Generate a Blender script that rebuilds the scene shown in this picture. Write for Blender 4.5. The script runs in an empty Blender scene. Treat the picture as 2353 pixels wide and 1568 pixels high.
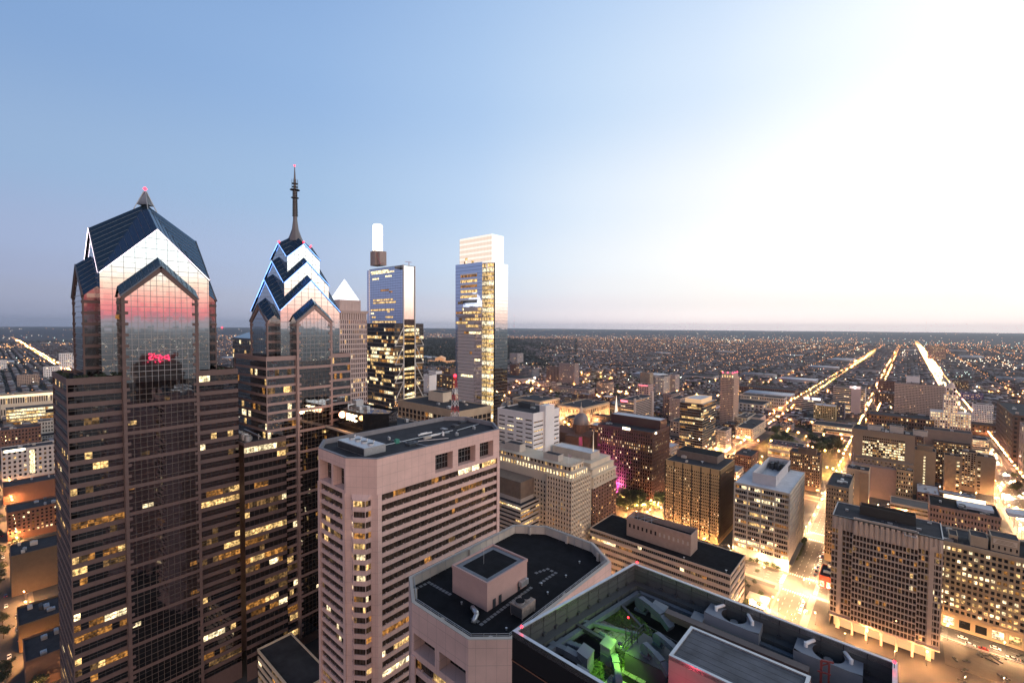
import bpy, math, random
import numpy as np
from math import sin, cos, radians, pi, sqrt, atan2
from mathutils import Matrix, Vector
random.seed(7); np.random.seed(7)
SC = bpy.context.scene
COL = SC.collection

# ------------------------------------------------------------------ camera
H = 190.0                                   # metres above the street
AZ, PITCH, ROLL = radians(41), radians(1.92), radians(.34)
F, CX, CY = 1045.3, 1176.0, 784.0           # focal length and centre, in pixels of a 2352-wide print
_f = np.array([-sin(AZ)*cos(PITCH), cos(AZ)*cos(PITCH), -sin(PITCH)])
_r0 = np.array([cos(AZ), sin(AZ), 0.]); _u0 = np.cross(_r0, _f)
_r = cos(ROLL)*_r0 + sin(ROLL)*_u0; _u = -sin(ROLL)*_r0 + cos(ROLL)*_u0
cd = bpy.data.cameras.new('camera'); cam = bpy.data.objects.new('camera', cd); COL.objects.link(cam)
cd.sensor_width = 36; cd.lens = 36*F/2352; cd.clip_start = .5; cd.clip_end = 90000
cam.matrix_world = Matrix(((_r[0], _u[0], -_f[0], 0), (_r[1], _u[1], -_f[1], 0), (_r[2], _u[2], -_f[2], H), (0, 0, 0, 1)))
SC.camera = cam

# ------------------------------------------------------------------ sky, dawn light, exposure
SUN_AZ, SUN_EL = radians(52), radians(12)     # middle of the dawn glow
LAMP_AZ, LAMP_EL = radians(110), radians(14)   # soft pink light on the east fronts
def lin(c): return tuple(((x/255+.055)/1.055)**2.4 if x > 10.3 else x/255/12.92 for x in c)
w = bpy.data.worlds.new('World'); SC.world = w; w.use_nodes = True
nt = w.node_tree; N = nt.nodes; N.clear(); L = nt.links.new
def nd(t, **k):
    n = N.new(t)
    for a, b in k.items(): setattr(n, a, b)
    return n
def mth(op, a, b=None, c=None):
    n = nd('ShaderNodeMath', operation=op)
    for i, x in enumerate((a, b, c)):
        if x is None: continue
        if isinstance(x, (int, float)): n.inputs[i].default_value = x
        else: L(x, n.inputs[i])
    return n.outputs[0]
tc = nd('ShaderNodeTexCoord'); sx = nd('ShaderNodeSeparateXYZ'); L(tc.outputs['Generated'], sx.inputs[0])
hz = mth('SQRT', mth('ADD', mth('ADD', mth('MULTIPLY', sx.outputs[0], sx.outputs[0]), mth('MULTIPLY', sx.outputs[1], sx.outputs[1])), 1e-6))
dt = mth('DIVIDE', mth('ADD', mth('MULTIPLY', sx.outputs[0], sin(SUN_AZ)), mth('MULTIPLY', sx.outputs[1], cos(SUN_AZ))), hz)
uaz = mth('MULTIPLY_ADD', dt, .5, .5)
US = (0, .088, .28, .435, .555, .672, .84, 1.0)
SKY = [  # elevation (sine), then the colour at each azimuth step from opposite the dawn (0) to the dawn (1)
 (0.00, [(118,126,158), (134,144,171), (163,171,194), (200,198,209), (228,216,222), (248,232,230), (255,238,232), (250,215,208)], (1,1,1.04,1.12,1.2,1.26,1.28,1.3)),
 (0.022,[(128,137,170), (145,156,183), (175,182,204), (208,209,221), (234,227,232), (252,242,240), (255,243,238), (255,228,218)], (1,1,1.02,1.06,1.1,1.14,1.16,1.45)),
 (0.045,[(134,145,180), (149,161,190), (178,188,211), (206,212,229), (236,233,240), (252,247,246), (255,247,242), (255,242,234)], (1,1,1,1,1,1,1.1,1.8)),
 (0.085,[(136,150,188), (150,164,199), (174,190,219), (203,217,236), (236,239,246), (253,252,251), (255,252,250), (255,250,246)], (1,1,1,1,1,1,1.15,2.1)),
 (0.13, [(134,150,190), (152,169,206), (172,191,223), (201,219,241), (234,241,250), (254,254,253), (255,255,255), (252,254,252)], (1,1,1,1,1,1.02,1.2,2.3)),
 (0.25, [(118,140,188), (143,171,209), (160,189,223), (188,212,241), (222,235,250), (246,250,254), (255,255,255), (236,252,255)], (1,1,1,1,1,1,1.2,2.3)),
 (0.44, [(92,114,164), (124,158,205), (146,179,222), (170,199,235), (194,217,244), (216,232,251), (247,251,255), (240,250,255)], (1,1,1,1,1,1,1.1,1.5)),
 (0.66, [(84,106,158), (106,143,196), (130,164,213), (156,187,228), (172,200,237), (188,212,244), (216,231,252), (225,240,255)], (1,1,1,1,1,1,1,1.1)),
 (1.00, [(80,102,156), (104,138,194), (118,152,206), (132,164,214), (138,169,217), (145,174,220), (160,186,228), (175,200,238)], (1,1,1,1,1,1,1,1.)),
]
prev = None; pel = None
for el, cols, mul in SKY:
    cr = nd('ShaderNodeValToRGB'); cr.color_ramp.interpolation = 'EASE' if False else 'LINEAR'
    e = cr.color_ramp.elements
    while len(e) < len(US): e.new(.5)
    for i, (p, c, m) in enumerate(zip(US, cols, mul)):
        e[i].position = p; e[i].color = tuple(v*m for v in lin(c)) + (1,)
    L(uaz, cr.inputs[0])
    if prev is None: prev = cr.outputs[0]
    else:
        mr = nd('ShaderNodeMapRange', interpolation_type='SMOOTHSTEP'); mr.inputs[1].default_value = pel; mr.inputs[2].default_value = el
        L(sx.outputs[2], mr.inputs[0])
        mx = nd('ShaderNodeMix', data_type='RGBA'); L(mr.outputs[0], mx.inputs[0]); L(prev, mx.inputs[6]); L(cr.outputs[0], mx.inputs[7])
        prev = mx.outputs[2]
    pel = el
# a rose band low in the east, beyond the right-hand side of the view
de = mth('DIVIDE', mth('ADD', mth('MULTIPLY', sx.outputs[0], sin(radians(102))), mth('MULTIPLY', sx.outputs[1], cos(radians(102)))), hz)
pr = nd('ShaderNodeValToRGB'); e = pr.color_ramp.elements
PB = [(0, (120,104,126), 1.), (.10, (205,100,122), 1.3), (.22, (240,112,124), 1.5), (.40, (248,160,150), 1.7), (.62, (250,210,186), 1.9), (1., (246,246,240), 2.2)]
while len(e) < len(PB): e.new(.5)
for q_, (p, c, m_) in zip(e, PB): q_.position = p; q_.color = tuple(v*m_ for v in lin(c)) + (1,)
L(mth('MULTIPLY', sx.outputs[2], 1/.115), pr.inputs[0])
wa = nd('ShaderNodeMapRange', interpolation_type='SMOOTHSTEP'); wa.inputs[1].default_value = .58; wa.inputs[2].default_value = .92; L(de, wa.inputs[0])
we = nd('ShaderNodeMapRange', interpolation_type='SMOOTHSTEP'); we.inputs[1].default_value = .125; we.inputs[2].default_value = .065; L(sx.outputs[2], we.inputs[0])
mx = nd('ShaderNodeMix', data_type='RGBA'); L(mth('MULTIPLY', wa.outputs[0], we.outputs[0]), mx.inputs[0]); L(prev, mx.inputs[6]); L(pr.outputs[0], mx.inputs[7]); prev = mx.outputs[2]
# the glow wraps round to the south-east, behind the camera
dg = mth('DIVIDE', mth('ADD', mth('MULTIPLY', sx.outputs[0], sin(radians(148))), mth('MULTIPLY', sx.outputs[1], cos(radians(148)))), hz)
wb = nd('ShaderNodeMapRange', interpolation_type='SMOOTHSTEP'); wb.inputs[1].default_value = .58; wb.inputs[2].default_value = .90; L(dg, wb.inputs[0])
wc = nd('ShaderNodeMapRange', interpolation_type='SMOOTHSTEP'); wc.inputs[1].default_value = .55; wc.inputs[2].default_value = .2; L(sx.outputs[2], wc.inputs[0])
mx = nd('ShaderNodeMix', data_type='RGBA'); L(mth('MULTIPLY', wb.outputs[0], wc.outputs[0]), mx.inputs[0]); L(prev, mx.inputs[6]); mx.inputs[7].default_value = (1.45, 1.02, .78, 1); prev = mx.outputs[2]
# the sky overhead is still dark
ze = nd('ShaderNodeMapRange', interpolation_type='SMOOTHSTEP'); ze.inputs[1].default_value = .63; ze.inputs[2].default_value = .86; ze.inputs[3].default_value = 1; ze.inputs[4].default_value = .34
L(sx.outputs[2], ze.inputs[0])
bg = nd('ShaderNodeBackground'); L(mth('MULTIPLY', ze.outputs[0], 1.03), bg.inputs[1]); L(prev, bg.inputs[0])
nish = nd('ShaderNodeTexSky', sky_type='NISHITA'); nish.sun_disc = False; nish.sun_elevation = radians(1); nish.sun_rotation = SUN_AZ
bg2 = nd('ShaderNodeBackground'); bg2.inputs[1].default_value = .05*.6; L(nish.outputs[0], bg2.inputs[0])
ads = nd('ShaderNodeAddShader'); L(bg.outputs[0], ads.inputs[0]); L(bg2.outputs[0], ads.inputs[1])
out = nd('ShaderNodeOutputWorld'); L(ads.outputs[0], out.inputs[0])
sl = bpy.data.lights.new('dawn_sun', 'SUN'); so = bpy.data.objects.new('dawn_sun', sl); COL.objects.link(so)
sl.energy = .62; sl.angle = radians(22); sl.color = (1, .62, .50)
so.rotation_euler = Vector((sin(LAMP_AZ)*cos(LAMP_EL), cos(LAMP_AZ)*cos(LAMP_EL), sin(LAMP_EL))).to_track_quat('Z', 'Y').to_euler()
SC.view_settings.view_transform = 'Standard'; SC.view_settings.look = 'None'; SC.view_settings.exposure = 0; SC.view_settings.gamma = 1
SC.render.engine = 'CYCLES'
cy = SC.cycles
cy.use_denoising = True; cy.max_bounces = 5; cy.diffuse_bounces = 2; cy.glossy_bounces = 3; cy.transmission_bounces = 2
cy.sample_clamp_indirect = 3; cy.caustics_reflective = False; cy.caustics_refractive = False; cy.use_light_tree = True

# ------------------------------------------------------------------ measuring helpers
def ray(px, py): return _f*F + _r*(px-CX) - _u*(py-CY)
def onz(px, py, z=0.):
    d = ray(px, py); t = (z-H)/d[2]; return d[0]*t, d[1]*t
def proj(x, y, z):
    p = np.array([x, y, z-H]); q = p@_f; return CX+F*(p@_r)/q, CY-F*(p@_u)/q, q
def zat(x, y, px, py):
    d = ray(px, py); t = (x*d[0]+y*d[1])/(d[0]**2+d[1]**2); return H+t*d[2]
def at(px, Z):
    d = ray(px, 750); t = Z/(d@_f); return d[0]*t, d[1]*t
def _solve(px, g, hi=600.):
    lo = 0.; a = proj(*g(lo))[0]-px
    for i in range(50):
        m = (lo+hi)/2
        if (proj(*g(m))[0]-px)*a > 0: lo = m
        else: hi = m
    return lo
def R(xl, xc, xr, yc, z=None, yb=None, W=None, D=None):
    """footprint and height of a block aligned with the street grid, from how its south-east corner was surveyed"""
    if yb is not None:
        X, Y = onz(xc, yb, 0); z = zat(X, Y, xc, yc)
    else: X, Y = onz(xc, yc, z)
    if W is None: W = _solve(xl, lambda t: (X-t, Y, z))
    if D is None: D = _solve(xr, lambda t: (X, Y+t, z))
    return X-W, Y, X, Y+D, z
def inview(x, y, z=0., m=60):
    p = np.array([x, y, z-H])
    if p@_f < 5: return False
    a, b, q = proj(x, y, z); return -m < a < 2352+m and -m < b < 1568+m

# ------------------------------------------------------------------ materials
MATS = {}
def mat(name, col, rough=.8, metal=0., spec=.5, var=0., scale=.3, emit=None, es=0., bump=0., bscale=1., sample=True, stripes=None, panel=None):
    if name in MATS: return MATS[name]
    m = bpy.data.materials.new(name); m.use_nodes = True; t = m.node_tree; b = t.nodes['Principled BSDF']; l = t.links.new
    b.inputs['Base Color'].default_value = (*col, 1); b.inputs['Roughness'].default_value = rough
    b.inputs['Metallic'].default_value = metal; b.inputs['Specular IOR Level'].default_value = spec
    src = None
    if var or panel or bump:
        g = t.nodes.new('ShaderNodeNewGeometry')
    if var:
        n = t.nodes.new('ShaderNodeTexNoise'); n.inputs['Scale'].default_value = scale; n.inputs['Detail'].default_value = 6; n.inputs['Roughness'].default_value = .65
        l(g.outputs['Position'], n.inputs['Vector'])
        mr = t.nodes.new('ShaderNodeMapRange'); mr.inputs[1].default_value = .3; mr.inputs[2].default_value = .7
        mr.inputs[3].default_value = 1-var; mr.inputs[4].default_value = 1+var; l(n.outputs[0], mr.inputs[0])
        mx = t.nodes.new('ShaderNodeVectorMath'); mx.operation = 'SCALE'; mx.inputs[0].default_value = col; l(mr.outputs[0], mx.inputs[3])
        src = mx.outputs[0]
    if panel:                         # joints between cladding panels: (width, height, joint, darkness)
        pw, ph, jt, dk = panel
        sp = t.nodes.new('ShaderNodeSeparateXYZ'); l(g.outputs['Position'], sp.inputs[0])
        def mm(op, a, bb=None):
            q = t.nodes.new('ShaderNodeMath'); q.operation = op
            for i, x in enumerate((a, bb)):
                if x is None: continue
                if isinstance(x, (int, float)): q.inputs[i].default_value = x
                else: l(x, q.inputs[i])
            return q.outputs[0]
        hsum = mm('ADD', sp.outputs[0], sp.outputs[1])
        a = mm('LESS_THAN', mm('MODULO', mm('ADD', hsum, 5000), pw), jt)
        c = mm('LESS_THAN', mm('MODULO', mm('ADD', sp.outputs[2], 1000), ph), jt)
        j = mm('MAXIMUM', a, c)
        k = mm('SUBTRACT', 1., mm('MULTIPLY', j, dk))
        mx = t.nodes.new('ShaderNodeVectorMath'); mx.operation = 'SCALE'
        if src is None: mx.inputs[0].default_value = col
        else: l(src, mx.inputs[0])
        l(k, mx.inputs[3]); src = mx.outputs[0]
    if src is not None: l(src, b.inputs['Base Color'])
    if bump:
        n2 = t.nodes.new('ShaderNodeTexNoise'); n2.inputs['Scale'].default_value = bscale; n2.inputs['Detail'].default_value = 3
        l(g.outputs['Position'], n2.inputs['Vector'])
        bp = t.nodes.new('ShaderNodeBump'); bp.inputs['Strength'].default_value = bump; bp.inputs['Distance'].default_value = .1
        l(n2.outputs[0], bp.inputs['Height']); l(bp.outputs[0], b.inputs['Normal'])
    if emit:
        b.inputs['Emission Color'].default_value = (*emit, 1); b.inputs['Emission Strength'].default_value = es
        if not sample: m.cycles.emission_sampling = 'NONE'
    MATS[name] = m; return m
def lit_window(name, col, s0, s1, cell=2.2):
    """a lamp-lit room behind glass: brightness differs from room to room, with blinds, desks and ceiling lights breaking it up"""
    m = mat(name, (.02, .018, .015), rough=.12)
    t = m.node_tree; b = t.nodes['Principled BSDF']; l = t.links.new
    g = t.nodes.new('ShaderNodeNewGeometry')
    sn = t.nodes.new('ShaderNodeVectorMath'); sn.operation = 'SNAP'; sn.inputs[1].default_value = (cell, cell, 3.7); l(g.outputs['Position'], sn.inputs[0])
    wn = t.nodes.new('ShaderNodeTexWhiteNoise'); wn.noise_dimensions = '3D'; l(sn.outputs[0], wn.inputs['Vector'])
    no = t.nodes.new('ShaderNodeTexNoise'); no.inputs['Scale'].default_value = .9; no.inputs['Detail'].default_value = 3; l(g.outputs['Position'], no.inputs['Vector'])
    mr = t.nodes.new('ShaderNodeMapRange'); mr.inputs[1].default_value = .35; mr.inputs[2].default_value = .65; mr.inputs[3].default_value = .15; mr.inputs[4].default_value = 1.4; l(no.outputs[0], mr.inputs[0])
    m2 = t.nodes.new('ShaderNodeMapRange'); m2.inputs[3].default_value = s0; m2.inputs[4].default_value = s1; l(wn.outputs[0], m2.inputs[0])
    mu = t.nodes.new('ShaderNodeMath'); mu.operation = 'MULTIPLY'; l(mr.outputs[0], mu.inputs[0]); l(m2.outputs[0], mu.inputs[1])
    b.inputs['Emission Color'].default_value = (*col, 1); l(mu.outputs[0], b.inputs['Emission Strength'])
    m.cycles.emission_sampling = 'NONE'; return m
GL_DARK = mat('dark_window_glass', (.012, .013, .016), rough=.06, spec=.7)
LIT = [lit_window('lit_window_warm', (1, .62, .23), .4, 1.9), lit_window('lit_window_amber', (1, .42, .09), .1, .7),
       lit_window('lit_window_pale', (1, .80, .46), .9, 2.8), lit_window('lit_window_dim', (1, .55, .2), .03, .25)]
GL_MIRROR = mat('mirror_glass', (.60, .66, .68), rough=.02, metal=1., bump=.012, bscale=.35)
GL_DIM = mat('dimmed_mirror_glass', (.24, .235, .24), rough=.03, metal=1., bump=.02, bscale=.4)
GL_SILVER = mat('silver_mirror_glass', (.40, .41, .43), rough=.03, metal=1., bump=.02, bscale=.4)
GL_CURT = mat('curtained_glass', (.045, .030, .022), rough=.08, var=.95, scale=.55)
GL_BLUE = mat('blue_curtain_glass', (.66, .70, .82), rough=.05, metal=1., bump=.01, bscale=.3)
GL_BLACK = mat('black_glass', (.05, .05, .055), rough=.05, metal=.8)
def pane_tilt(m, cell, amt):
    """every pane of a curtain wall hangs at a slightly different angle, which breaks up what it mirrors"""
    t = m.node_tree; b = t.nodes['Principled BSDF']; l = t.links.new; g = t.nodes.new('ShaderNodeNewGeometry')
    sn = t.nodes.new('ShaderNodeVectorMath'); sn.operation = 'SNAP'; sn.inputs[1].default_value = (cell, cell, cell*.8); l(g.outputs['Position'], sn.inputs[0])
    wn = t.nodes.new('ShaderNodeTexWhiteNoise'); wn.noise_dimensions = '3D'; l(sn.outputs[0], wn.inputs['Vector'])
    sb = t.nodes.new('ShaderNodeVectorMath'); sb.operation = 'SUBTRACT'; sb.inputs[1].default_value = (.5, .5, .5); l(wn.outputs['Color'], sb.inputs[0])
    sc = t.nodes.new('ShaderNodeVectorMath'); sc.operation = 'SCALE'; sc.inputs[3].default_value = amt; l(sb.outputs[0], sc.inputs[0])
    n0 = b.inputs['Normal'].links[0].from_socket if b.inputs['Normal'].links else g.outputs['Normal']
    ad = t.nodes.new('ShaderNodeVectorMath'); ad.operation = 'ADD'; l(n0, ad.inputs[0]); l(sc.outputs[0], ad.inputs[1])
    no = t.nodes.new('ShaderNodeVectorMath'); no.operation = 'NORMALIZE'; l(ad.outputs[0], no.inputs[0]); l(no.outputs[0], b.inputs['Normal'])
pane_tilt(GL_MIRROR, 2.4, .0045); pane_tilt(GL_DIM, 2.4, .016); pane_tilt(GL_BLACK, 2.6, .02); pane_tilt(GL_SILVER, 2.4, .014); pane_tilt(GL_BLUE, 3., .008)
FRAME = mat('window_frame_bronze', (.10, .08, .07), rough=.5)
FRAME_L = mat('window_frame_grey', (.28, .27, .27), rough=.45, metal=.3)
PINK_M = mat('silvery_granite', (.30, .215, .20), var=.10, scale=.5, panel=(1.6, 1.25, .05, .15))
PINK = mat('pink_granite', (.62, .43, .385), var=.12, scale=.12, panel=(3.05, 3.65, .11, .28))
PINK_D = mat('rose_granite', (.122, .083, .078), var=.10, scale=.5, panel=(1.6, 1.25, .05, .15))
TAN = mat('tan_limestone', (.42, .32, .22), var=.12, scale=.12)
TAN_D = mat('dark_tan_brick', (.27, .19, .12), var=.12, scale=.15)
CREAM = mat('cream_stone', (.60, .50, .38), var=.10, scale=.12)
WHITE = mat('white_panel', (.72, .70, .69), var=.05, scale=.1, panel=(4.2, 3.9, .06, .08))
CONC = mat('pale_concrete', (.46, .41, .36), var=.12, scale=.15)
BROWN = mat('dark_brown_cladding', (.115, .075, .05), var=.12, scale=.2)
GOLD = mat('bronze_panel', (.46, .31, .15), var=.10, scale=.3)
REDST = mat('dark_red_granite', (.115, .058, .044), var=.12, scale=.2)
BRICK = mat('red_brick', (.14, .072, .055), var=.2, scale=.25)
BRICK_B = mat('brown_brick', (.12, .07, .05), var=.2, scale=.25)
ROOF = mat('grey_roof_felt', (.045, .046, .052), rough=.9, spec=.15, var=.3, scale=.16)
ROOF_D = mat('black_roof_felt', (.014, .0145, .017), rough=.95, spec=.1, var=.35, scale=.3)
ROOF_L = mat('white_roof_membrane', (.50, .52, .56), rough=.7, var=.18, scale=.12)
STEEL = mat('grey_steel', (.34, .35, .37), rough=.45, metal=.6, var=.1, scale=2)
STEEL_D = mat('dark_steel', (.06, .065, .075), rough=.5, metal=.4)
GALV = mat('galvanised_sheet', (.52, .53, .55), rough=.4, metal=.7, var=.12, scale=1.5)
WHITEP = mat('white_paint', (.78, .78, .78), rough=.5)
BLUE_ROOF = mat('blue_glass_roof', (.055, .105, .16), rough=.22, metal=.75)
ASPH = mat('asphalt', (.062, .060, .060), rough=.85, var=.25, scale=.08)
PAVE = mat('pavement_concrete', (.15, .135, .12), var=.2, scale=.2, panel=(3., 3000., .08, .2))
MARK = mat('road_paint', (.42, .40, .37), var=.2, scale=.8)
RED_L = mat('red_beacon_light', (.3, .01, .02), emit=(1, .014, .026), es=13)
WHITE_L = mat('white_floodlight', (.8, .8, .8), emit=(1, .93, .80), es=14)
SODIUM = mat('sodium_lamp', (.8, .6, .3), emit=(1, .50, .17), es=1500)
# ------------------------------------------------------------------ mesh building
class MB:
    def __init__(s): s.v = []; s.f = []; s.m = []
    def add(s, vs, fs, m=0):
        o = len(s.v); s.v += [tuple(p) for p in vs]; s.f += [tuple(i+o for i in q) for q in fs]; s.m += [m]*len(fs)
    def quad(s, a, b, c, d, m=0): s.add((a, b, c, d), ((0, 1, 2, 3),), m)
    def poly(s, pts, m=0): s.add(pts, (tuple(range(len(pts))),), m)
    def box(s, x0, y0, z0, x1, y1, z1, m=0, mt=None):
        s.add([(x0,y0,z0),(x1,y0,z0),(x1,y1,z0),(x0,y1,z0),(x0,y0,z1),(x1,y0,z1),(x1,y1,z1),(x0,y1,z1)],
              [(0,3,2,1),(0,1,5,4),(1,2,6,5),(2,3,7,6),(3,0,4,7)], m)
        s.quad((x0,y0,z1),(x1,y0,z1),(x1,y1,z1),(x0,y1,z1), m if mt is None else mt)
    def prism(s, P, z0, z1, m=0, mt=None, P2=None, cap=True, bottom=False):
        n = len(P); Q = P2 or P
        s.add([(x,y,z0) for x,y in P]+[(x,y,z1) for x,y in Q], [(i,(i+1)%n,n+(i+1)%n,n+i) for i in range(n)], m)
        if cap: s.poly([(x,y,z1) for x,y in Q], m if mt is None else mt)
        if bottom: s.poly([(x,y,z0) for x,y in P][::-1], m)
    def cyl(s, c, r, z0, z1, n=16, r2=None, m=0, mt=None):
        k = [(cos(2*pi*i/n), sin(2*pi*i/n)) for i in range(n)]; r2 = r if r2 is None else r2
        s.prism([(c[0]+r*a, c[1]+r*b) for a, b in k], z0, z1, m, mt, [(c[0]+r2*a, c[1]+r2*b) for a, b in k])
    def tube(s, p, q, r, n=6, m=0, r2=None):
        p = Vector(p); q = Vector(q); d = (q-p).normalized(); a = d.orthogonal().normalized(); b = d.cross(a); r2 = r if r2 is None else r2
        vs = [p+(a*cos(2*pi*i/n)+b*sin(2*pi*i/n))*r for i in range(n)]+[q+(a*cos(2*pi*i/n)+b*sin(2*pi*i/n))*r2 for i in range(n)]
        s.add(vs, [(i,(i+1)%n,n+(i+1)%n,n+i) for i in range(n)]+[tuple(range(n))[::-1], tuple(range(n,2*n))], m)
    def beam(s, p, q, w, h, m=0):
        p = Vector(p); q = Vector(q); d = (q-p).normalized(); a = d.cross(Vector((0,0,1)))
        a = (a if a.length > 1e-3 else Vector((1,0,0))).normalized()*(w/2); b = a.normalized().cross(d)*(h/2)
        vs = [p-a-b,p+a-b,p+a+b,p-a+b,q-a-b,q+a-b,q+a+b,q-a+b]
        s.add(vs, [(0,1,5,4),(1,2,6,5),(2,3,7,6),(3,0,4,7),(3,2,1,0),(4,5,6,7)], m)
    def sphere(s, c, r, m=0, n=8, k=5, sz=1):
        vs = [(c[0], c[1], c[2]-r*sz)]
        for j in range(1, k):
            a = -pi/2+pi*j/k
            vs += [(c[0]+r*cos(a)*cos(2*pi*i/n), c[1]+r*cos(a)*sin(2*pi*i/n), c[2]+r*sz*sin(a)) for i in range(n)]
        vs.append((c[0], c[1], c[2]+r*sz)); T = len(vs)-1
        fs = [(0, 1+(i+1)%n, 1+i) for i in range(n)]
        for j in range(k-2):
            fs += [(1+j*n+i, 1+j*n+(i+1)%n, 1+(j+1)*n+(i+1)%n, 1+(j+1)*n+i) for i in range(n)]
        fs += [(1+(k-2)*n+i, 1+(k-2)*n+(i+1)%n, T) for i in range(n)]
        s.add(vs, fs, m)
    def rim(s, P, z0, z1, t, m=0):
        """a parapet: a wall of thickness t standing just inside the outline P (counter-clockwise)"""
        n = len(P); Q = inset(P, t)
        for i in range(n):
            j = (i+1)%n; a, b, c, d = P[i], P[j], Q[j], Q[i]
            s.quad((*a,z0),(*b,z0),(*b,z1),(*a,z1), m); s.quad((*c,z0),(*d,z0),(*d,z1),(*c,z1), m); s.quad((*a,z1),(*b,z1),(*c,z1),(*d,z1), m)
    def build(s, name, mats, parent=None, loc=None, smooth=False):
        me = bpy.data.meshes.new(name); o3 = ORG.get(parent, (0, 0, 0)) if parent is not None else (loc or (0, 0, 0))
        me.from_pydata([(x-o3[0], y-o3[1], z-o3[2]) for x, y, z in s.v], [], s.f)
        mats = mats if isinstance(mats, (list, tuple)) else [mats]
        for mm in mats: me.materials.append(mm)
        if len(mats) > 1: me.polygons.foreach_set('material_index', s.m)
        if smooth: me.polygons.foreach_set('use_smooth', [True]*len(s.f))
        me.update()
        o = bpy.data.objects.new(name, me); COL.objects.link(o)
        if parent is not None: o.parent = parent; ORG[o] = o3
        else: o.location = o3; ORG[o] = tuple(o3)
        return o
ORG = {}
def inset(P, t):
    n = len(P); Q = []
    for i in range(n):
        a = Vector(P[i-1]); b = Vector(P[i]); c = Vector(P[(i+1)%n])
        d1 = (b-a).normalized(); d2 = (c-b).normalized(); n1 = Vector((-d1.y, d1.x)); n2 = Vector((-d2.y, d2.x))
        k = (n1+n2); k = k/(1+n1.dot(n2)); q = b+k*t; Q.append((q.x, q.y))
    return Q
def rect(x0, y0, x1, y1): return [(x0,y0),(x1,y0),(x1,y1),(x0,y1)]
def tag(o, label=None, cat=None, group=None, kind=None):
    for k, v in (('label', label), ('category', cat), ('group', group), ('kind', kind)):
        if v: o[k] = v
    return o
def thing(name, label, cat, loc, group=None, rz=0.):
    o = bpy.data.objects.new(name, None); COL.objects.link(o); o.location = loc; o.empty_display_size = 1; ORG[o] = tuple(loc)
    o.rotation_euler.z = rz
    return tag(o, label, cat, group)
def struct(name, mb, m): return tag(mb.build(name, m), kind='structure')
def copy_tree(o, parent=None):
    c = o.copy(); COL.objects.link(c)
    if parent is not None: c.parent = parent
    for ch in list(o.children): copy_tree(ch, c)
    return c

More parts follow.
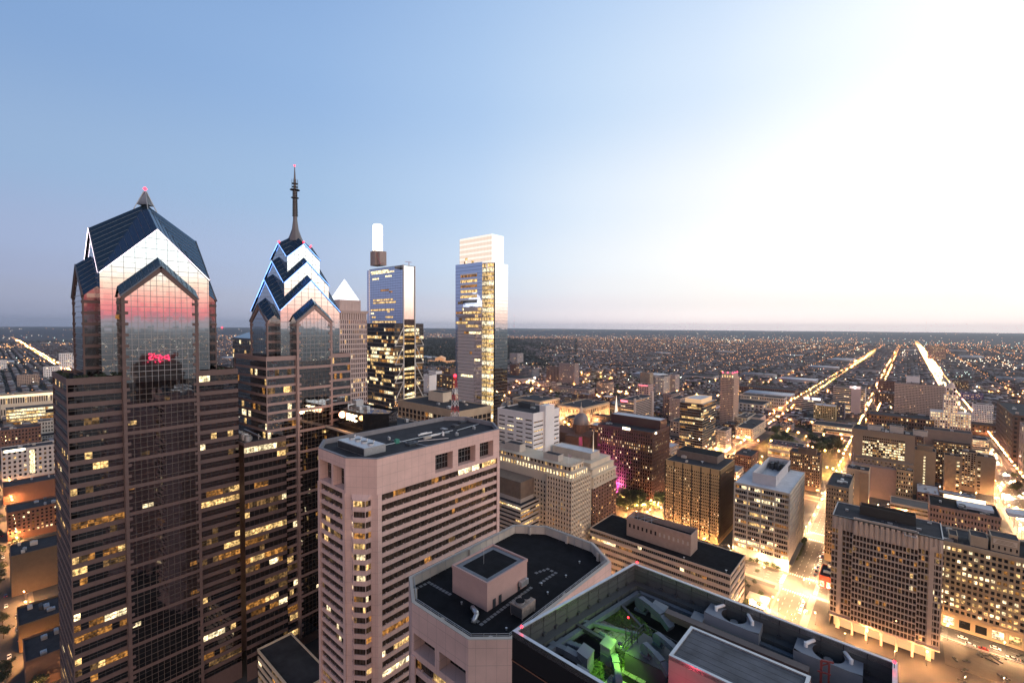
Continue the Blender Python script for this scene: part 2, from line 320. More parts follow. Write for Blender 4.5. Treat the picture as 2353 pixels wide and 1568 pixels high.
# ------------------------------------------------------------------ buildings
FOOT = []                                # footprints already built on
class Bld:
    def __init__(s, name, label, cat, x0, y0, x1, y1, glass=None, budget=100, group=None, foot=True):
        s.o = thing(name, label, cat, ((x0+x1)/2, (y0+y1)/2, 0), group); s.w = MB(); s.panes = []; s.glass = glass or GL_DARK; s.budget = budget
        s.frame = FRAME
        if foot: FOOT.append((x0, y0, x1, y1))
    def part(s, name, mb, m, label=None, smooth=False):
        o = mb.build(name, m, s.o, smooth=smooth)
        if label: o['label'] = label
        return o
    def fac(s, a, c, z0, z1, nx, nz, mw=.3, zb=.28, zt=.14, d=.35, lit=.12, mix=(5, 3, 2, 3), band=False, mull=0., edge=0., rows=None, m=0, mp=None, pick=None, name='window'):
        """one face of a building from a to c (outside on the right-hand side), nx by nz windows set back in the wall"""
        ax, ay = a; ln = sqrt((c[0]-ax)**2+(c[1]-ay)**2); ux, uy = (c[0]-ax)/ln, (c[1]-ay)/ln; ox, oy = uy, -ux
        P = lambda u, z, o=0.: (ax+ux*u+ox*o, ay+uy*u+oy*o, z)
        W = s.w; hz_ = (z1-z0)/nz; cw = (ln-2*edge)/nx; mp = m if mp is None else mp
        zs = z0
        for r in range(nz):
            zl = z0+r*hz_+hz_*zb; zh = z0+(r+1)*hz_-hz_*zt
            W.quad(P(0, zs), P(ln, zs), P(ln, zl), P(0, zl), m); zs = zh
            rl = lit if rows is None else rows.get(r, lit)
            if rows is None: rl = lit*random.choice((.2, .6, 1., 1., 1.6, 2.4))
            if band:
                u0, u1 = edge, ln-edge
                if edge: W.quad(P(0,zl),P(u0,zl),P(u0,zh),P(0,zh),m); W.quad(P(u1,zl),P(ln,zl),P(ln,zh),P(u1,zh),m)
                W.quad(P(u0,zl),P(u1,zl),P(u1,zl,-d),P(u0,zl,-d),m); W.quad(P(u0,zh,-d),P(u1,zh,-d),P(u1,zh),P(u0,zh),m)
                W.quad(P(u0,zl,-d),P(u0,zh,-d),P(u0,zh),P(u0,zl),m); W.quad(P(u1,zl),P(u1,zh),P(u1,zh,-d),P(u1,zl,-d),m)
                qs = []; run = 0; k = 0
                for i in range(nx):
                    if run <= 0: run = random.choice((1, 1, 2, 3, 4, 7)); k = s.choose(rl, mix)
                    run -= 1
                    kk = k if pick is None else pick(i, r, k)
                    qs.append(((P(u0+i*cw, zl, -d), P(u0+(i+1)*cw, zl, -d), P(u0+(i+1)*cw, zh, -d), P(u0+i*cw, zh, -d)), kk))
                    if mull and i:
                        e = u0+i*cw
                        qs.append(((P(e-mull/2, zl, -d*.8), P(e+mull/2, zl, -d*.8), P(e+mull/2, zh, -d*.8), P(e-mull/2, zh, -d*.8)), 5))
                s.panes.append((P(ln/2, (zl+zh)/2), ln*(zh-zl), (ox, oy), qs, name+'_band'))
            else:
                g = cw*mw/2
                for i in range(nx):
                    u0 = edge+i*cw+g; u1 = edge+(i+1)*cw-g; pl = edge+(i*cw-g if i else -edge)
                    W.quad(P(pl,zl),P(u0,zl),P(u0,zh),P(pl,zh), mp)
                    if i == nx-1: W.quad(P(u1,zl),P(ln,zl),P(ln,zh),P(u1,zh), mp)
                    W.quad(P(u0,zl),P(u1,zl),P(u1,zl,-d),P(u0,zl,-d),m); W.quad(P(u0,zh,-d),P(u1,zh,-d),P(u1,zh),P(u0,zh),m)
                    W.quad(P(u0,zl,-d),P(u0,zh,-d),P(u0,zh),P(u0,zl),m); W.quad(P(u1,zl),P(u1,zh),P(u1,zh,-d),P(u1,zl,-d),m)
                    k = s.choose(rl, mix)
                    if pick is not None: k = pick(i, r, k)
                    qs = [((P(u0,zl,-d),P(u1,zl,-d),P(u1,zh,-d),P(u0,zh,-d)), k)]
                    if mull:
                        e = (u0+u1)/2; qs.append(((P(e-mull/2,zl,-d*.8),P(e+mull/2,zl,-d*.8),P(e+mull/2,zh,-d*.8),P(e-mull/2,zh,-d*.8)), 5))
                    s.panes.append((P((u0+u1)/2, (zl+zh)/2), (u1-u0)*(zh-zl), (ox, oy), qs, name))
        W.quad(P(0, zs), P(ln, zs), P(ln, z1), P(0, z1), m)
    def choose(s, lit, mix):
        if random.random() > lit: return 0
        return random.choices((1, 2, 3, 4), mix)[0]
    def finish(s, wall, mw='wall'):
        if s.w.f: s.part(mw, s.w, wall)
        mats = [s.glass]+LIT+[s.frame]
        def score(p):
            x, y, z = p[0]
            if not inview(x, y, z, 0): return 0
            q = (x*x+y*y+(z-H)**2)
            return p[1]*max(0., -(x*p[2][0]+y*p[2][1]))/q**1.5
        ps = sorted(s.panes, key=score, reverse=True)
        for p in ps[:s.budget]:
            b = MB()
            for q, k in p[3]: b.quad(*q, k)
            used = sorted({k for _, k in p[3]}); b.m = [used.index(k) for k in b.m]
            s.part(p[4], b, [mats[k] for k in used])
        if len(ps) > s.budget:
            b = MB()
            for p in ps[s.budget:]:
                for q, k in p[3]: b.quad(*q, k)
            tag(s.part(ps[0][4], b, mats), kind='stuff')
        return s.o
def roof_on(b, P, z, m=None, up=1.0, t=.4, pm=None, units=0, wallm=None):
    """flat roof below its parapet, with plant standing on it"""
    P = inset(P, -.04); r = MB(); r.poly([(*p, z-up) for p in inset(P, t*.5)]); ro = b.part('roof', r, m or ROOF)
    q = MB(); q.rim(P, z-up-.3, z, t); b.part('parapet', q, pm or wallm or CONC)
    xs = [p[0] for p in P]; ys = [p[1] for p in P]
    for i in range(units):
        w_, d_, h_ = random.uniform(1.5, 5), random.uniform(1.5, 4), random.uniform(1, 2.6)
        if max(xs)-min(xs)-w_ < 3 or max(ys)-min(ys)-d_ < 3: continue
        x = random.uniform(min(xs)+1, max(xs)-w_-1); y = random.uniform(min(ys)+1, max(ys)-d_-1)
        u = MB(); u.box(x, y, z-up+.2, x+w_, y+d_, z-up+h_)
        if random.random() < .5: u.cyl((x+w_/2, y+d_/2), min(w_, d_)*.38, z-up+h_, z-up+h_+.35, 12)
        else: u.box(x+.2*w_, y+.2*d_, z-up+h_, x+.5*w_, y+.6*d_, z-up+h_+.5)
        for ex in (x+.1, x+w_-.3): u.box(ex, y+.1, z-up-.02, ex+.2, y+d_-.1, z-up+.2)
        b.part('rooftop_unit', u, random.choice((GALV, STEEL, CONC, STEEL_D)))
def penthouse(b, x0, y0, x1, y1, z0, z1, m, roofm=None, name='penthouse'):
    p = MB(); p.box(x0, y0, z0, x1, y1, z1-.5); p.rim(rect(x0-.15, y0-.15, x1+.15, y1+.15), z1-.7, z1, .4); o = b.part(name, p, m)
    r = MB(); r.poly([(x0+.3, y0+.3, z1-.42), (x1-.3, y0+.3, z1-.42), (x1-.3, y1-.3, z1-.42), (x0+.3, y1-.3, z1-.42)]); r.build('roof', roofm or ROOF, o)
    return o
def slab(name, label, cat, rc, wall, ns, ne, nz, base=5., top=1.5, sk=None, ek=None, roofm=None, units=3, glass=None, budget=100, up=1.0, group=None, nw=0, fin=True):
    """a straight block: windows on the two faces that look towards the street corner, plain party walls behind"""
    x0, y0, x1, y1, z = rc
    b = Bld(name, label, cat, x0, y0, x1, y1, glass, budget, group)
    sk = sk or {}; ek = ek if ek is not None else sk
    zt = z-top
    if ns: b.fac((x0,y0), (x1,y0), base, zt, ns, nz, **sk)
    else: b.w.quad((x0,y0,base),(x1,y0,base),(x1,y0,zt),(x0,y0,zt))
    if ne: b.fac((x1,y0), (x1,y1), base, zt, ne, nz, **ek)
    else: b.w.quad((x1,y0,base),(x1,y1,base),(x1,y1,zt),(x1,y0,zt))
    for a, c in (((x0,y0),(x1,y0)), ((x1,y0),(x1,y1))):
        b.w.quad((*a,0),(*c,0),(*c,base),(*a,base)); b.w.quad((*a,zt),(*c,zt),(*c,z),(*a,z))
    b.w.quad((x1,y1,0),(x0,y1,0),(x0,y1,z),(x1,y1,z)); b.w.quad((x0,y1,0),(x0,y0,0),(x0,y0,base if nw else z),(x0,y1,base if nw else z))
    if nw: b.fac((x0,y1), (x0,y0), base, zt, nw, nz, **sk); b.w.quad((x0,y1,zt),(x0,y0,zt),(x0,y0,z),(x0,y1,z))
    roof_on(b, rect(x0-.1,y0-.1,x1+.1,y1+.1), z+.3, roofm, up, .45, wall, units)
    if fin: b.finish(wall)
    return b
def label_text(s, size, origin, ux, m, parent, name='sign_lettering', depth=.15):
    """raised lettering: real outlines from the built-in face, turned into a mesh"""
    cu = bpy.data.curves.new(name, 'FONT'); cu.body = s; cu.size = size; cu.extrude = depth; cu.align_x = 'CENTER'; cu.align_y = 'CENTER'
    t = bpy.data.objects.new(name, cu); COL.objects.link(t)
    dg = bpy.context.evaluated_depsgraph_get(); me = bpy.data.meshes.new_from_object(t.evaluated_get(dg)); bpy.data.objects.remove(t)
    me.name = name; me.materials.clear(); me.materials.append(m)
    o = bpy.data.objects.new(name, me); COL.objects.link(o)
    ux = Vector(ux).normalized(); uz = Vector((0,0,1)); n = ux.cross(uz)
    M = Matrix(((ux.x, uz.x, n.x), (ux.y, uz.y, n.y), (ux.z, uz.z, n.z)))
    o3 = ORG.get(parent, (0,0,0)); me.transform(Matrix.Translation(Vector(origin)-Vector(o3)) @ M.to_4x4())
    if parent is not None: o.parent = parent; ORG[o] = o3
    return o
# ------------------------------------------------------------------ the two gabled glass towers
EDGE_B = mat('blue_edge_light', (.2, .3, .8), emit=(.16, .36, 1), es=5, sample=False)
EDGE_W = mat('white_edge_light', (.8, .8, .8), emit=(1, .80, .92), es=4, sample=False)
RIB = mat('roof_rib', (.11, .14, .18), rough=.4, metal=.5)
def gabled_tower(name, label, C, rot, tiers, bay, apex, terr, base, floor, edge, lights, seed, stone, glass):
    random.seed(seed)
    tx = [C[0]+a*cos(radians(rot))-b_*sin(radians(rot)) for a, b_ in ((base[1], base[2]), (base[1], base[3]), (-base[1], base[2]), (-base[1], base[3]))]
    ty = [C[1]+a*sin(radians(rot))+b_*cos(radians(rot)) for a, b_ in ((base[1], base[2]), (base[1], base[3]), (-base[1], base[2]), (-base[1], base[3]))]
    b = Bld(name, label, 'skyscraper', min(tx), min(ty), max(tx), max(ty), glass, 100)
    b.frame = STEEL_D
    def G(k, o, t, z=None):
        a = radians(rot+90*k); x = C[0]+o*cos(a)-t*sin(a); y = C[1]+o*sin(a)+t*cos(a)
        return (x, y) if z is None else (x, y, z)
    def glass_face(k, o, w, z0, ze, za, name, dz, dv, m=GL_MIRROR, bw=.16, lit=0., band=0.):
        g = MB(); fr = MB()
        g.poly([G(k,o,-w,z0), G(k,o,w,z0), G(k,o,w,ze), G(k,o,0,za), G(k,o,-w,ze)])
        half = lambda z: w if z <= ze else w*(za-z)/(za-ze)
        top = lambda t: ze+(za-ze)*(1-abs(t)/w)
        z = z0+dz; i = 0
        while z < za-1:
            h = half(z); th = bw*(1.6 if i % 2 else .8); p = o+.06
            if band and i % 5 == 4 and z < ze: th = band; p = o+.15
            g.add([G(k,p,-h,z-th/2),G(k,p,h,z-th/2),G(k,p,h,z+th/2),G(k,p,-h,z+th/2)], [(0,1,2,3)], 2 if th == band else 1)
            z += dz; i += 1
        if dv:
            t = -w+dv
            while t < w-.2:
                g.add([G(k,o+.1,t-bw*.5,z0),G(k,o+.1,t+bw*.5,z0),G(k,o+.1,t+bw*.5,top(t)),G(k,o+.1,t-bw*.5,top(t))], [(0,1,2,3)], 1); t += dv
        part = b.part(name, g, [m, FRAME if 'lower' in name else FRAME_L, stone])
        if lit:
            z = z0+dz*.5
            while z < ze:
                t = -w+.4
                while t < w-3:
                    if random.random() < lit:
                        q = MB(); l_ = random.choice((2, 3, 4, 6)); l_ = min(l_, w-.4-t)
                        q.quad(G(k,o+.04,t,z),G(k,o+.04,t+l_,z),G(k,o+.04,t+l_,z+dz*.75),G(k,o+.04,t,z+dz*.75)); b.part('lit_window', q, random.choice(LIT))
                    t += 4.5
                z += dz*2
        return part
    def roof_pair(k, o, w, ze, za, T, R0, L0, name, ribs=True):
        """two planes falling from a ridge (gable point to T) to the valleys (R0, L0)"""
        A = Vector(G(k,o,0,za)); T = Vector(T)
        for sgn, E_, V_ in ((1, Vector(G(k,o,w,ze)), Vector(R0)), (-1, Vector(G(k,o,-w,ze)), Vector(L0))):
            r = MB(); n_ = max(4, int((E_-A).length/3))
            pts = [A, E_, V_, T] if (V_-E_).length > .05 else [A, E_, T]
            r.poly(pts if sgn > 0 else pts[::-1])
            off = Vector((0,0,.12))
            for i in range(1, n_):
                s_ = i/n_; p = A+(E_-A)*s_+off; q = T+(V_-T)*s_+off
                r.beam(p, q, .11, .12, 1)
            r.beam(A+off, E_+off, .45, .35, 1)
            b.part(name, r, [BLUE_ROOF, RIB])
    s_out = tiers[-1][0]
    for j, (s, ze, za, slope) in enumerate(tiers):
        T = G(0, 0, 0, za+slope*s); z0 = terr if j == len(tiers)-1 else tiers[j+1][1]-2
        for k in range(4):
            glass_face(k, s, s, z0, ze, za, 'gable_glass', floor/2, 4.1 if j or len(tiers) < 3 else 2.2, bw=.13, lit=.02 if j == len(tiers)-1 else 0, band=0)
            roof_pair(k, s+.5, s+.5, ze-.3, za, T, G(k, s+.5, s+.5, ze-.3), G(k, s+.5, -s-.5, ze-.3), 'gable_roof')
            if lights[j]:
                for sg in (1, -1):
                    q = MB(); q.tube(G(k, s+.65, 0, za), G(k, s+.65, sg*(s+.3), ze), .16, 5); b.part('edge_light', q, edge)
    # projecting bays, one to a side, each under its own lower gable
    w, o, ze, za, slope = bay; s = s_out; ri = slope*(o-s)
    for k in range(4):
        glass_face(k, o, w-1.1, terr-3, ze-1.2, za-2.6, 'bay_glass', 2.45, 2.35, m=GL_MIRROR, bw=.16)
        glass_face(k, o, w-1.1, 6, terr-3.2, terr-3.1, 'lower_bay_glass', 2.45, 2.35, m=glass, bw=.18, lit=.05 if k in (0, 3) else 0, band=1.6)  # same glass as the bay above; darker reflections painted into glass and bars
        f = MB()                                          # granite chevron and corner piers round the bay glass
        for sg in (1, -1):
            f.beam(G(k,o+.1,0,za-1.3), G(k,o+.1,sg*(w-.1),ze-.6), .9, 2.0)
            f.box(0,0,0,0,0,0)
            p0 = G(k,o+.35,sg*(w-1.2)); p1 = G(k,o+.35,sg*w); p2 = G(k,s,sg*w); p3 = G(k,s,sg*(w-1.2))
            f.prism([p0,p1,p2,p3] if sg > 0 else [p3,p2,p1,p0], 6, ze-.8)
            zz = 8.
            while zz < ze-2:                              # quoin-like bands wrapping the pier
                pts = [G(k,o+.5,sg*(w-2.3)), G(k,o+.5,sg*(w+.15)), G(k,s,sg*(w+.15)), G(k,s,sg*(w-2.3))]
                f.prism(pts if sg > 0 else pts[::-1], zz, zz+1.3); zz += floor
            side = MB(); zz = terr
            a_, c_ = (G(k,o-.2,sg*w), G(k,s,sg*w)) if sg > 0 else (G(k,s,sg*w), G(k,o-.2,sg*w))
            side.quad((*a_,terr),(*c_,terr),(*c_,ze+(ri if sg > 0 else 0)),(*a_,ze+(0 if sg > 0 else ri)))
            b.part('bay_side_glass', side, glass)
        b.part('bay_frame', f, stone)
        roof_pair(k, o+.6, w+.5, ze-.4, za+.2, G(k, s, 0, za+ri), G(k, s, w+.5, ze-.4+ri), G(k, s, -w-.5, ze-.4+ri), 'bay_roof')
    # lower, wider shaft: granite bands and ribbon windows, a planted terrace on top
    zt, a, n0, n1 = base
    P = [G(0, -a, n0), G(0, a, n0), G(0, a, n1), G(0, -a, n1)]
    nz = int((zt-8)/floor); hot = lambda i, r, k: k if (r < nz*.62 and random.random() < .85) else (k if random.random() < .25 else 0)
    wb = w+.2
    for (p, q, n_) in ((P[0], P[1], 14), (P[1], G(0, a, -wb), 7), (G(0, a, wb), P[2], 7)):
        b.fac(p, q, 8, zt-1.6, n_, nz, zb=.24 if stone is PINK_D else .19, zt=.16 if stone is PINK_D else .10, d=.4, band=True, lit=.36, mull=.12, pick=hot, mix=(5, 4, 3, 6))
    for p, q in ((G(0,a,-wb), G(0,a,wb)), (P[2], P[3]), (P[3], P[0])): b.w.quad((*p,0),(*q,0),(*q,zt-1.6),(*p,zt-1.6))
    for p, q in ((P[0], P[1]), (P[1], P[2])): b.w.quad((*p,0),(*q,0),(*q,8),(*p,8)); 
    for i in range(4): p, q = P[i], P[(i+1)%4]; b.w.quad((*p,zt-1.6),(*q,zt-1.6),(*q,zt),(*p,zt))
    # two thin sill lines in each ribbon
    ln = MB(); hf = (zt-1.6-8)/nz
    for r in range(nz):
        for p, q in ((P[0], P[1]), (P[1], G(0,a,-wb)), (G(0,a,wb), P[2])):
            zz = 8+r*hf+hf*.6; ln.beam((*p, zz), (*q, zz), .1, .14)
    b.part('sill_line', ln, FRAME)
    roof_on(b, P, zt+.4, ROOF_D, 1.4, .5, stone)
    b.finish(stone)
    return b, G
b2, G2 = gabled_tower('gabled_skyscraper', 'nearest gabled glass skyscraper with white-lit gable edges and a short four-legged finial', (-289.3, 52.8), 1.2,
    [(20.75, 212.3, 234.5, .74)], (14.5, 25.5, 202.5, 216.8, 1.0), 250, 166.5, (166.5, 24, -32.5, 32.5), 4.9, EDGE_W, (1,), 11, PINK_D, GL_DIM)
f = MB(); top = (-289.3, 52.8)
for k in range(4):
    p = G2(k, 4.6, 0); f.beam((*p, 246.6), (*G2(k, .5, 0), 256.2), .35, .35)
    f.add([(*G2(k,3.6,0),249.2), (*G2(k,.6,0),255.6), (*G2(k+1,.6,0),255.6), (*G2(k+1,3.6,0),249.2)], [(0,1,2,3),(3,2,1,0)])
b2.part('finial', f, STEEL)
q = MB(); q.sphere((*top, 257.4), .75); b2.part('beacon', q, RED_L)
b1, G1 = gabled_tower('spired_skyscraper', 'taller gabled glass skyscraper with stacked gables, blue edge lights and a needle spire', (-287, 125.6), 3.3,
    [(10, 230, 239, .65), (13.75, 214.3, 227.8, .75), (18.25, 198.2, 216.5, .75)], (11, 22, 192.2, 202, 1.05), 245, 172, (172, 21, -27.5, 24), 4.9, EDGE_B, (1, 1, 1), 12, PINK_M, GL_SILVER)
f = MB(); c = (-287, 125.6)
def octo(r): return [(c[0]+r*cos(pi/8+i*pi/4), c[1]+r*sin(pi/8+i*pi/4)) for i in range(8)]
f.prism(octo(4.6), 241.5, 245, P2=octo(3.2)); f.prism(octo(3.2), 245, 249, P2=octo(1.9)); f.prism(octo(1.9), 249, 254.5, P2=octo(1.25)); f.prism(octo(1.25), 254.5, 262, P2=octo(1.05)); f.prism(octo(1.05), 262, 277, P2=octo(.7)); f.prism(octo(.7), 277, 287.2, P2=octo(.2))
b1.part('spire', f, mat('spire_steel', (.16, .145, .15), rough=.5, metal=.4))
a_ = MB()
for i in range(16):
    z = 257+i*.95; a_.cyl(c, 1.75-.03*i, z, z+.18, 10)
    for k in range(4): p = (c[0]+1.5*cos(k*pi/2+.4), c[1]+1.5*sin(k*pi/2+.4)); a_.box(p[0]-.22, p[1]-.22, z-.1, p[0]+.22, p[1]+.22, z+.5)
for z, r in ((268, 2.3), (272.8, 2.9), (274.6, 1.8), (276.6, 1.9)): a_.cyl(c, r, z, z+.25, 12)
for k in range(8): a_.tube((c[0]+1.8*cos(k*pi/4), c[1]+1.8*sin(k*pi/4), 272.8), (c[0]+1.7*cos(k*pi/4), c[1]+1.7*sin(k*pi/4), 279.2), .13, 4)
b1.part('antenna_ring', a_, STEEL_D)
for p in ((*c, 287.8), (*G1(0,10,0), 240), (*G1(3,10,0), 240), (*G1(1,10,0), 240)):
    q = MB(); q.sphere(p, .5); b1.part('beacon', q, RED_L)
# shrubs on the first tower's terrace
LEAF = mat('shrub_leaf', (.035, .05, .03), var=.4, scale=.8)
LEAF2 = mat('tree_leaf', (.05, .075, .03), var=.45, scale=.6)
BARK = mat('tree_bark', (.09, .065, .045), var=.3, scale=2)
def leaf_mass(mb, c, r, n, size, rz=1., m=0):
    for i in range(n):
        v = Vector((random.gauss(0,1), random.gauss(0,1), random.gauss(0,1))).normalized()*(random.random()**.4)
        p = Vector(c)+Vector((v.x*r, v.y*r, v.z*r*rz)); a = Vector((random.uniform(-1,1), random.uniform(-1,1), random.uniform(-.6,.6))).normalized(); bb = a.cross(Vector((random.uniform(-1,1), random.uniform(-1,1), random.uniform(-1,1)))).normalized()
        s = size*random.uniform(.6, 1.3); mb.quad(p-a*s-bb*s*.6, p+a*s-bb*s*.5, p+a*s*.8+bb*s*.6, p-a*s*.9+bb*s*.5, m)
SHRUB_LBL = 'dark shrub in the roof garden on the terrace of the nearest gabled skyscraper'
for i in range(14):
    t = -31+i*2.1 if i < 9 else 22+(i-9)*2; o_ = 22.2 if i < 9 else 22.4
    x, y = G2(0, o_, t) if i % 3 else G2(3, 31 if i < 9 else 31, random.uniform(-20, 20))
    m_ = MB(); leaf_mass(m_, (x, y, 167), random.uniform(.9, 1.6), 70, .35, .9); o = m_.build('shrub', LEAF, loc=(x, y, 165.5)); tag(o, SHRUB_LBL, 'shrub', 'roof garden shrubs on the skyscraper terrace')
# hotel block stepping down beside the first tower
hx0, hx1, hy0 = -289.3-24, -260.4, 52.8+33.6; hy1 = hy0+_solve(657, lambda t: (hx1, hy0+t, 127))
hx0 = -287.
b = Bld('hotel_block', 'granite-banded block joined to the nearest gabled skyscraper, cooling drums on its roof', 'building', hx0, hy0, hx1, hy1, GL_BLACK, 60)
random.seed(5)
b.fac((hx1, hy0), (hx1, hy1), 8, 126, 9, 24, zb=.27, zt=.12, band=True, lit=.34, mull=.12, mix=(5, 4, 3, 5))
b.w.quad((hx1,hy0,0),(hx1,hy1,0),(hx1,hy1,8),(hx1,hy0,8)); b.w.quad((hx1,hy0,126),(hx1,hy1,126),(hx1,hy1,127.5),(hx1,hy0,127.5))
b.w.quad((hx1,hy1,0),(hx0,hy1,0),(hx0,hy1,127.5),(hx1,hy1,127.5)); b.w.quad((hx0,hy1,0),(hx0,hy0,0),(hx0,hy0,127.5),(hx0,hy1,127.5))
roof_on(b, rect(hx0,hy0,hx1,hy1), 128, ROOF, 1.2, .5, PINK_D, 4)
b.finish(PINK_D)
for i in range(6):
    q = MB(); x, y = hx1-8-i*4.1, hy0+4.5+(i%2)*.2; q.cyl((x,y), 1.7, 126.8, 129.4, 18); q.cyl((x,y), 1.35, 129.4, 130.2, 18, r2=1.6); q.cyl((x,y), .5, 130.2, 130.4, 8)
    b.part('cooling_drum', q, WHITEP if i % 2 else GALV, smooth=False)
q = MB(); q.tube((hx1-6, hy0+10, 129), (hx1-30, hy0+10.5, 129.2), .35, 8); q.tube((hx1-8, hy0+10, 126.8), (hx1-8, hy0+10, 130), .3, 8); b.part('roof_pipe', q, GALV)

# ------------------------------------------------------------------ the pair of pink granite towers
def pink_tower(name, label, P, z, zblank, ztop_rib, nrow, seed, budget=100, lit=.12):
    random.seed(seed)
    xs = [p[0] for p in P]; ys = [p[1] for p in P]
    b = Bld(name, label, 'skyscraper', min(xs), min(ys), max(xs), max(ys), GL_CURT, budget); b.frame = FRAME
    return b
P = [(-162, 78.4), (-142.6, 78.4), (-133.6, 84.8), (-133.6, 145.6), (-145, 154), (-164, 154), (-172, 146.5), (-172, 85.2)]
z = 145.
b = pink_tower('granite_tower', 'pink granite office tower with chamfered corners, rows of ribbon windows and a dark equipment-strewn roof', P, z, 0, 0, 0, 21)
rows = {0: .1}; zr = 132.6
def wallq(b, a, c, z0, z1): b.w.quad((*a, z0), (*c, z0), (*c, z1), (*a, z1))
def loggia(b, a, c, z0, z1, zb, zt, spans, depth=3.2, glass=None):
    """blank upper wall with deep square openings between the given fractions"""
    ln = sqrt((c[0]-a[0])**2+(c[1]-a[1])**2); ux, uy = (c[0]-a[0])/ln, (c[1]-a[1])/ln; ox, oy = uy, -ux
    Q = lambda u, z, o=0: (a[0]+ux*u*ln+ox*o, a[1]+uy*u*ln+oy*o, z); W = b.w
    W.quad(Q(0,z0),Q(1,z0),Q(1,zb),Q(0,zb)); W.quad(Q(0,zt),Q(1,zt),Q(1,z1),Q(0,z1)); p = 0
    for u0, u1 in spans:
        W.quad(Q(p,zb),Q(u0,zb),Q(u0,zt),Q(p,zt)); p = u1
        W.quad(Q(u0,zb),Q(u1,zb),Q(u1,zb,-depth),Q(u0,zb,-depth)); W.quad(Q(u0,zt,-depth),Q(u1,zt,-depth),Q(u1,zt),Q(u0,zt))
        W.quad(Q(u0,zb,-depth),Q(u0,zt,-depth),Q(u0,zt),Q(u0,zb)); W.quad(Q(u1,zb),Q(u1,zt),Q(u1,zt,-depth),Q(u1,zb,-depth))
        g = MB(); g.quad(Q(u0,zb,-depth),Q(u1,zb,-depth),Q(u1,zt,-depth),Q(u0,zt,-depth))
        for i in range(1, 6): e = u0+(u1-u0)*i/6; g.quad(Q(e-.0012,zb,-depth+.1),Q(e+.0012,zb,-depth+.1),Q(e+.0012,zt,-depth+.1),Q(e-.0012,zt,-depth+.1), 1)
        for i in range(1, 3): e = zb+(zt-zb)*i/3; g.quad(Q(u0,e-.08,-depth+.1),Q(u1,e-.08,-depth+.1),Q(u1,e+.08,-depth+.1),Q(u0,e+.08,-depth+.1), 1)
        b.part('loggia_window', g, [glass or GL_BLACK, FRAME_L])
    W.quad(Q(p,zb),Q(1,zb),Q(1,zt),Q(p,zt))
def nubs(b, a, c, z0, nz, h, step, m=PINK):
    """small granite stubs standing on each sill"""
    ln = sqrt((c[0]-a[0])**2+(c[1]-a[1])**2); ux, uy = (c[0]-a[0])/ln, (c[1]-a[1])/ln; ox, oy = uy, -ux; n = int(ln/step)
    for r in range(nz):
        for i in range(1, n+1):
            u = i*step; x, y = a[0]+ux*u-ox*.25, a[1]+uy*u-oy*.25; zz = z0+r*h+h*.40
            b.w.box(x-.17, y-.17, zz-.2, x+.17, y+.17, zz+.3)
def pink_build(b, P, z, zr, nz, h, logE, logS, south=True):
    zb0 = zr-nz*h; sa, sb, ec, ed = P[0], P[1], P[2], P[3]
    pw = dict(zb=.37, zt=.02, d=.5, band=True, mull=.10, lit=.13, mix=(5, 5, 3, 6), edge=1.6)
    b.fac(ec, ed, zb0, zr, 34, nz, **pw); nubs(b, ec, ed, zb0, nz, h, 3.6)
    b.fac(sa, sb, zb0, zr, 11, nz, **{**pw, 'lit': .22}); nubs(b, sa, sb, zb0, nz, h, 3.6)
    loggia(b, ec, ed, zr, z, logE[0], logE[1], logE[2]); loggia(b, sa, sb, zr, z, logS[0], logS[1], logS[2])
    # bay windows standing out of the chamfered corner
    wallq(b, sb, ec, 0, z)
    d = Vector((ec[0]-sb[0], ec[1]-sb[1])); ln = d.length; d.normalize(); o = Vector((d.y, -d.x)); q = lambda u, e: (sb[0]+d.x*u+o.x*e, sb[1]+d.y*u+o.y*e)
    pts = [q(ln*.17, 0), q(ln*.30, 1.9), q(ln*.70, 1.9), q(ln*.83, 0)]; zt = zr-1.2; nb = nz
    for i in range(3): b.fac(pts[i], pts[i+1], zb0, zt, (2, 4, 2)[i], nb, zb=.40, zt=.04, d=.3, band=True, mull=.14, lit=.34, mix=(5, 4, 3, 5))
    b.w.poly([(*p, zt) for p in pts]+[(*q(ln*.83, -.1), zt+.01), (*q(ln*.17, -.1), zt+.01)][:0])
    b.w.quad((*pts[0], zt+1.6), (*pts[0], zt), (*pts[1], zt), (*pts[0], zt+1.6)); b.w.poly([(*pts[0], zt+1.4), (*pts[1], zt), (*pts[2], zt), (*pts[3], zt+1.4)]); b.w.poly([(*pts[3], zt+1.4), (*pts[2], zt), (*pts[3], zt)])
    for i in range(3, 8): a, c = P[i], P[(i+1) % 8]; wallq(b, a, c, 0, z)
    # west chamfer carries ribbons too; ground storeys plain
    wallq(b, ec, ed, 0, zb0); wallq(b, sa, sb, 0, zb0)
    # corner piers stand a little proud
    for p, q2 in ((ec, Vector((0, 1))), (ed, Vector((0, -1))), (sa, Vector((1, 0))), (sb, Vector((-1, 0)))):
        n = Vector((q2.y, -q2.x)); n = n if (n.x > 0 or n.y < 0) else -n
        a = Vector(p)+n*.35; e = a+q2*1.6; r_ = [(a.x, a.y), (e.x, e.y), (e.x-n.x*.9, e.y-n.y*.9), (a.x-n.x*.9, a.y-n.y*.9)]
        ar = sum(r_[i][0]*r_[(i+1)%4][1]-r_[(i+1)%4][0]*r_[i][1] for i in range(4))
        b.w.prism(r_ if ar > 0 else r_[::-1], 0, zr+.4)
def ysolve(px, X, z, y0): # north position on the plane x = X whose image column is px
    return _solve(px, lambda t: (X, y0+t, z))
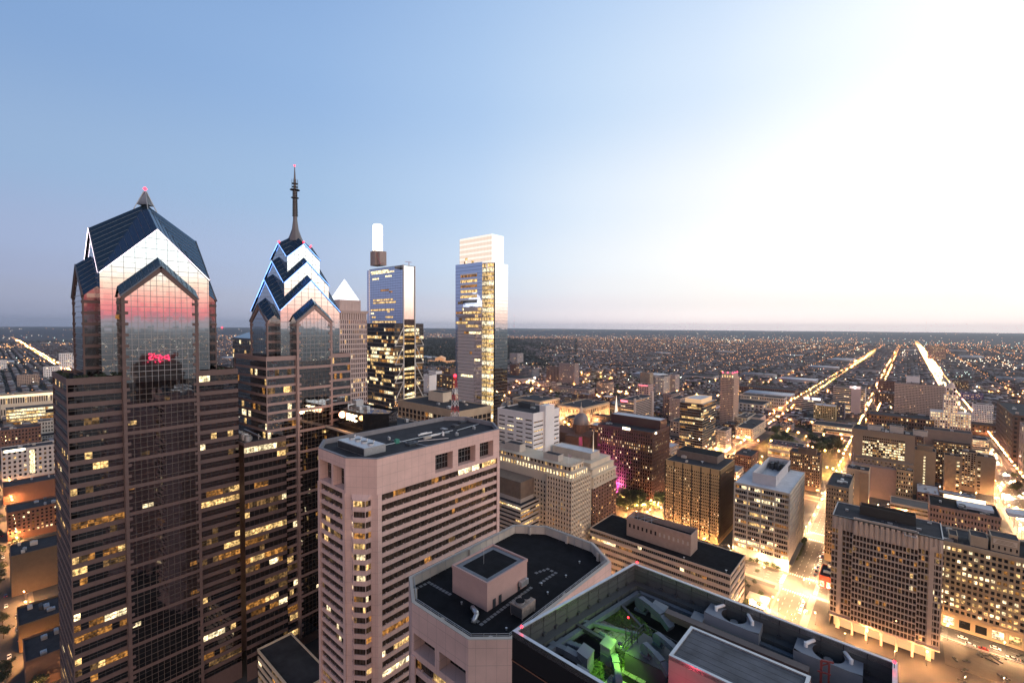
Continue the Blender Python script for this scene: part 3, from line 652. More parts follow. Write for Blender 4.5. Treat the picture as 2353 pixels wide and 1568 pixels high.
# openings on the far pink tower's loggia
y0 = 84.8; Ln = 145.6-84.8
us = [ysolve(v, -133.6, 137, y0)/Ln for v in (1000, 1040, 1052, 1092, 1102, 1133)]
pink_build(b, P, z, 132.6, 34, 3.65, (134.2, 141.0, [(us[0], us[1]), (us[2], us[3]), (us[4], min(us[5], .97))]), (133.8, 141.2, [(.05, .50), (.56, .95)]))
ro = MB(); ro.poly([(*p, z-1.6) for p in inset(P, .8)]); b.part('roof', ro, ROOF)
q = MB(); q.rim(inset(P, .05), z-1.9, z+.25, .9); b.part('parapet', q, mat('parapet_capping', (.20, .20, .22), var=.15, scale=.5))
# its sunken cooling-tower yard and roof plant
random.seed(31)
def quadz(zz, *pts): return [onz(px, py, zz) for px, py in pts]
c4 = quadz(146.2, (779, 1010.5), (843, 1028.5), (879, 1017.5), (823, 1000))
x0 = min(p[0] for p in c4); x1 = max(p[0] for p in c4); ya = min(p[1] for p in c4); yb = max(p[1] for p in c4)
ct = MB(); ct.box(x0, ya, 143.4, x1, yb, 146.2)
co = b.part('cooling_tower', ct, [GALV])
lv = MB()
for i in range(5): lv.box(x0+.3+i*(x1-x0-.6)/5, ya-.08, 143.6, x0+.15+(i+1)*(x1-x0-.6)/5, ya+.02, 145.9)
lv.build('louvre', STEEL_D, co)
for i in range(4):
    fx = x0+(x1-x0)*(.15+.23*i); fy = ya+(yb-ya)*.5; fn = MB(); fn.cyl((fx, fy), 1.15, 146.2, 146.75, 16, m=0, mt=1); fn.build('fan', [GALV, STEEL_D], co)
    pp = MB(); pp.tube((fx-.7, fy+1.6, 146.3), (fx-.7, fy+1.6, 147.3), .2, 6); pp.tube((fx-.7, fy+1.6, 147.2), (fx+.4, fy+1.2, 147.5), .2, 6); pp.build('pipe', WHITEP, co)
for (px, py, w_, d_, h_, m_) in ((905, 1018, 3, 1.2, 1.6, mat('green_housing', (.05, .22, .17))), (960, 1000, 12, .5, .5, WHITEP), (985, 1003, 10, .4, .5, WHITEP), (972, 1008, 6, 1, .8, CONC), (1010, 985, 4, 3, .3, STEEL), (1020, 995, 4, .7, .5, GALV), (1035, 980, 5, 3, .9, STEEL_D), (1052, 972, 6, 2, .8, STEEL_D), (1045, 1000, 2, 1, 1.2, GALV), (1085, 985, 1.5, 1.2, 1.2, GALV), (1015, 1000, 1, .8, 1.6, WHITEP), (930, 1022, 8, 3, .9, STEEL_D), (890, 1010, 1.4, 1, 1.2, GALV), (1070, 968, 9, .5, .4, STEEL_D)):
    X, Y = onz(px, py, z-1.6); u = MB(); u.box(X, Y, z-1.62, X+d_, Y+w_*.6, z-1.6+h_); u.box(X+.1*d_, Y+.1*w_, z-1.6+h_, X+.5*d_, Y+.4*w_, z-1.6+h_+.25); b.part('rooftop_unit', u, m_)
for (p, q_) in (((880, 1025), (1040, 990)), ((900, 1012), (1000, 1028)), ((1050, 990), (1100, 975)), ((960, 1015), (1030, 1008))):
    X, Y = onz(*p, z-1.6); X2, Y2 = onz(*q_, z-1.6); u = MB(); u.tube((X, Y, z-1.2), (X2, Y2, z-1.2), .13, 6); u.tube((X, Y, z-1.62), (X, Y, z-1.2), .1, 5); b.part('roof_pipe', u, GALV)
b.finish([PINK])
# lattice mast, red and white
mx, my = onz(1045, 961, z-1.6); mt = thing('lattice_mast', 'red and white lattice radio mast rising from the back of the pink tower roof', 'mast', (mx, my, z-1.6))
nseg = 7; mh = zat(mx, my, 1047, 864)-(z-1.6)
for i in range(nseg):
    q = MB(); z0_, z1_ = z-1.6+mh*i/nseg, z-1.6+mh*(i+1)/nseg; r0, r1 = 1.5-.14*i, 1.5-.14*(i+1)
    cn = [(1,1),(-1,1),(-1,-1),(1,-1)]
    for k in range(4):
        a, c_ = cn[k], cn[(k+1)%4]
        q.tube((mx+a[0]*r0, my+a[1]*r0, z0_), (mx+a[0]*r1, my+a[1]*r1, z1_), .085, 4)
        q.tube((mx+a[0]*r0, my+a[1]*r0, z0_), (mx+c_[0]*r1, my+c_[1]*r1, z1_), .05, 4); q.tube((mx+c_[0]*r0, my+c_[1]*r0, z0_), (mx+a[0]*r1, my+a[1]*r1, z1_), .05, 4)
        q.tube((mx+a[0]*r1, my+a[1]*r1, z1_), (mx+c_[0]*r1, my+c_[1]*r1, z1_), .05, 4)
    q.build('mast_section', WHITEP if i % 2 == 0 and i != 6 else mat('mast_red', (.55, .05, .04)), mt)
q = MB(); q.tube((mx, my, z-1.6+mh), (mx, my, z-1.6+mh+2), .12, 5); q.build('aerial', STEEL, mt)
q = MB(); q.sphere((mx, my, z-1.6+mh+.3), .8); q.build('beacon', RED_L, mt)
# nearer, lower twin
Q = [(-85, 62.9), (-66, 62.9), (-59.4, 68.9), (-59.4, 110.2), (-68.6, 116.3), (-86, 116.3), (-94.4, 110), (-94.4, 69)]
zq = 126.
b = pink_tower('granite_tower', 'nearer and lower pink granite tower with a many-sided flat black roof and a windowless penthouse', Q, zq, 0, 0, 0, 22)
pink_build(b, Q, zq, 113.6, 29, 3.65, (115.2, 119.6, [(.05, .35), (.4, .7)]), (115.0, 119.2, [(.04, .44), (.52, .96)]))
g = MB(); g.quad((-85.6, 64, 115), (-85.6, 64, 115), (-85.6, 64, 115), (-85.6, 64, 115))
# west chamfer with ribbons
random.seed(44); b.fac(Q[7], Q[0], 113.6-29*3.65, 113.6, 5, 29, zb=.44, zt=.03, d=.5, band=True, mull=.16, lit=.35, mix=(5, 3, 4, 2)); 
zd = zq-2.4
ro = MB(); ro.poly([(*p, zd) for p in inset(Q, .8)]); b.part('roof', ro, ROOF_D)
q = MB(); q.rim(inset(Q, .05), zd-.3, zq+.12, .8); b.part('parapet', q, CONC)
rl = MB(); I1 = inset(Q, 1.2)
for i in range(8):
    a, c_ = I1[i], I1[(i+1)%8]; rl.tube((*a, zq+.5), (*c_, zq+.5), .06, 4); rl.tube((*a, zq+.1), (*c_, zq+.1), .06, 4); n = max(2, int(sqrt((a[0]-c_[0])**2+(a[1]-c_[1])**2)/2.5))
    for j in range(n): t = j/n; rl.tube((a[0]+(c_[0]-a[0])*t, a[1]+(c_[1]-a[1])*t, zd), (a[0]+(c_[0]-a[0])*t, a[1]+(c_[1]-a[1])*t, zq+.5), .05, 4)
b.part('roof_railing', rl, STEEL)
for i in range(8):
    a, c_ = inset(Q, .8)[i], inset(Q, .8)[(i+1)%8]; q = MB(); t = .5; X, Y = a[0]+(c_[0]-a[0])*t, a[1]+(c_[1]-a[1])*t; cx_, cy_ = -77, 90; d = Vector((cx_-X, cy_-Y)).normalized()
    q.box(X+d.x*.4-.35, Y+d.y*.4-.35, zd-.02, X+d.x*.4+.35, Y+d.y*.4+.35, zq-.1); b.part('parapet_buttress', q, CONC)
se = onz(1119, 1404.5, zd); zp = zat(*se, 1120.3, 1337.7); sw = onz(1038.3, 1296.7, zp); ne = onz(1210.6, 1282.6, zp)
px0, px1, py0, py1 = sw[0], se[0], se[1], ne[1]
po = penthouse(b, px0, py0, px1, py1, zd-.05, zp, mat('pink_stucco', (.45, .29, .26), var=.06, scale=.4), ROOF_D)
q = MB(); q.rim(rect(px0+.4, py0+.4, px1-.4, py1-.4), zp-.42, zp-.36, 1.3); q.build('roof_border', mat('grey_ballast', (.16, .17, .19), var=.2, scale=1), po)
q = MB(); q.tube((px0+5, py0+6, zp-.4), (px0+5, py0+6, zp+3.6), .06, 5); q.build('lightning_rod', GALV, po)
for u in (.16, .30, .78):
    q = MB(); y_ = py0+(py1-py0)*u; q.box(px1+.02, y_-.5, zd, px1+.08, y_+.5, zd+2.1); q.build('door', STEEL_D, po)
for u in (.80, .86, .92):
    q = MB(); y_ = py0+(py1-py0)*u; q.box(px1+.1, y_-.5, zd+1.2, px1+1.1, y_+.5, zd+2.5); q.cyl((px1+.6, y_), .35, zd+2.5, zd+2.55, 10); b.part('condenser', q, GALV)
# cooling unit with two fans
cu = quadz(zd+2.6, (1177, 1382), (1199, 1399.5), (1230, 1378), (1205, 1366)); ux0, uy0, ux1, uy1 = min(p[0] for p in cu), min(p[1] for p in cu), max(p[0] for p in cu), max(p[1] for p in cu)
q = MB(); q.box(ux0, uy0, zd+.4, ux1, uy1, zd+2.9); 
for ex in (ux0+.1, ux1-.3):
    for ey in (uy0+.1, uy1-.3): q.box(ex, ey, zd-.02, ex+.2, ey+.2, zd+.4)
uo = b.part('cooling_unit', q, mat('rusty_sheet', (.27, .22, .19), var=.5, scale=.8))
for t in (.28, .72):
    q = MB(); fx, fy = ux0+(ux1-ux0)*.5, uy0+(uy1-uy0)*t; q.cyl((fx, fy), 1.1, zd+2.9, zd+3.4, 20, mt=1); q.build('fan', [STEEL, ROOF_D], uo)
q = MB(); q.box(ux0+.15, uy0-.06, zd+.5, ux1-.15, uy0+.02, zd+2.6); q.build('louvre', STEEL_D, uo)
q = MB(); dx, dy = onz(1085, 1400, zd); q.tube((dx, dy, zd+.6), (dx+3, dy-1.5, zd+1.2), .55, 10); q.tube((dx+3, dy-1.5, zd+1.2), (dx+3.6, dy-3.2, zd+.1), .55, 10); b.part('duct', q, GALV, smooth=True)
pv = MB()
for (a, c_) in (((1087, 1420), (1106, 1433)), ((1106, 1433), (1225, 1345)), ((948, 1355), (985, 1337)), ((985, 1337), (1040, 1368)), ((1232, 1315), (1258, 1306)), ((1258, 1306), (1276, 1315)), ((1276, 1315), (1242, 1338)), ((1242, 1338), (1232, 1330))):
    A, B_ = Vector(onz(*a, zd)), Vector(onz(*c_, zd)); n = max(1, int((B_-A).length/1.1))
    for i in range(n): p = A+(B_-A)*(i/n); pv.box(p.x-.42, p.y-.42, zd-.01, p.x+.42, p.y+.42, zd+.05)
b.part('walkway', pv, mat('roof_paver', (.15, .15, .16), var=.25, scale=2))
for (px, py) in ((1244, 1343), (1258, 1364), (1222, 1404), (1060, 1387), (1163, 1447), (1300, 1325), (1331, 1293)):
    X, Y = onz(px, py, zd); q = MB(); q.cyl((X, Y), .16, zd-.01, zd+.5, 8); q.cyl((X, Y), .26, zd+.5, zd+.62, 8); b.part('roof_vent', q, GALV)
b.finish([PINK])
# ------------------------------------------------------------------ the dark tower close below, seen into its open plant roof
random.seed(50)
SIDING = mat('grey_wall_panel', (.060, .067, .072), rough=.55, var=.08, scale=.6)
BLUE_ST = mat('blue_grey_steel', (.09, .115, .145), rough=.5, var=.15, scale=1.5)
zr = 160.; zf = 156.2
FP = [(-28.7, 33.3), (.35, 33.0), (.1, 53.1), (-25.6, 53.4)]
b = Bld('glass_tower', 'black glass tower close below, its open roof well packed with fans, ducts and beams', 'skyscraper', -28.7, 33, .4, 53.4)
wl = MB()
for i in range(4):
    a, c_ = FP[i], FP[(i+1)%4]; wl.quad((*a,0),(*c_,0),(*c_,zr),(*a,zr))
    for k in range(12): z_ = zr-3-k*3.6; d = Vector((c_[0]-a[0], c_[1]-a[1])).normalized(); n = Vector((d.y, -d.x))*.06; wl.quad((a[0]+n.x,a[1]+n.y,z_),(c_[0]+n.x,c_[1]+n.y,z_),(c_[0]+n.x,c_[1]+n.y,z_+.12),(a[0]+n.x,a[1]+n.y,z_+.12), 1)
b.part('wall', wl, [mat('black_curtain_wall', (.012, .012, .014), rough=.12), mat('bronze_strip', (.16, .08, .05), rough=.4)])
I0, I1, I2 = FP, inset(FP, .35), inset(FP, 1.3)
q = MB(); q.rim(FP, zr-.6, zr, .35); b.part('parapet_cap', q, GALV)
pw = MB()
for i in range(4):                                    # panelled inner face of the screen wall, then the deeper wall of the well
    a, c_ = I1[i], I1[(i+1)%4]; e, g_ = I2[i], I2[(i+1)%4]
    pw.quad((*c_,zr-2.0),(*a,zr-2.0),(*a,zr-.1),(*c_,zr-.1)); pw.quad((*a,zr-2.0),(*c_,zr-2.0),(*g_,zr-2.0),(*e,zr-2.0)); pw.quad((*g_,zf),(*e,zf),(*e,zr-2.0),(*g_,zr-2.0))
b.part('screen_wall', pw, SIDING)
ps = MB()
for i in (2, 3):
    a, c_ = I1[i], I1[(i+1)%4]; e, g_ = I2[i], I2[(i+1)%4]; ln = sqrt((a[0]-c_[0])**2+(a[1]-c_[1])**2); n = int(ln/1.75)
    for j in range(1, n):
        t = j/n; p = (a[0]+(c_[0]-a[0])*t, a[1]+(c_[1]-a[1])*t); r_ = (e[0]+(g_[0]-e[0])*t, e[1]+(g_[1]-e[1])*t)
        ps.box(p[0]-.035, p[1]-.035, zr-2.0, p[0]+.035, p[1]+.035, zr-.1); ps.box(r_[0]-.04, r_[1]-.04, zf, r_[0]+.04, r_[1]+.04, zr-2.0)
        ps.box(p[0]-.2, p[1]-.2, zr-2.0, p[0]+.2, p[1]+.2, zr-1.7)
    ps.beam((*a, zr-1.2), (*c_, zr-1.2), .05, .05)
b.part('panel_joint', ps, STEEL_D)
q = MB(); q.poly([(*p, zf) for p in I2]); b.part('well_floor', q, ROOF_D)
sed = [onz(*p, zf+.03) for p in ((1330, 1400), (1400, 1375), (1475, 1420), (1500, 1450), (1470, 1530), (1380, 1580), (1330, 1545), (1385, 1500), (1390, 1460), (1350, 1430))]
q = MB(); q.poly([(*p, zf+.03) for p in sed][::-1]); q.m = [0]; SEDUM = mat('sedum_bed', (.10, .14, .05), var=.6, scale=6, bump=.8, bscale=9); b.part('sedum_bed', q, SEDUM)
leafs = MB()
for i in range(1500):
    px, py = random.uniform(1340, 1495), random.uniform(1385, 1560); X, Y = onz(px, py, zf)
    inside = False; j = len(sed)-1
    for k in range(len(sed)):
        if (sed[k][1] > Y) != (sed[j][1] > Y) and X < (sed[j][0]-sed[k][0])*(Y-sed[k][1])/(sed[j][1]-sed[k][1])+sed[k][0]: inside = not inside
        j = k
    if inside: leaf_mass(leafs, (X, Y, zf+.08), .12, 3, .10, .5)
tag(leafs.build('ground_cover', mat('sedum_leaf', (.13, .18, .06), var=.5, scale=5)), 'low green planting on the roof well floor of the black glass tower', 'ground cover', kind='stuff')
pv = MB()
for (a, n_, m_) in (((1360, 1425), 3, 2), ((1372, 1440), 3, 2), ((1420, 1462), 5, 2), ((1433, 1532), 3, 2), ((1395, 1560), 3, 2)):
    X, Y = onz(*a, zf)
    for i in range(n_):
        for j in range(m_): pv.box(X+i*.85, Y-j*.85, zf+.04, X+i*.85+.78, Y-j*.85+.78, zf+.11)
b.part('walkway', pv, mat('pale_paver', (.34, .34, .30), var=.15, scale=3))
wb = MB()
for i in (2, 3):
    a, c_ = inset(FP, 1.9)[i], inset(FP, 1.9)[(i+1)%4]; wb.beam((*a, zr-2.5), (*c_, zr-2.5), .5, .5)
b.part('wall_beam', wb, BLUE_ST)
zb_ = zr-2.2
for (p, q_, z1, z2, w_, m_) in (((1296,1418),(1436,1497),zb_,zb_-.3,.4,STEEL_D), ((1299,1417),(1466,1456),zb_,zf+.9,.35,BLUE_ST), ((1395,1354),(1474,1440),zb_,zb_-.5,.3,STEEL_D), ((1568,1367),(1545,1432),zb_,zf+.8,.22,BLUE_ST)):
    q = MB(); q.beam((*onz(*p, z1), z1), (*onz(*q_, z2), z2), w_, w_*.9); b.part('steel_beam', q, m_)
q = MB(); a = onz(1530, 1408, zr-1.6); c_ = onz(1858, 1545, zr-1.6); q.beam((*a, zr-1.6), (*c_, zr-1.6), .9, .7); b.part('steel_beam', q, mat('brown_steel', (.10, .075, .07), rough=.6, var=.2))
# central plinth with its railing and fan units
A, B_, C_, D_ = onz(1435, 1497, zr-1.9), onz(1533, 1545, zr-1.9), onz(1563, 1500, zr-1.9), onz(1478, 1452, zr-1.9)
q = MB(); q.prism([A, B_, C_, D_], zf, zr-1.9); q.rim([A, B_, C_, D_], zr-1.9, zr-2.0, .25); b.part('plinth', q, SIDING)
q = MB()
for (s, e) in ((D_, A), (D_, C_)):
    for k in range(7): t = k/6; X, Y = s[0]+(e[0]-s[0])*t, s[1]+(e[1]-s[1])*t; q.tube((X, Y, zr-1.7), (X, Y, zr-.95), .035, 4)
    for h in (.95, 1.45): q.tube((*s, zr-h), (*e, zr-h), .035, 4)
for k in range(2): X, Y = onz(1437+k*12, 1482-k*8, zr-2.2); q.tube((X, Y, zr-1.9), (X, Y, zr-.4), .05, 4); q.tube((X+.7, Y, zr-1.9), (X+.7, Y, zr-.4), .05, 4); q.tube((X, Y, zr-.4), (X+.7, Y, zr-.4), .05, 4)
b.part('railing', q, STEEL_D)
def blower(px, py, z0, ang, sc=1.):
    X, Y = onz(px, py, z0+1.*sc); u = MB(); d = Vector((cos(ang), sin(ang), 0)); nn = Vector((-sin(ang), cos(ang), 0)); c0 = Vector((X, Y, z0+1.0*sc))
    u.tube(c0-nn*.45*sc, c0+nn*.45*sc, .95*sc, 18); u.tube(c0+nn*.45*sc, c0+nn*.75*sc, .6*sc, 14, r2=.35*sc)
    u.beam(c0+Vector((0,0,.55*sc)), c0+d*2.0*sc+Vector((0,0,.55*sc)), .8*sc, .8*sc)
    u.box(X-.9*sc, Y-.6*sc, z0-.02, X+.9*sc, Y+.6*sc, z0+.2); o = b.part('blower', u, BLUE_ST)
    v = MB(); e = c0+d*2.0*sc+Vector((0,0,.55*sc)); g_ = e+d*1.8*sc+Vector((0,0,-.2*sc)); v.beam(e, g_, 1.0*sc, .9*sc); v.beam(g_, g_+d*1.6*sc+Vector((0,0,-.8*sc)), 1.1*sc, .8*sc); v.build('duct', BLUE_ST, o)
blower(1474, 1386, zf+.9, -.35, .8); blower(1484, 1490, zr-1.9, -.45, .6); blower(1512, 1466, zr-1.9, -.35, .6); blower(1268, 1490, zf+.1, .15, .75); blower(1420, 1562, zf+.2, 2.2, .7)
def ahu(p1, p2, p3, z1, m_, z0=None):
    """air handling cabinet from three surveyed corners of its lid"""
    a, c_, e = onz(*p1, z1), onz(*p2, z1), onz(*p3, z1); g_ = (a[0]+e[0]-c_[0], a[1]+e[1]-c_[1]); u = MB(); pts = [a, c_, e, g_]
    ar = sum(pts[i][0]*pts[(i+1)%4][1]-pts[(i+1)%4][0]*pts[i][1] for i in range(4)); pts = pts if ar > 0 else pts[::-1]
    z0 = zf if z0 is None else z0; u.prism(pts, z0, z1); u.prism(inset(pts, -.05), z1-.12, z1+.03); u.prism(inset(pts, -.025), (z0+z1)/2-.05, (z0+z1)/2+.05); return b.part('air_handler', u, m_)
CAB = mat('cabinet_enamel', (.17, .19, .21), rough=.5, var=.06)
ahu((1326, 1495), (1349, 1512), (1364, 1492), zf+1.9, CAB); ahu((1379, 1477), (1402, 1490), (1416, 1471), zf+1.9, CAB); ahu((1320, 1541), (1345, 1556), (1352, 1539), zf+1.5, CAB)
ahu((1495, 1391), (1524, 1406), (1534, 1392), zf+2.2, CAB, zf+.9); ahu((1587, 1418), (1612, 1428), (1620, 1412), zr-1.8, CAB, zr-3.2)
ahu((1585, 1388), (1612, 1397), (1622, 1385), zf+1.4, BLUE_ST)
q = MB()
for i in range(5): a = onz(1280+i*11, 1466+i*5, zf+1.3); q.box(a[0], a[1], zf+.7, a[0]+.8, a[1]+.6, zf+1.3+.03*i)
b.part('duct', q, BLUE_ST)
q = MB(); a, c_ = onz(1378, 1455, zf+1.2), onz(1430, 1490, zf+1.2); q.tube((*a, zf+1.2), (*c_, zf+1.2), .3, 8); b.part('roof_pipe', q, BLUE_ST)
# two big fan housings
def fan_house(p1, p2, p3, p4, zt, fx, fy, pr):
    pts = [onz(*p, zt) for p in (p4, p3, p2, p1)]
    cx_, cy_ = sum(p[0] for p in pts)/4, sum(p[1] for p in pts)/4
    u = MB(); n = 28; k0 = [(cos(2*pi*i/n), sin(2*pi*i/n)) for i in range(n)]; rr = .86*min(abs((pts[(i+1)%4][0]-pts[i][0])*(cy_-pts[i][1])-(pts[(i+1)%4][1]-pts[i][1])*(cx_-pts[i][0]))/sqrt((pts[(i+1)%4][0]-pts[i][0])**2+(pts[(i+1)%4][1]-pts[i][1])**2) for i in range(4))
    u.prism(pts, zf, zt, cap=False)
    ed = []
    for a in k0:                                       # lid ring between the round opening and the rectangular edge
        best = 1e9
        for i in range(4):
            A_, B2 = Vector(pts[i]), Vector(pts[(i+1)%4]); e = B2-A_; nrm = Vector((e.y, -e.x)).normalized(); dd = (A_-Vector((cx_, cy_))).dot(nrm); q_ = nrm.x*a[0]+nrm.y*a[1]
            if q_ > 1e-6: best = min(best, dd/q_)
        ed.append((cx_+a[0]*best, cy_+a[1]*best))
    for i in range(n):
        j = (i+1)%n; u.quad((cx_+k0[i][0]*rr, cy_+k0[i][1]*rr, zt), (*ed[i], zt), (*ed[j], zt), (cx_+k0[j][0]*rr, cy_+k0[j][1]*rr, zt))
        u.quad((cx_+k0[j][0]*rr, cy_+k0[j][1]*rr, zt), (cx_+k0[j][0]*rr, cy_+k0[j][1]*rr, zt-1.2), (cx_+k0[i][0]*rr, cy_+k0[i][1]*rr, zt-1.2), (cx_+k0[i][0]*rr, cy_+k0[i][1]*rr, zt), 1)
    o = b.part('fan_housing', u, [mat('fan_housing_enamel', (.20, .225, .26), rough=.5, var=.08), STEEL_D])
    v = MB(); v.poly([(cx_+a[0]*rr, cy_+a[1]*rr, zt-1.2) for a in k0], 1); v.cyl((cx_, cy_), .38, zt-1.1, zt-.55, 14)
    for i in range(6):
        t = i*pi/3; t2 = t+.42; v.quad((cx_+.35*cos(t), cy_+.35*sin(t), zt-.95), (cx_+rr*.92*cos(t), cy_+rr*.92*sin(t), zt-1.0), (cx_+rr*.92*cos(t2), cy_+rr*.92*sin(t2), zt-.8), (cx_+.35*cos(t2), cy_+.35*sin(t2), zt-.8), 1)
    v.build('fan', [GALV, STEEL_D], o)
    for (s, e) in pr:
        a, c_ = onz(*s, zt+.3), onz(*e, zt+.3); pp = MB(); pp.tube((*a, zt+.32), (*c_, zt+.32), .17, 8); pp.tube((*a, zt-.02), (*a, zt+.45), .17, 8); pp.sphere((*c_, zt+.32), .17); pp.build('lifting_arm', WHITEP, o)
fan_house((1637,1379), (1755.5,1422.6), (1742.7,1456.6), (1617,1405), zr-1.1, 0, 0, (((1645,1395),(1669,1387)), ((1728,1428),(1717,1407))))
fan_house((1835,1454), (1984,1510.4), (1981.6,1552.6), (1822,1490.5), zr-1.1, 0, 0, (((1851,1477),(1876,1467)), ((1955,1516),(1936,1491))))
# raised lift house with a grey boarded roof
zt = zr+.6; lp = [onz(*p, zt) for p in ((1536, 1503), (1587, 1436), (1863, 1552))]; lp.append((lp[0][0]+lp[2][0]-lp[1][0], lp[0][1]+lp[2][1]-lp[1][1])); lp = [lp[0], lp[3], lp[2], lp[1]]
q = MB(); q.prism(lp, zf, zt-.12, cap=False); o = b.part('lift_house', q, mat('lift_house_wall', (.34, .22, .21), var=.08, scale=.6, panel=(2.4, 1.2, .05, .15)))
q = MB(); q.poly([(*p, zt-.12) for p in inset(lp, .1)]); q.build('roof', mat('weathered_roof_felt', (.085, .092, .108), rough=.8, var=.45, scale=.35, bump=.3, bscale=.6), o)
q = MB(); q.rim(lp, zt-.4, zt, .28); q.build('coping', GALV, o)
q = MB()
for i in range(1, 7):
    t = i/7; a = (lp[0][0]+(lp[3][0]-lp[0][0])*t, lp[0][1]+(lp[3][1]-lp[0][1])*t); c_ = (lp[1][0]+(lp[2][0]-lp[1][0])*t, lp[1][1]+(lp[2][1]-lp[1][1])*t); q.beam((*a, zt-.118), (*c_, zt-.118), .03, .02)
q.build('roof_seam', mat('roof_seam', (.06, .065, .075)), o)
# window-cleaning davit, red
q = MB(); X, Y = onz(1897, 1540, zr-1.); q.box(X-.45, Y-.1, zf, X-.27, Y+.08, zr-.2); q.box(X+.15, Y-.1, zf, X+.3, Y+.05, zr-.1); q.beam((X-.4, Y, zr-.2), (X+.55, Y+.15, zr-.05), .14, .16); q.beam((X-.4, Y-.05, zr-.7), (X+.25, Y, zr-.15), .08, .08); q.beam((X-.6, Y-.3, zr-1.1), (X+.4, Y-.25, zr-1.0), .1, .12)
b.part('davit', q, mat('davit_red_paint', (.22, .045, .045), rough=.6, var=.2))
for (px, py, rz_) in ((1198, 1438, zr+.5), (1463.5, 1290.5, zr+.55), (2054.5, 1519, zr+.55)):
    X, Y = onz(px, py, rz_); q = MB(); q.sphere((X, Y, rz_), .13); o = b.part('beacon', q, RED_L); q = MB(); q.cyl((X, Y), .03, rz_-1.2, rz_-.1, 6); q.build('beacon_post', STEEL_D, o)
q = MB(); X, Y = onz(1443, 1417, zf+1.5); q.sphere((X, Y, zf+1.5), .1); b.part('beacon', q, RED_L)
def lamp(name, kind, loc, energy, col, parent, r=.15, aim=None, ang=100):
    l_ = bpy.data.lights.new(name, kind); l_.energy = energy; l_.color = col; l_.shadow_soft_size = r
    o_ = bpy.data.objects.new(name, l_); COL.objects.link(o_); o3 = ORG[parent]; o_.location = [loc[i]-o3[i] for i in range(3)]; o_.parent = parent
    if aim: l_.spot_size = radians(ang); l_.spot_blend = .4; o_.rotation_euler = (Vector(loc)-Vector(aim)).to_track_quat('Z', 'Y').to_euler()
    return o_
X, Y = onz(1424, 1478, zf+3.1); q = MB(); q.box(X-.18, Y-.18, zf+3.05, X+.18, Y+.18, zf+3.2); q.cyl((X+.1, Y+.1), .04, zf, zf+3.1, 6); b.part('floodlight', q, STEEL_D)
lamp('green_flood', 'SPOT', (X, Y, zf+3.0), 900, (.36, 1, .07), b.o, .15, (X-.6, Y+.6, zf), 140)
lamp('green_glow', 'POINT', (X-2., Y+2.6, zf+2.2), 160, (.36, 1, .08), b.o, .15)
X, Y = onz(1700, 1610, zr-1); lamp('red_glow', 'POINT', (lp[0][0]+1.5, lp[0][1]-2.2, zr-1.5), 120, (1, .06, .12), b.o, .12)
b.finish(SIDING)

# ------------------------------------------------------------------ far glass skyscrapers
random.seed(60)
# lantern tower
Xa, Ya = at(906, 640); zl = 193.
W_ = _solve(843, lambda t: (Xa-t, Ya, zl)); D_ = _solve(972.5, lambda t: (Xa, Ya+t, zl))
b = Bld('lantern_skyscraper', 'stepped glass skyscraper with diagonal braces and a glowing white lantern on top', 'skyscraper', Xa-W_, Ya, Xa, Ya+D_, GL_BLACK, 60)
b.frame = FRAME_L
y1 = Ya+_solve(926, lambda t: (Xa, Ya+t, zl)); y2 = Ya+_solve(953, lambda t: (Xa, Ya+t, zl)); y3 = y1+(y2-y1)*.22
rows = {r: random.choice((.05, .15, .3, .5, .75)) for r in range(40)}
kw = dict(zb=.22, zt=.06, d=.2, band=True, mull=.2, mix=(6, 3, 5, 2), rows=rows)
b.fac((Xa-W_, Ya), (Xa, Ya), 6, zl-1, 22, 33, **kw); b.fac((Xa, Ya), (Xa, y1), 6, zl-1, 8, 33, **kw); b.fac((Xa, y2), (Xa, Ya+D_), 6, zl-1, 8, 33, **kw)
wallq(b, (Xa, Ya+D_), (Xa-W_, Ya+D_), 0, zl); wallq(b, (Xa-W_, Ya+D_), (Xa-W_, Ya), 0, zl)
for p, q_ in (((Xa-W_, Ya), (Xa, Ya)), ((Xa, Ya), (Xa, Ya+D_))): wallq(b, p, q_, 0, 6); wallq(b, p, q_, zl-1, zl)
q = MB(); q.prism(rect(Xa-W_, Ya, Xa, Ya+D_), zl-.5, zl); b.part('roof', q, ROOF)
zt = zat(Xa, y1, 928, 608); xw = Xa-_solve(848, lambda t: (Xa-t, y1, zt))
S_BLUE = MB()
gp = MB(); gp.quad((xw, y1, zl), (Xa-1, y1, zl), (Xa-1, y1, zt-1), (xw, y1, zt-1))
nr = 23; hh = (zt-zl)/nr
for r in range(nr): gp.quad((xw, y1-.05, zl+r*hh), (Xa-1, y1-.05, zl+r*hh), (Xa-1, y1-.05, zl+r*hh+.35), (xw, y1-.05, zl+r*hh+.35), 1)
for i in range(14): u = xw+(Xa-xw)*i/14; gp.quad((u-.08, y1-.07, zl), (u+.08, y1-.07, zl), (u+.08, y1-.07, zt-1), (u-.08, y1-.07, zt-1), 1)
b.part('curtain_wall', gp, [GL_BLUE, STEEL_D])
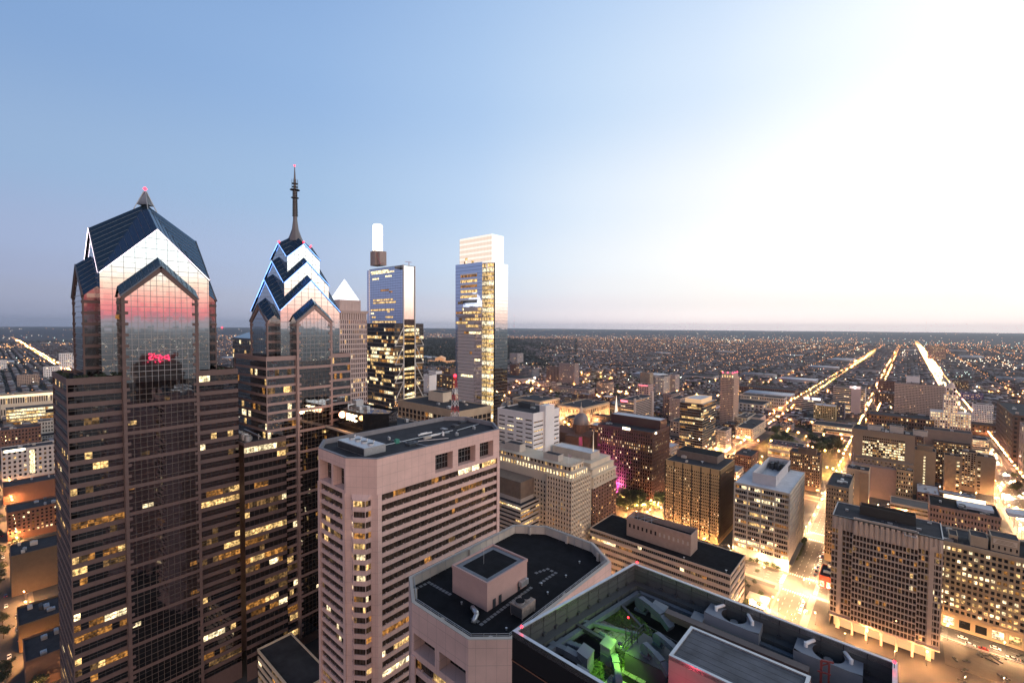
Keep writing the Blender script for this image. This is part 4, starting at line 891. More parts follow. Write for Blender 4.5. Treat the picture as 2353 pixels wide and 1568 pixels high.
for (r, u0, u1, k) in ((0, .1, .8, 0), (2, .08, .2, 0), (2, .5, .72, 0), (3.6, .05, .15, 2), (5, .05, .75, 0), (5, .2, .28, 0), (4.2, .55, .62, 0), (8, .12, .8, 0), (9.1, .12, .72, 0), (13, .35, .6, 1), (12.2, .6, .7, 1), (18, .1, .3, 2), (18.6, .5, .68, 2), (20.3, .08, .75, 2), (21, .05, .6, 2)):
    q = MB(); ua, ub = xw+(Xa-xw)*u0, xw+(Xa-xw)*u1; q.quad((ua, y1-.1, zl+(r+.25)*hh), (ub, y1-.1, zl+(r+.25)*hh), (ub, y1-.1, zl+(r+.95)*hh), (ua, y1-.1, zl+(r+.95)*hh)); b.part('lit_window', q, LIT[k])
q = MB(); q.quad((Xa, y1, zl), (Xa, y2, zl), (Xa, y2, zt-1), (Xa, y1, zt-1)); q.quad((xw, y2, zl), (xw, y1, zl), (xw, y1, zt), (xw, y2, zt)); q.quad((Xa, y2, zl), (xw, y2, zl), (xw, y2, zt), (Xa, y2, zt)); b.part('curtain_wall', q, GL_MIRROR)
q = MB(); 
for u in (y1, y2-.8): q.box(Xa-.3, u-.3, 6, Xa+1.2, u+1.1, zt)
b.part('corner_pier', q, mat('pale_steel', (.6, .58, .56), rough=.5))
q = MB(); q.box(xw, y1, zt-1, Xa, y2, zt-.2); b.part('roof', q, ROOF)
q = MB(); q.box(xw-4.5, y1-1, zl, xw, y2, zt-1.5); b.part('side_wing', q, GL_BLUE)
ns = MB(); ns.box(Xa-.05, y1+1.2, 6, Xa+.5, y2-1.2, zl+6); 
so_ = b.part('glazed_spine', ns, GL_BLACK)
for r in range(30):
    if random.random() < .8:
        q = MB(); z_ = 8+r*6.2; q.quad((Xa+.55, y1+1.5, z_), (Xa+.55, y2-1.5, z_), (Xa+.55, y2-1.5, z_+random.choice((2.2, 3.4, 5))), (Xa+.55, y1+1.5, z_+3)); q.build('lit_window', LIT[random.choice((0, 0, 2, 1))], so_)
br = MB()
for s in range(7):
    za_, zb2 = zl-6-s*26, zl-32-s*26
    br.beam((Xa+.8, y1, za_), (Xa+.8, Ya+.3, zb2), 1., 1.); br.beam((Xa+.8, y2, za_), (Xa+.8, Ya+D_-.3, zb2), 1., 1.); br.beam((Xa+.8, Ya, zb2), (Xa+.8, y1, zb2), .8, .8); br.beam((Xa+.8, y2, zb2), (Xa+.8, Ya+D_, zb2), .8, .8)
b.part('diagonal_brace', br, MATS['pale_steel'])
la = at(868, 655); mz0, mz1, mz2 = zt-1, zat(*la, 868, 577), zat(*la, 868, 515)
q = MB(); q.box(la[0]-11, la[1]-5, mz0, la[0]-3, la[1]+7, mz1); q.box(la[0]-2.6, la[1]-7, mz0, la[0]+4, la[1]+8, mz1); q.box(la[0]+5, la[1]-3, mz0, la[0]+10, la[1]+8, mz1-.6); b.part('lift_core', q, mat('core_concrete', (.33, .26, .24), var=.1))
q = MB(); q.prism([(la[0]-6+x_, la[1]+y_) for x_, y_ in ((1, -4.5), (8, -4.5), (10, -2.5), (10, 5), (8, 7), (1, 7), (-1, 5), (-1, -2.5))], mz1, mz2-1.5); q.prism([(la[0]-6+x_, la[1]+y_) for x_, y_ in ((1, -4.5), (8, -4.5), (10, -2.5), (10, 5), (8, 7), (1, 7), (-1, 5), (-1, -2.5))], mz2-1.5, mz2, P2=[(la[0]-6+x_, la[1]+y_) for x_, y_ in ((2, -3.2), (7, -3.2), (8.5, -1.5), (8.5, 4), (7, 5.5), (2, 5.5), (.5, 4), (.5, -1.5))]); b.part('lantern', q, mat('lantern_glass', (.8, .8, .8), emit=(1, .90, .72), es=4, sample=False))
cr = MB(); p = la; cr.beam((p[0]+9, p[1]-4, mz0+1), (p[0]+22, p[1]-4, mz0+1.5), .5, .5); cr.beam((p[0]+3, p[1]-5, mz1-3), (p[0]+15, p[1]-5, mz0+1), .5, .5); cr.beam((Xa-6, y2-6, zt), (Xa-6, y2-6, zt+6), .6, .6); cr.beam((Xa-13, y2-8, zt+7), (Xa-1, y2-5, zt+5), .5, .6); b.part('roof_crane', cr, mat('crane_red', (.45, .16, .16)))
b.finish(mat('dark_frame', (.07, .065, .065), rough=.4))
# notched skyscraper with the lit crown
random.seed(61)
X1, Y1 = at(1134, 531); zc = 297.
D_ = _solve(1166, lambda t: (X1, Y1+t, 190)); yb_ = Y1-9; xb = X1-_solve(1107, lambda t: (X1-t, yb_, 190), 80); xw = xb-_solve(1046, lambda t: (xb-t, yb_, 190), 120)
b = Bld('crowned_skyscraper', 'tall blue glass skyscraper with a lit cream crown and a glowing corner strip', 'skyscraper', xw, yb_, X1, Y1+D_, GL_BLACK, 60)
zm = zat(X1, Y1, 1134, 634); z2 = zat(X1, Y1+D_, 1164, 610); zb2 = zat(xb, yb_, 1106, 601)
q = MB(); zm = z2+1; q.quad((X1, Y1, 0), (X1, Y1+D_, 0), (X1, Y1+D_, zm), (X1, Y1, zm))
for r in range(66): 
    z_ = 4+r*4; 
    if z_ < zm-2: q.quad((X1+.05, Y1, z_), (X1+.05, Y1+D_, z_), (X1+.05, Y1+D_, z_+.22), (X1+.05, Y1, z_+.22), 1)
b.part('curtain_wall', q, [GL_MIRROR, FRAME_L])
q = MB(); q.quad((xw, yb_, 0), (xb, yb_, 0), (xb, yb_, zb2), (xw, yb_, zb2)); q.quad((xb, yb_, 0), (xb, Y1+2, 0), (xb, Y1+2, zb2), (xb, yb_, zb2)); q.quad((xw, Y1+D_, 0), (xw, yb_, 0), (xw, yb_, zb2), (xw, Y1+D_, zb2)); q.quad((xw, yb_, zb2), (xb, yb_, zb2), (xb, Y1+4, zb2), (xw, Y1+4, zb2))
q.quad((xb, Y1+2, 0), (X1, Y1+2, 0), (X1, Y1+2, zm), (xb, Y1+2, zm)); q.quad((X1, Y1, 0), (X1, Y1+2, 0), (X1, Y1+2, zm), (X1, Y1, zm)); q.quad((X1, Y1+D_, 0), (xw, Y1+D_, 0), (xw, Y1+D_, z2), (X1, Y1+D_, z2))
for r in range(66):
    z_ = 4+r*4
    if z_ < zb2-2: q.quad((xw, yb_-.05, z_), (xb, yb_-.05, z_), (xb, yb_-.05, z_+.3), (xw, yb_-.05, z_+.3), 1)
b.part('curtain_wall', q, [GL_BLUE, STEEL_D])
# balconies cut into the blue face, and scattered lit floors
for i in range(6):
    zt_ = zat(xw, yb_, 1080, 632+i*11.5); q = MB(); u0, u1 = xw+(xb-xw)*.2, xw+(xb-xw)*.82; q.quad((u0, yb_-.1, zt_-4.4), (u1, yb_-.1, zt_-4.4), (u1, yb_-.1, zt_-1.3), (u0, yb_-.1, zt_-1.3)); b.part('lit_window', q, LIT[1 if i in (0, 2) else 0] if i < 5 else GL_BLACK)
    q = MB(); q.box(u0, yb_-.5, zt_-1.3, u1, yb_-.1, zt_); b.part('balcony', q, WHITEP)
for k in range(34):
    zz = random.choice([zat(xw, yb_, 1080, y_) for y_ in (613, 620, 690, 708, 720, 728, 737, 744, 744, 752, 760, 775)]) if k < 22 else random.uniform(25, 175)
    u0 = random.uniform(0, .85); u1 = min(.97, u0+random.choice((.05, .1, .2, .45))); zz = 4+4*round(zz/4)+.5
    q = MB(); q.quad((xw+(xb-xw)*u0, yb_-.12, zz), (xw+(xb-xw)*u1, yb_-.12, zz), (xw+(xb-xw)*u1, yb_-.12, zz+2.8), (xw+(xb-xw)*u0, yb_-.12, zz+2.8)); b.part('lit_window', q, LIT[random.choice((0, 0, 1, 2, 3))])
for i in range(60):                                   # glowing corner lounges
    z_ = 4+i*5.2
    if z_ > zm-4: break
    q = MB(); xm, ym, rr = (xb+X1)/2, Y1+1.5, (X1-xb)*.46; q.cyl((xm, ym), rr, z_, z_+4.2, 14); b.part('corner_lounge', q, LIT[0 if i % 3 else 2]); 
    q = MB(); q.cyl((xm, ym), rr+.3, z_+4.2, z_+5.2, 14); b.part('lounge_floor', q, WHITEP)
# crown: set back, translucent and lit from inside
cx0, cx1 = xw+3, X1-2.5; cy0 = yb_+8
cxa = _solve(1056, lambda t: (cx1-t, cy0, zc))
q = MB(); CR = mat('lit_crown_glass', (.6, .5, .4), rough=.2, emit=(1, .82, .66), es=.78, sample=False); CR2 = mat('lit_crown_band', (.7, .6, .5), rough=.2, emit=(1, .90, .78), es=1.0, sample=False)
nb = 7; xl = cx1-cxa
for i in range(nb):
    za_, zb3 = z2-8+(zc-z2+8)*i/nb, z2-8+(zc-z2+8)*(i+1)/nb; zc_ = za_+(zb3-za_)*.62
    q.quad((xl, cy0, za_), (cx1, cy0, za_), (cx1, cy0, zc_), (xl, cy0, zc_)); q.quad((xl, cy0, zc_), (cx1, cy0, zc_), (cx1, cy0, zb3), (xl, cy0, zb3), 1)
for i in range(24): u = xl+(cx1-xl)*i/23; q.quad((u-.1, cy0-.05, z2-8), (u+.1, cy0-.05, z2-8), (u+.1, cy0-.05, zc), (u-.1, cy0-.05, zc), 2)
b.part('crown', q, [CR, CR2, mat('crown_mullion', (.5, .42, .36))])
yc2 = Y1+_solve(1157, lambda t: (cx1, Y1+t, zc)); q = MB(); q.quad((cx1, cy0, z2-8), (cx1, yc2, z2-8), (cx1, yc2, zc), (cx1, cy0, zc)); q.quad((cx1, yc2, z2-8), (xl, yc2, z2-8), (xl, yc2, zc), (cx1, yc2, zc)); q.quad((xl, yc2, z2-8), (xl, cy0, z2-8), (xl, cy0, zc), (xl, yc2, zc)); q.quad((xl, cy0, zc), (cx1, cy0, zc), (cx1, yc2, zc), (xl, yc2, zc)); b.part('crown', q, GL_MIRROR)
q = MB(); q.quad((xw, Y1+4, zb2), (xb, Y1+4, zb2), (xb, Y1+4, z2), (xw, Y1+4, z2)); q.quad((xw, cy0, z2-8), (X1, cy0, z2-8), (X1, Y1+D_, z2-8), (xw, Y1+D_, z2-8)); b.part('roof', q, ROOF_L)
b.finish(STEEL_D)
# pyramid tower
random.seed(62)
X1, Y1 = at(776, 505); zc = zat(X1, Y1, 800, 713); 
D_ = _solve(843, lambda t: (X1, Y1+t, 200)); Wd = D_
b = Bld('pyramid_skyscraper', 'pale fluted skyscraper with a floodlit white pyramid roof, half hidden behind the spired tower', 'skyscraper', X1-Wd, Y1, X1, Y1+D_, GL_DIM, 100); b.frame = FRAME_L
PALE = mat('pale_pink_stone', (.55, .44, .41), var=.06)
kw = dict(mw=.45, zb=.16, zt=.12, d=.6, mix=(6, 4, 4, 3)); b.fac((X1-Wd, Y1), (X1, Y1), 6, zc-10, 14, 34, lit=.2, **kw); b.fac((X1, Y1), (X1, Y1+D_), 6, zc-10, 14, 34, lit=.25, **kw)
wallq(b, (X1, Y1+D_), (X1-Wd, Y1+D_), 0, zc-10); wallq(b, (X1-Wd, Y1+D_), (X1-Wd, Y1), 0, zc-10)
for p, q_ in (((X1-Wd, Y1), (X1, Y1)), ((X1, Y1), (X1, Y1+D_))): wallq(b, p, q_, 0, 6)
q = MB(); q.box(X1-Wd+1.5, Y1+1.5, zc-10, X1-1.5, Y1+D_-1.5, zc-2); q.prism(rect(X1-Wd-.5, Y1-.5, X1+.5, Y1+D_+.5), zc-3, zc, P2=rect(X1-Wd-1.6, Y1-1.6, X1+1.6, Y1+D_+1.6))
for i in range(13): 
    u = Y1+D_*(i+.5)/13; q.box(X1-1.5, u-.7, zc-10, X1+.3, u+.7, zc-2.9); v = X1-Wd+Wd*(i+.5)/13; q.box(v-.7, Y1-.3, zc-10, v+.7, Y1+1.5, zc-2.9)
b.part('cornice', q, PALE)
c0 = (X1-Wd/2, Y1+D_/2); s_ = Wd*.36; z1 = zat(*c0, 800, 690)
q = MB(); q.box(c0[0]-s_, c0[1]-s_, zc-1, c0[0]+s_, c0[1]+s_, z1)
for i in range(6): u = c0[1]-s_+2*s_*(i+.5)/6; q.box(c0[0]+s_-.1, u-1.1, zc, c0[0]+s_+.3, u-.5, z1-1); q.box(c0[0]+s_-.1, u+.5, zc, c0[0]+s_+.3, u+1.1, z1-1)
b.part('attic', q, PALE)
q = MB(); s2_ = s_*.92; zp = zat(*c0, 772, 640); q.add([(c0[0]-s2_,c0[1]-s2_,z1),(c0[0]+s2_,c0[1]-s2_,z1),(c0[0]+s2_,c0[1]+s2_,z1),(c0[0]-s2_,c0[1]+s2_,z1),(*c0,zp)], [(0,1,4),(1,2,4),(2,3,4),(3,0,4)]); b.part('pyramid_roof', q, mat('self_lit_lattice_pyramid', (.8, .8, .8), emit=(.93, .95, 1), es=1.25, sample=False))  # floodlight on the pyramid is put into its own emission
b.finish(PALE)
# ------------------------------------------------------------------ middle distance: the streets north and west
PU = dict(mw=.5, zb=.28, zt=.2, d=.3)                 # punched windows
RB = dict(zb=.45, zt=.06, d=.3, band=True, mull=.1)   # ribbon windows
random.seed(70)
# black sign tower with its lower wing
zu, zlow = 140., 129.
O = [onz(px, py, zu) for px, py in ((777.5, 937), (832.6, 950), (893.5, 950), (912, 939), (837, 926.5), (797.5, 926.5))]
sw = onz(715.4, 967.5, zlow); xe = max(p[0] for p in O)+1
b = Bld('sign_tower', 'black glass office tower with an eight-sided top, a blazing rooftop sign and a lower wing', 'office tower', sw[0], sw[1], xe, sw[1]+45, GL_BLACK, 60)
lo = rect(sw[0], sw[1], xe, sw[1]+45); BLK = mat('black_cladding', (.025, .02, .02), rough=.25)
b.fac(lo[0], lo[1], 6, zlow-1, 26, 27, mw=.2, zb=.2, zt=.1, d=.15, lit=.10, mix=(5, 5, 2, 4)); b.fac(lo[1], lo[2], 6, zlow-1, 16, 27, mw=.2, zb=.2, zt=.1, d=.15, lit=.12)
for i in (2, 3): wallq(b, lo[i], lo[(i+1)%4], 0, zlow-1)
for i in range(4): wallq(b, lo[i], lo[(i+1)%4], zlow-1, zlow); wallq(b, lo[i], lo[(i+1)%4], 0, 6) if i < 2 else None
roof_on(b, lo, zlow+.3, ROOF, .9, .6, CONC, 6)
Oc = O; ar = sum(Oc[i][0]*Oc[(i+1)%6][1]-Oc[(i+1)%6][0]*Oc[i][1] for i in range(6)); Oc = Oc if ar > 0 else Oc[::-1]
q = MB(); q.prism(Oc, zlow-1, zu-.8); 
for i in range(6):
    a, c_ = Oc[i], Oc[(i+1)%6]
    for k in range(1, 4): q.beam((*a, zlow+k*3.2), (*c_, zlow+k*3.2), .08, .12)
b.part('upper_storeys', q, GL_BLACK); q = MB(); q.rim(Oc, zu-1, zu, .5); b.part('parapet', q, ROOF_D)
for i in range(5):
    p = [Oc[0][k]*.25+Oc[2][k]*.25+Oc[4][k]*.5 for k in (0, 1)]; u = MB(); x, y = p[0]+random.uniform(-7, 5), p[1]+random.uniform(-5, 5); u.box(x, y, zu-.85, x+random.uniform(1, 4), y+2, zu+random.uniform(.3, 1.2)); b.part('rooftop_unit', u, GALV)
q = MB(); x, y = onz(820, 930, zu); q.box(x-2, y-2, zu-.9, x+2.5, y+3, zu+3.4); b.part('cooling_unit', q, GALV)
q = MB(); x2, y2 = onz(800, 934, zu); q.tube((x, y, zu+1), (x2, y2, zu+1), .35, 8); q.tube((x2, y2, zu-.9), (x2, y2, zu+1.1), .3, 8); b.part('roof_pipe', q, WHITEP)
def on_edge(a, c, px, z): t = _solve(px, lambda t: (a[0]+(c[0]-a[0])*t, a[1]+(c[1]-a[1])*t, z), 1.); return (a[0]+(c[0]-a[0])*t, a[1]+(c[1]-a[1])*t)
sA, sB = O[0], O[1]; ux = Vector((sB[0]-sA[0], sB[1]-sA[1], 0)).normalized(); nrm = Vector((ux.y, -ux.x, 0))
SIGN_W = mat('sign_letter_light', (.8, .7, .6), emit=(1, .74, .42), es=10)
c1 = on_edge(sA, sB, 788.5, 128); c2 = on_edge(sA, sB, 809, 128); zs = zat(*c2, 809, 959)
q = MB(); q.sphere((c1[0]+nrm.x*.5, c1[1]+nrm.y*.5, zs+.6), 2.0, n=12, k=8); b.part('sign_emblem', q, mat('sign_emblem_light', (.8, .4, .3), emit=(1, .42, .22), es=9))
label_text('PNC', 5.6, (c2[0]+nrm.x*.35, c2[1]+nrm.y*.35, zs), (ux.x, ux.y, 0), SIGN_W, b.o, 'sign_lettering', .3)
lamp('sign_glow', 'POINT', (c2[0]+nrm.x*6, c2[1]+nrm.y*6, zs-1), 5000, (1, .45, .16), b.o, 1.5)
b.finish(BLK)
# tan office with square windows
r_ = R(914, 1055, 1128, 945, 110); b = slab('tan_office_block', 'tan stone office block with a grid of big square windows under a deep plain cornice', 'office block', r_, TAN, 15, 7, 20, top=6.5, sk=dict(mw=.16, zb=.10, zt=.10, d=.8, lit=.3, mull=.2, mix=(3, 4, 2, 5)), roofm=ROOF, units=7, glass=GL_BLACK, up=.8, fin=False)
x0, y0, x1, y1, z = r_; sw = onz(984, 917, 110); penthouse(b, sw[0], sw[1], sw[0]+24, min(y1-1, sw[1]+12), z-.6, z+9.5, CREAM); b.finish(TAN)
# white block with narrow slot windows and a blank stair tower
r_ = R(1143, 1225, 1285, 950, 109); x0, y0, x1, y1, z = r_
b = slab('white_office_block', 'bright white office block with thin slot windows and a blank stair tower at its corner', 'office block', r_, WHITE, 4, 0, 24, top=5, sk=dict(mw=.28, zb=.40, zt=.30, d=.5, lit=.22, mix=(5, 1, 6, 1)), roofm=ROOF, units=3, fin=False)
ys = y0+_solve(1249, lambda t: (x1, y0+t, z)); q = MB(); q.box(x1-5, ys, 0, x1+2.2, ys+(y1-ys)*.55, z+5.5); b.part('stair_tower', q, WHITE)
sx0, sy0 = onz(1190, 931, z); penthouse(b, sx0, sy0, sx0+16, sy0+8, z-1, z+4, STEEL_D)
for r in range(12):
    q = MB(); zz = z-9-r*4.2; q.quad((x1+.06, y0+.8, zz), (x1+.06, ys-1, zz), (x1+.06, ys-1, zz+1.1), (x1+.06, y0+.8, zz+1.1)); b.part('window', q, random.choice((GL_BLACK, GL_BLACK, LIT[0], LIT[3])))
    q = MB(); q.quad((x1+.06, ys+(y1-ys)*.6, zz), (x1+.06, y1-1, zz), (x1+.06, y1-1, zz+1.1), (x1+.06, ys+(y1-ys)*.6, zz+1.1)); b.part('window', q, GL_BLACK)
b.finish(WHITE)
# stone setback tower with lit crown arcade
random.seed(71)
zs1 = 72.; r_ = R(1149, 1313, 1357, 1106, zs1); x0, y0, x1, y1, z = r_; x0 -= 14
b = Bld('setback_stone_tower', 'ornate cream stone tower with vertical piers, pinnacles and a row of brightly lit arched windows', 'office tower', x0, y0, x1, y1, None, 100)
xs_ = x1-_solve(1256, lambda t: (x1-t, y0, 40))
b.fac((xs_, y0), (x1, y0), 4, zs1, 9, 19, mw=.5, zb=.25, zt=.2, d=.5, lit=.12); b.fac((x1, y0), (x1, y1), 4, zs1, 9, 19, mw=.5, zb=.25, zt=.2, d=.5, lit=.05)
b.fac((x0, y0+3), (xs_, y0+3), 4, zs1-6, 20, 17, mw=.5, zb=.25, zt=.2, d=.5, lit=.08); wallq(b, (xs_, y0+3), (xs_, y0), 0, zs1)
wallq(b, (x0, y0+3), (xs_, y0+3), zs1-6, zs1); wallq(b, (x1, y1), (x0, y1), 0, zs1); wallq(b, (x0, y1), (x0, y0+3), 0, zs1)
wallq(b, (xs_, y0), (x1, y0), 0, 4); wallq(b, (x1, y0), (x1, y1), 0, 4)
q = MB()
for i in range(10): u = xs_+(x1-xs_)*i/9; q.box(u-.28, y0-.45, 4, u+.28, y0+.1, zs1+(2.6 if i % 2 == 0 else 1.2))
for i in range(10): u = y0+(y1-y0)*i/9; q.box(x1-.1, u-.28, 4, x1+.45, u+.28, zs1+(2.6 if i % 2 == 0 else 1.2))
b.part('pier', q, CREAM)
xt, yt = x1-2.2, y0+2.2; t2 = zs1+4.6                # upper tiers
b.w.quad((x0,y0+3,zs1),(x1,y0+3,zs1),(x1,y1,zs1),(x0,y1,zs1)); b.w.quad((xs_,y0,zs1),(x1,y0,zs1),(x1,y0+3,zs1),(xs_,y0+3,zs1))
full = {0: 1.}; b.fac((x0, yt+2), (xt, yt+2), zs1, t2, 27, 1, mw=.42, zb=.12, zt=.16, d=.4, rows=full, mix=(2, 0, 8, 0)); b.fac((xt, yt+2), (xt, y1-1), zs1, t2, 7, 1, mw=.45, zb=.12, zt=.16, d=.4, rows=full, mix=(2, 0, 8, 0))
b.fac((x0, yt+5), (xt-3, yt+5), t2, t2+4.6, 22, 1, mw=.5, zb=.15, zt=.3, d=.4, lit=.45, mix=(7, 3, 4, 0)); b.fac((xt-3, yt+5), (xt-3, y1-3), t2, t2+4.6, 6, 1, mw=.5, zb=.15, zt=.3, d=.4, lit=.5, mix=(7, 3, 4, 0))
for (a, zz) in ((xt, t2), (xt-3, t2+4.6)): b.w.quad((x0,yt+2,zz),(a,yt+2,zz),(a,y1-1,zz),(x0,y1-1,zz))
q = MB()
for i in range(16): u = yt+5+(y1-8-yt)*(i%8)/7; v = xt-3-(10*(i%8)/7); q.box(*((xt-3.2,u-.15,t2+4.6,xt-2.8,u+.15,t2+6.4) if i < 8 else (v-.15,yt+4.8,t2+4.6,v+.15,yt+5.2,t2+6.2)))
b.part('pinnacle', q, CREAM)
for (u0, w_, d_, h_) in ((.12, 17, 8, 6.5), (.02, 9, 6, 4.5), (.62, 15, 7, 5)): penthouse(b, x0+(xt-x0)*u0, yt+8, x0+(xt-x0)*u0+w_, yt+8+d_, t2+4.5, t2+4.5+h_, CONC)
q = MB(); fx, fy = onz(1305, 1065, t2+5); q.tube((fx, fy, t2+4.6), (fx, fy, t2+13), .1, 5); b.part('flagpole', q, WHITEP); q = MB(); q.box(fx, fy-.03, t2+10.6, fx+3, fy+.03, t2+12.6); b.part('flag', q, mat('flag_cloth', (.6, .45, .45)))
b.finish(CREAM)
# brick hotel with stone crown behind it
random.seed(72)
r_ = R(1290, 1362, 1416, 1122, 50); x0, y0, x1, y1, z = r_; x0 = x1-34
X, Y = x1, y0
b = Bld('stone_crowned_hotel', 'dark red brick hotel with pale stone columned top storeys and a rooftop spire', 'hotel', x0, y0, x1, y1, None, 90)
b.fac((x0,y0),(x1,y0),4,z,10,14,**PU,lit=.15); b.fac((x1,y0),(x1,y1),4,z,9,14,**PU,lit=.18)
for p, q_ in (((x0,y0),(x1,y0)),((x1,y0),(x1,y1))): wallq(b,p,q_,0,4)
wallq(b,(x1,y1),(x0,y1),0,z); wallq(b,(x0,y1),(x0,y0),0,z)
u = Bld('x','x','x',x0,y0,x1,y1,foot=False); 
q = MB(); q.box(x0-.6,y0-.6,z,x1+.6,y1+.6,z+1.2); q.box(x0+.6,y0+.6,z+1.2,x1-.6,y1-.6,z+9); q.box(x0-.2,y0-.2,z+9,x1+.2,y1+.2,z+10); q.box(x0+2,y0+2,z+10,x1-2,y1-2,z+15); q.box(x0+1.6,y0+1.6,z+15,x1-1.6,y1-1.6,z+15.8); q.box(x0+4.5,y0+4,z+15.8,x1-5,y1-3,z+20)
for i in range(9):
    v = y0+1.5+(y1-y0-3)*i/8; q.box(x1-.7,v-.35,z+1.2,x1-.1,v+.35,z+9); v = x0+1.5+(x1-x0-3)*i/8; q.box(v-.35,y0+.1,z+1.2,v+.35,y0+.7,z+9)
b.part('stone_crown', q, CREAM); bpy.data.objects.remove(u.o)
for i in range(8):
    v = y0+1.5+(y1-y0-3)*(i+.5)/8
    for zz in (z+2.2, z+5.6): q = MB(); q.quad((x1-.55,v-.5,zz),(x1-.55,v+.5,zz),(x1-.55,v+.5,zz+2),(x1-.55,v-.5,zz+2)); b.part('window', q, GL_DARK)
    if i in (2, 3, 4, 5): q = MB(); q.quad((x1-1.9,v-.5,z+11),(x1-1.9,v+.5,z+11),(x1-1.9,v+.5,z+13.5),(x1-1.9,v-.5,z+13.5)); b.part('lit_window', q, LIT[2])
pz = z+26; sw = onz(1248, 1029, pz); se = onz(1357, 1041, pz); ne = onz(1381, 1034, pz); penthouse(b, sw[0], se[1], se[0], ne[1], z+15, pz, CONC, ROOF_L)
q = MB(); sx_, sy_ = onz(1362.6, 1034, pz+.5); hs = zat(sx_, sy_, 1362.6, 990); q.cyl((sx_, sy_), .75, pz-.4, pz+1.5, 8); q.cyl((sx_, sy_), .5, pz+1.5, hs, 8, r2=.08); b.part('spire', q, mat('lit_spire', (.7, .6, .5), emit=(1, .78, .5), es=.5, sample=False))
b.finish(BRICK)
# glass-fronted annex under the pink tower's shoulder
random.seed(73)
r_ = R(1100, 1196, 1258, 1163, 50); x0, y0, x1, y1, z = r_; b = slab('ribbed_annex', 'low concrete office annex with bright ribbon windows and a big ribbed box on its roof', 'office block', r_, CONC, 9, 9, 13, top=1, sk=dict(RB, lit=.5, mix=(5, 2, 3, 6)), units=0, fin=False)
zt = 66.; sw = onz(1120, 1096, zt); se = onz(1196, 1108, zt); ne = onz(1229, 1097, zt); q = MB(); q.box(x0, se[1], z-.8, se[0], ne[1], z+2.6, 1)
q.box(x0+.1, se[1]+.1, z+2.6, se[0]-.1, ne[1]-.1, zt)
for i in range(30): v = x0+(se[0]-x0)*i/29; q.box(v-.15, se[1]-.1, z+2.6, v+.15, se[1]+.1, zt)
for i in range(12): v = se[1]+(ne[1]-se[1])*i/11; q.box(se[0]-.1, v-.15, z+2.6, se[0]+.1, v+.15, zt)
b.part('plant_screen', q, [mat('ribbed_screen', (.20, .155, .12), var=.15, scale=.3), CONC]); b.finish(CONC)
# dark red tower with floodlit foot
random.seed(74)
r_ = R(1374, 1499, 1537, 994, 77); x0, y0, x1, y1, z = r_; rows = {14: .97, 13: .92, 15: .15, 8: .4, 9: .35}
b = slab('red_granite_tower', 'dark red granite tower with close vertical ribs, its foot washed in magenta light', 'office tower', r_, REDST, 24, 11, 18, top=3, base=6, sk=dict(mw=.55, zb=.22, zt=.22, d=.5, rows={**{i: .10 for i in range(18)}, **rows}, mix=(6, 2, 5, 3)), units=3, fin=False)
q = MB()
for i in range(25): v = x0+(x1-x0)*i/24; q.box(v-.22, y0-.5, 2, v+.22, y0+.05, z-1)
for i in range(12): v = y0+(y1-y0)*i/11; q.box(x1-.05, v-.22, 2, x1+.5, v+.22, z-1)
b.part('rib', q, REDST); pz = z+9.5; sw = onz(1398, 951, pz); se = onz(1519, 966, pz); penthouse(b, sw[0], se[1], se[0]-1, y1-4, z-1, pz, mat('dark_red_panel', (.07, .03, .03), rough=.4), ROOF_L)
q = MB(); c_ = at(1439, 470); c_ = (x1-_solve(1439, lambda t: (x1-t, y0, z)), y0-.6); 
zz = zat(*c_, 1439, 984); q.box(c_[0]-4.5, y0-.75, zz-1.3, c_[0]+4.5, y0-.5, zz+1.3); b.part('lit_sign', q, mat('white_sign_light', (.8, .8, .7), emit=(1, .86, .58), es=5, sample=False))
q = MB(); q.box(x1-1, y0+6, z-2.4, x1+.8, y0+9, z-.4); b.part('lit_sign', q, MATS['white_sign_light'])
for i in range(6):
    X = x0+9+i*5.; m_ = MB(); m_.box(X-.3, y0-2.4, 0, X+.3, y0-1.9, .7); o = b.part('floodlight', m_, STEEL_D)
    lamp('magenta_wash', 'SPOT', (X, y0-2.2, .9), 330000, (1, .09, .75) if i < 5 else (1, .6, .3), b.o, .3, (X, y0+.2, 12), 80)
b.finish(REDST)
# brown bronze tower
random.seed(75)
r_ = R(1529, 1650.5, 1687, 1080, yb=1251.5); x0, y0, x1, y1, z = r_; rows = {i: (.55 if i < 5 else .08) for i in range(21)}
b = slab('bronze_tower', 'square bronze-coloured tower with tiny windows in six bays split by dark grooves', 'office tower', r_, [GOLD, BROWN], 30, 26, 20, top=4, base=5, sk=dict(mw=.5, zb=.25, zt=.3, d=.25, rows=rows, mix=(7, 3, 3, 1)), ek=dict(mw=.5, zb=.25, zt=.3, d=.25, rows={i: (.5 if i < 6 else .12) for i in range(21)}, mix=(6, 4, 2, 3), m=1), units=2, fin=False, up=.3)
q = MB()
for i in range(7): v = x0+(x1-x0)*i/6; q.box(v-.45, y0-.3, 2, v+.45, y0+.1, z)
for i in range(14): v = y0+(y1-y0)*i/13; q.box(x1-.1, v-.3, 2, x1+.3, v+.3, z)
b.part('groove', q, mat('dark_bronze', (.045, .03, .02), rough=.4)); pz = z+6.5; sw = onz(1553, 1033, pz); se = onz(1648, 1049, pz); po = penthouse(b, sw[0], se[1], se[0], y1-4, z-.5, pz, mat('penthouse_louvre', (.16, .12, .10), var=.15), ROOF_D)
q = MB(); dx, dy = onz(1613, 1064, z); q.tube((dx, dy, z), (dx, dy, z+1.4), .12, 6); q.cyl((dx, dy), .1, z+1.2, z+1.9, 12, r2=1.3); b.part('dish_aerial', q, WHITEP)
b.finish([GOLD, BROWN])
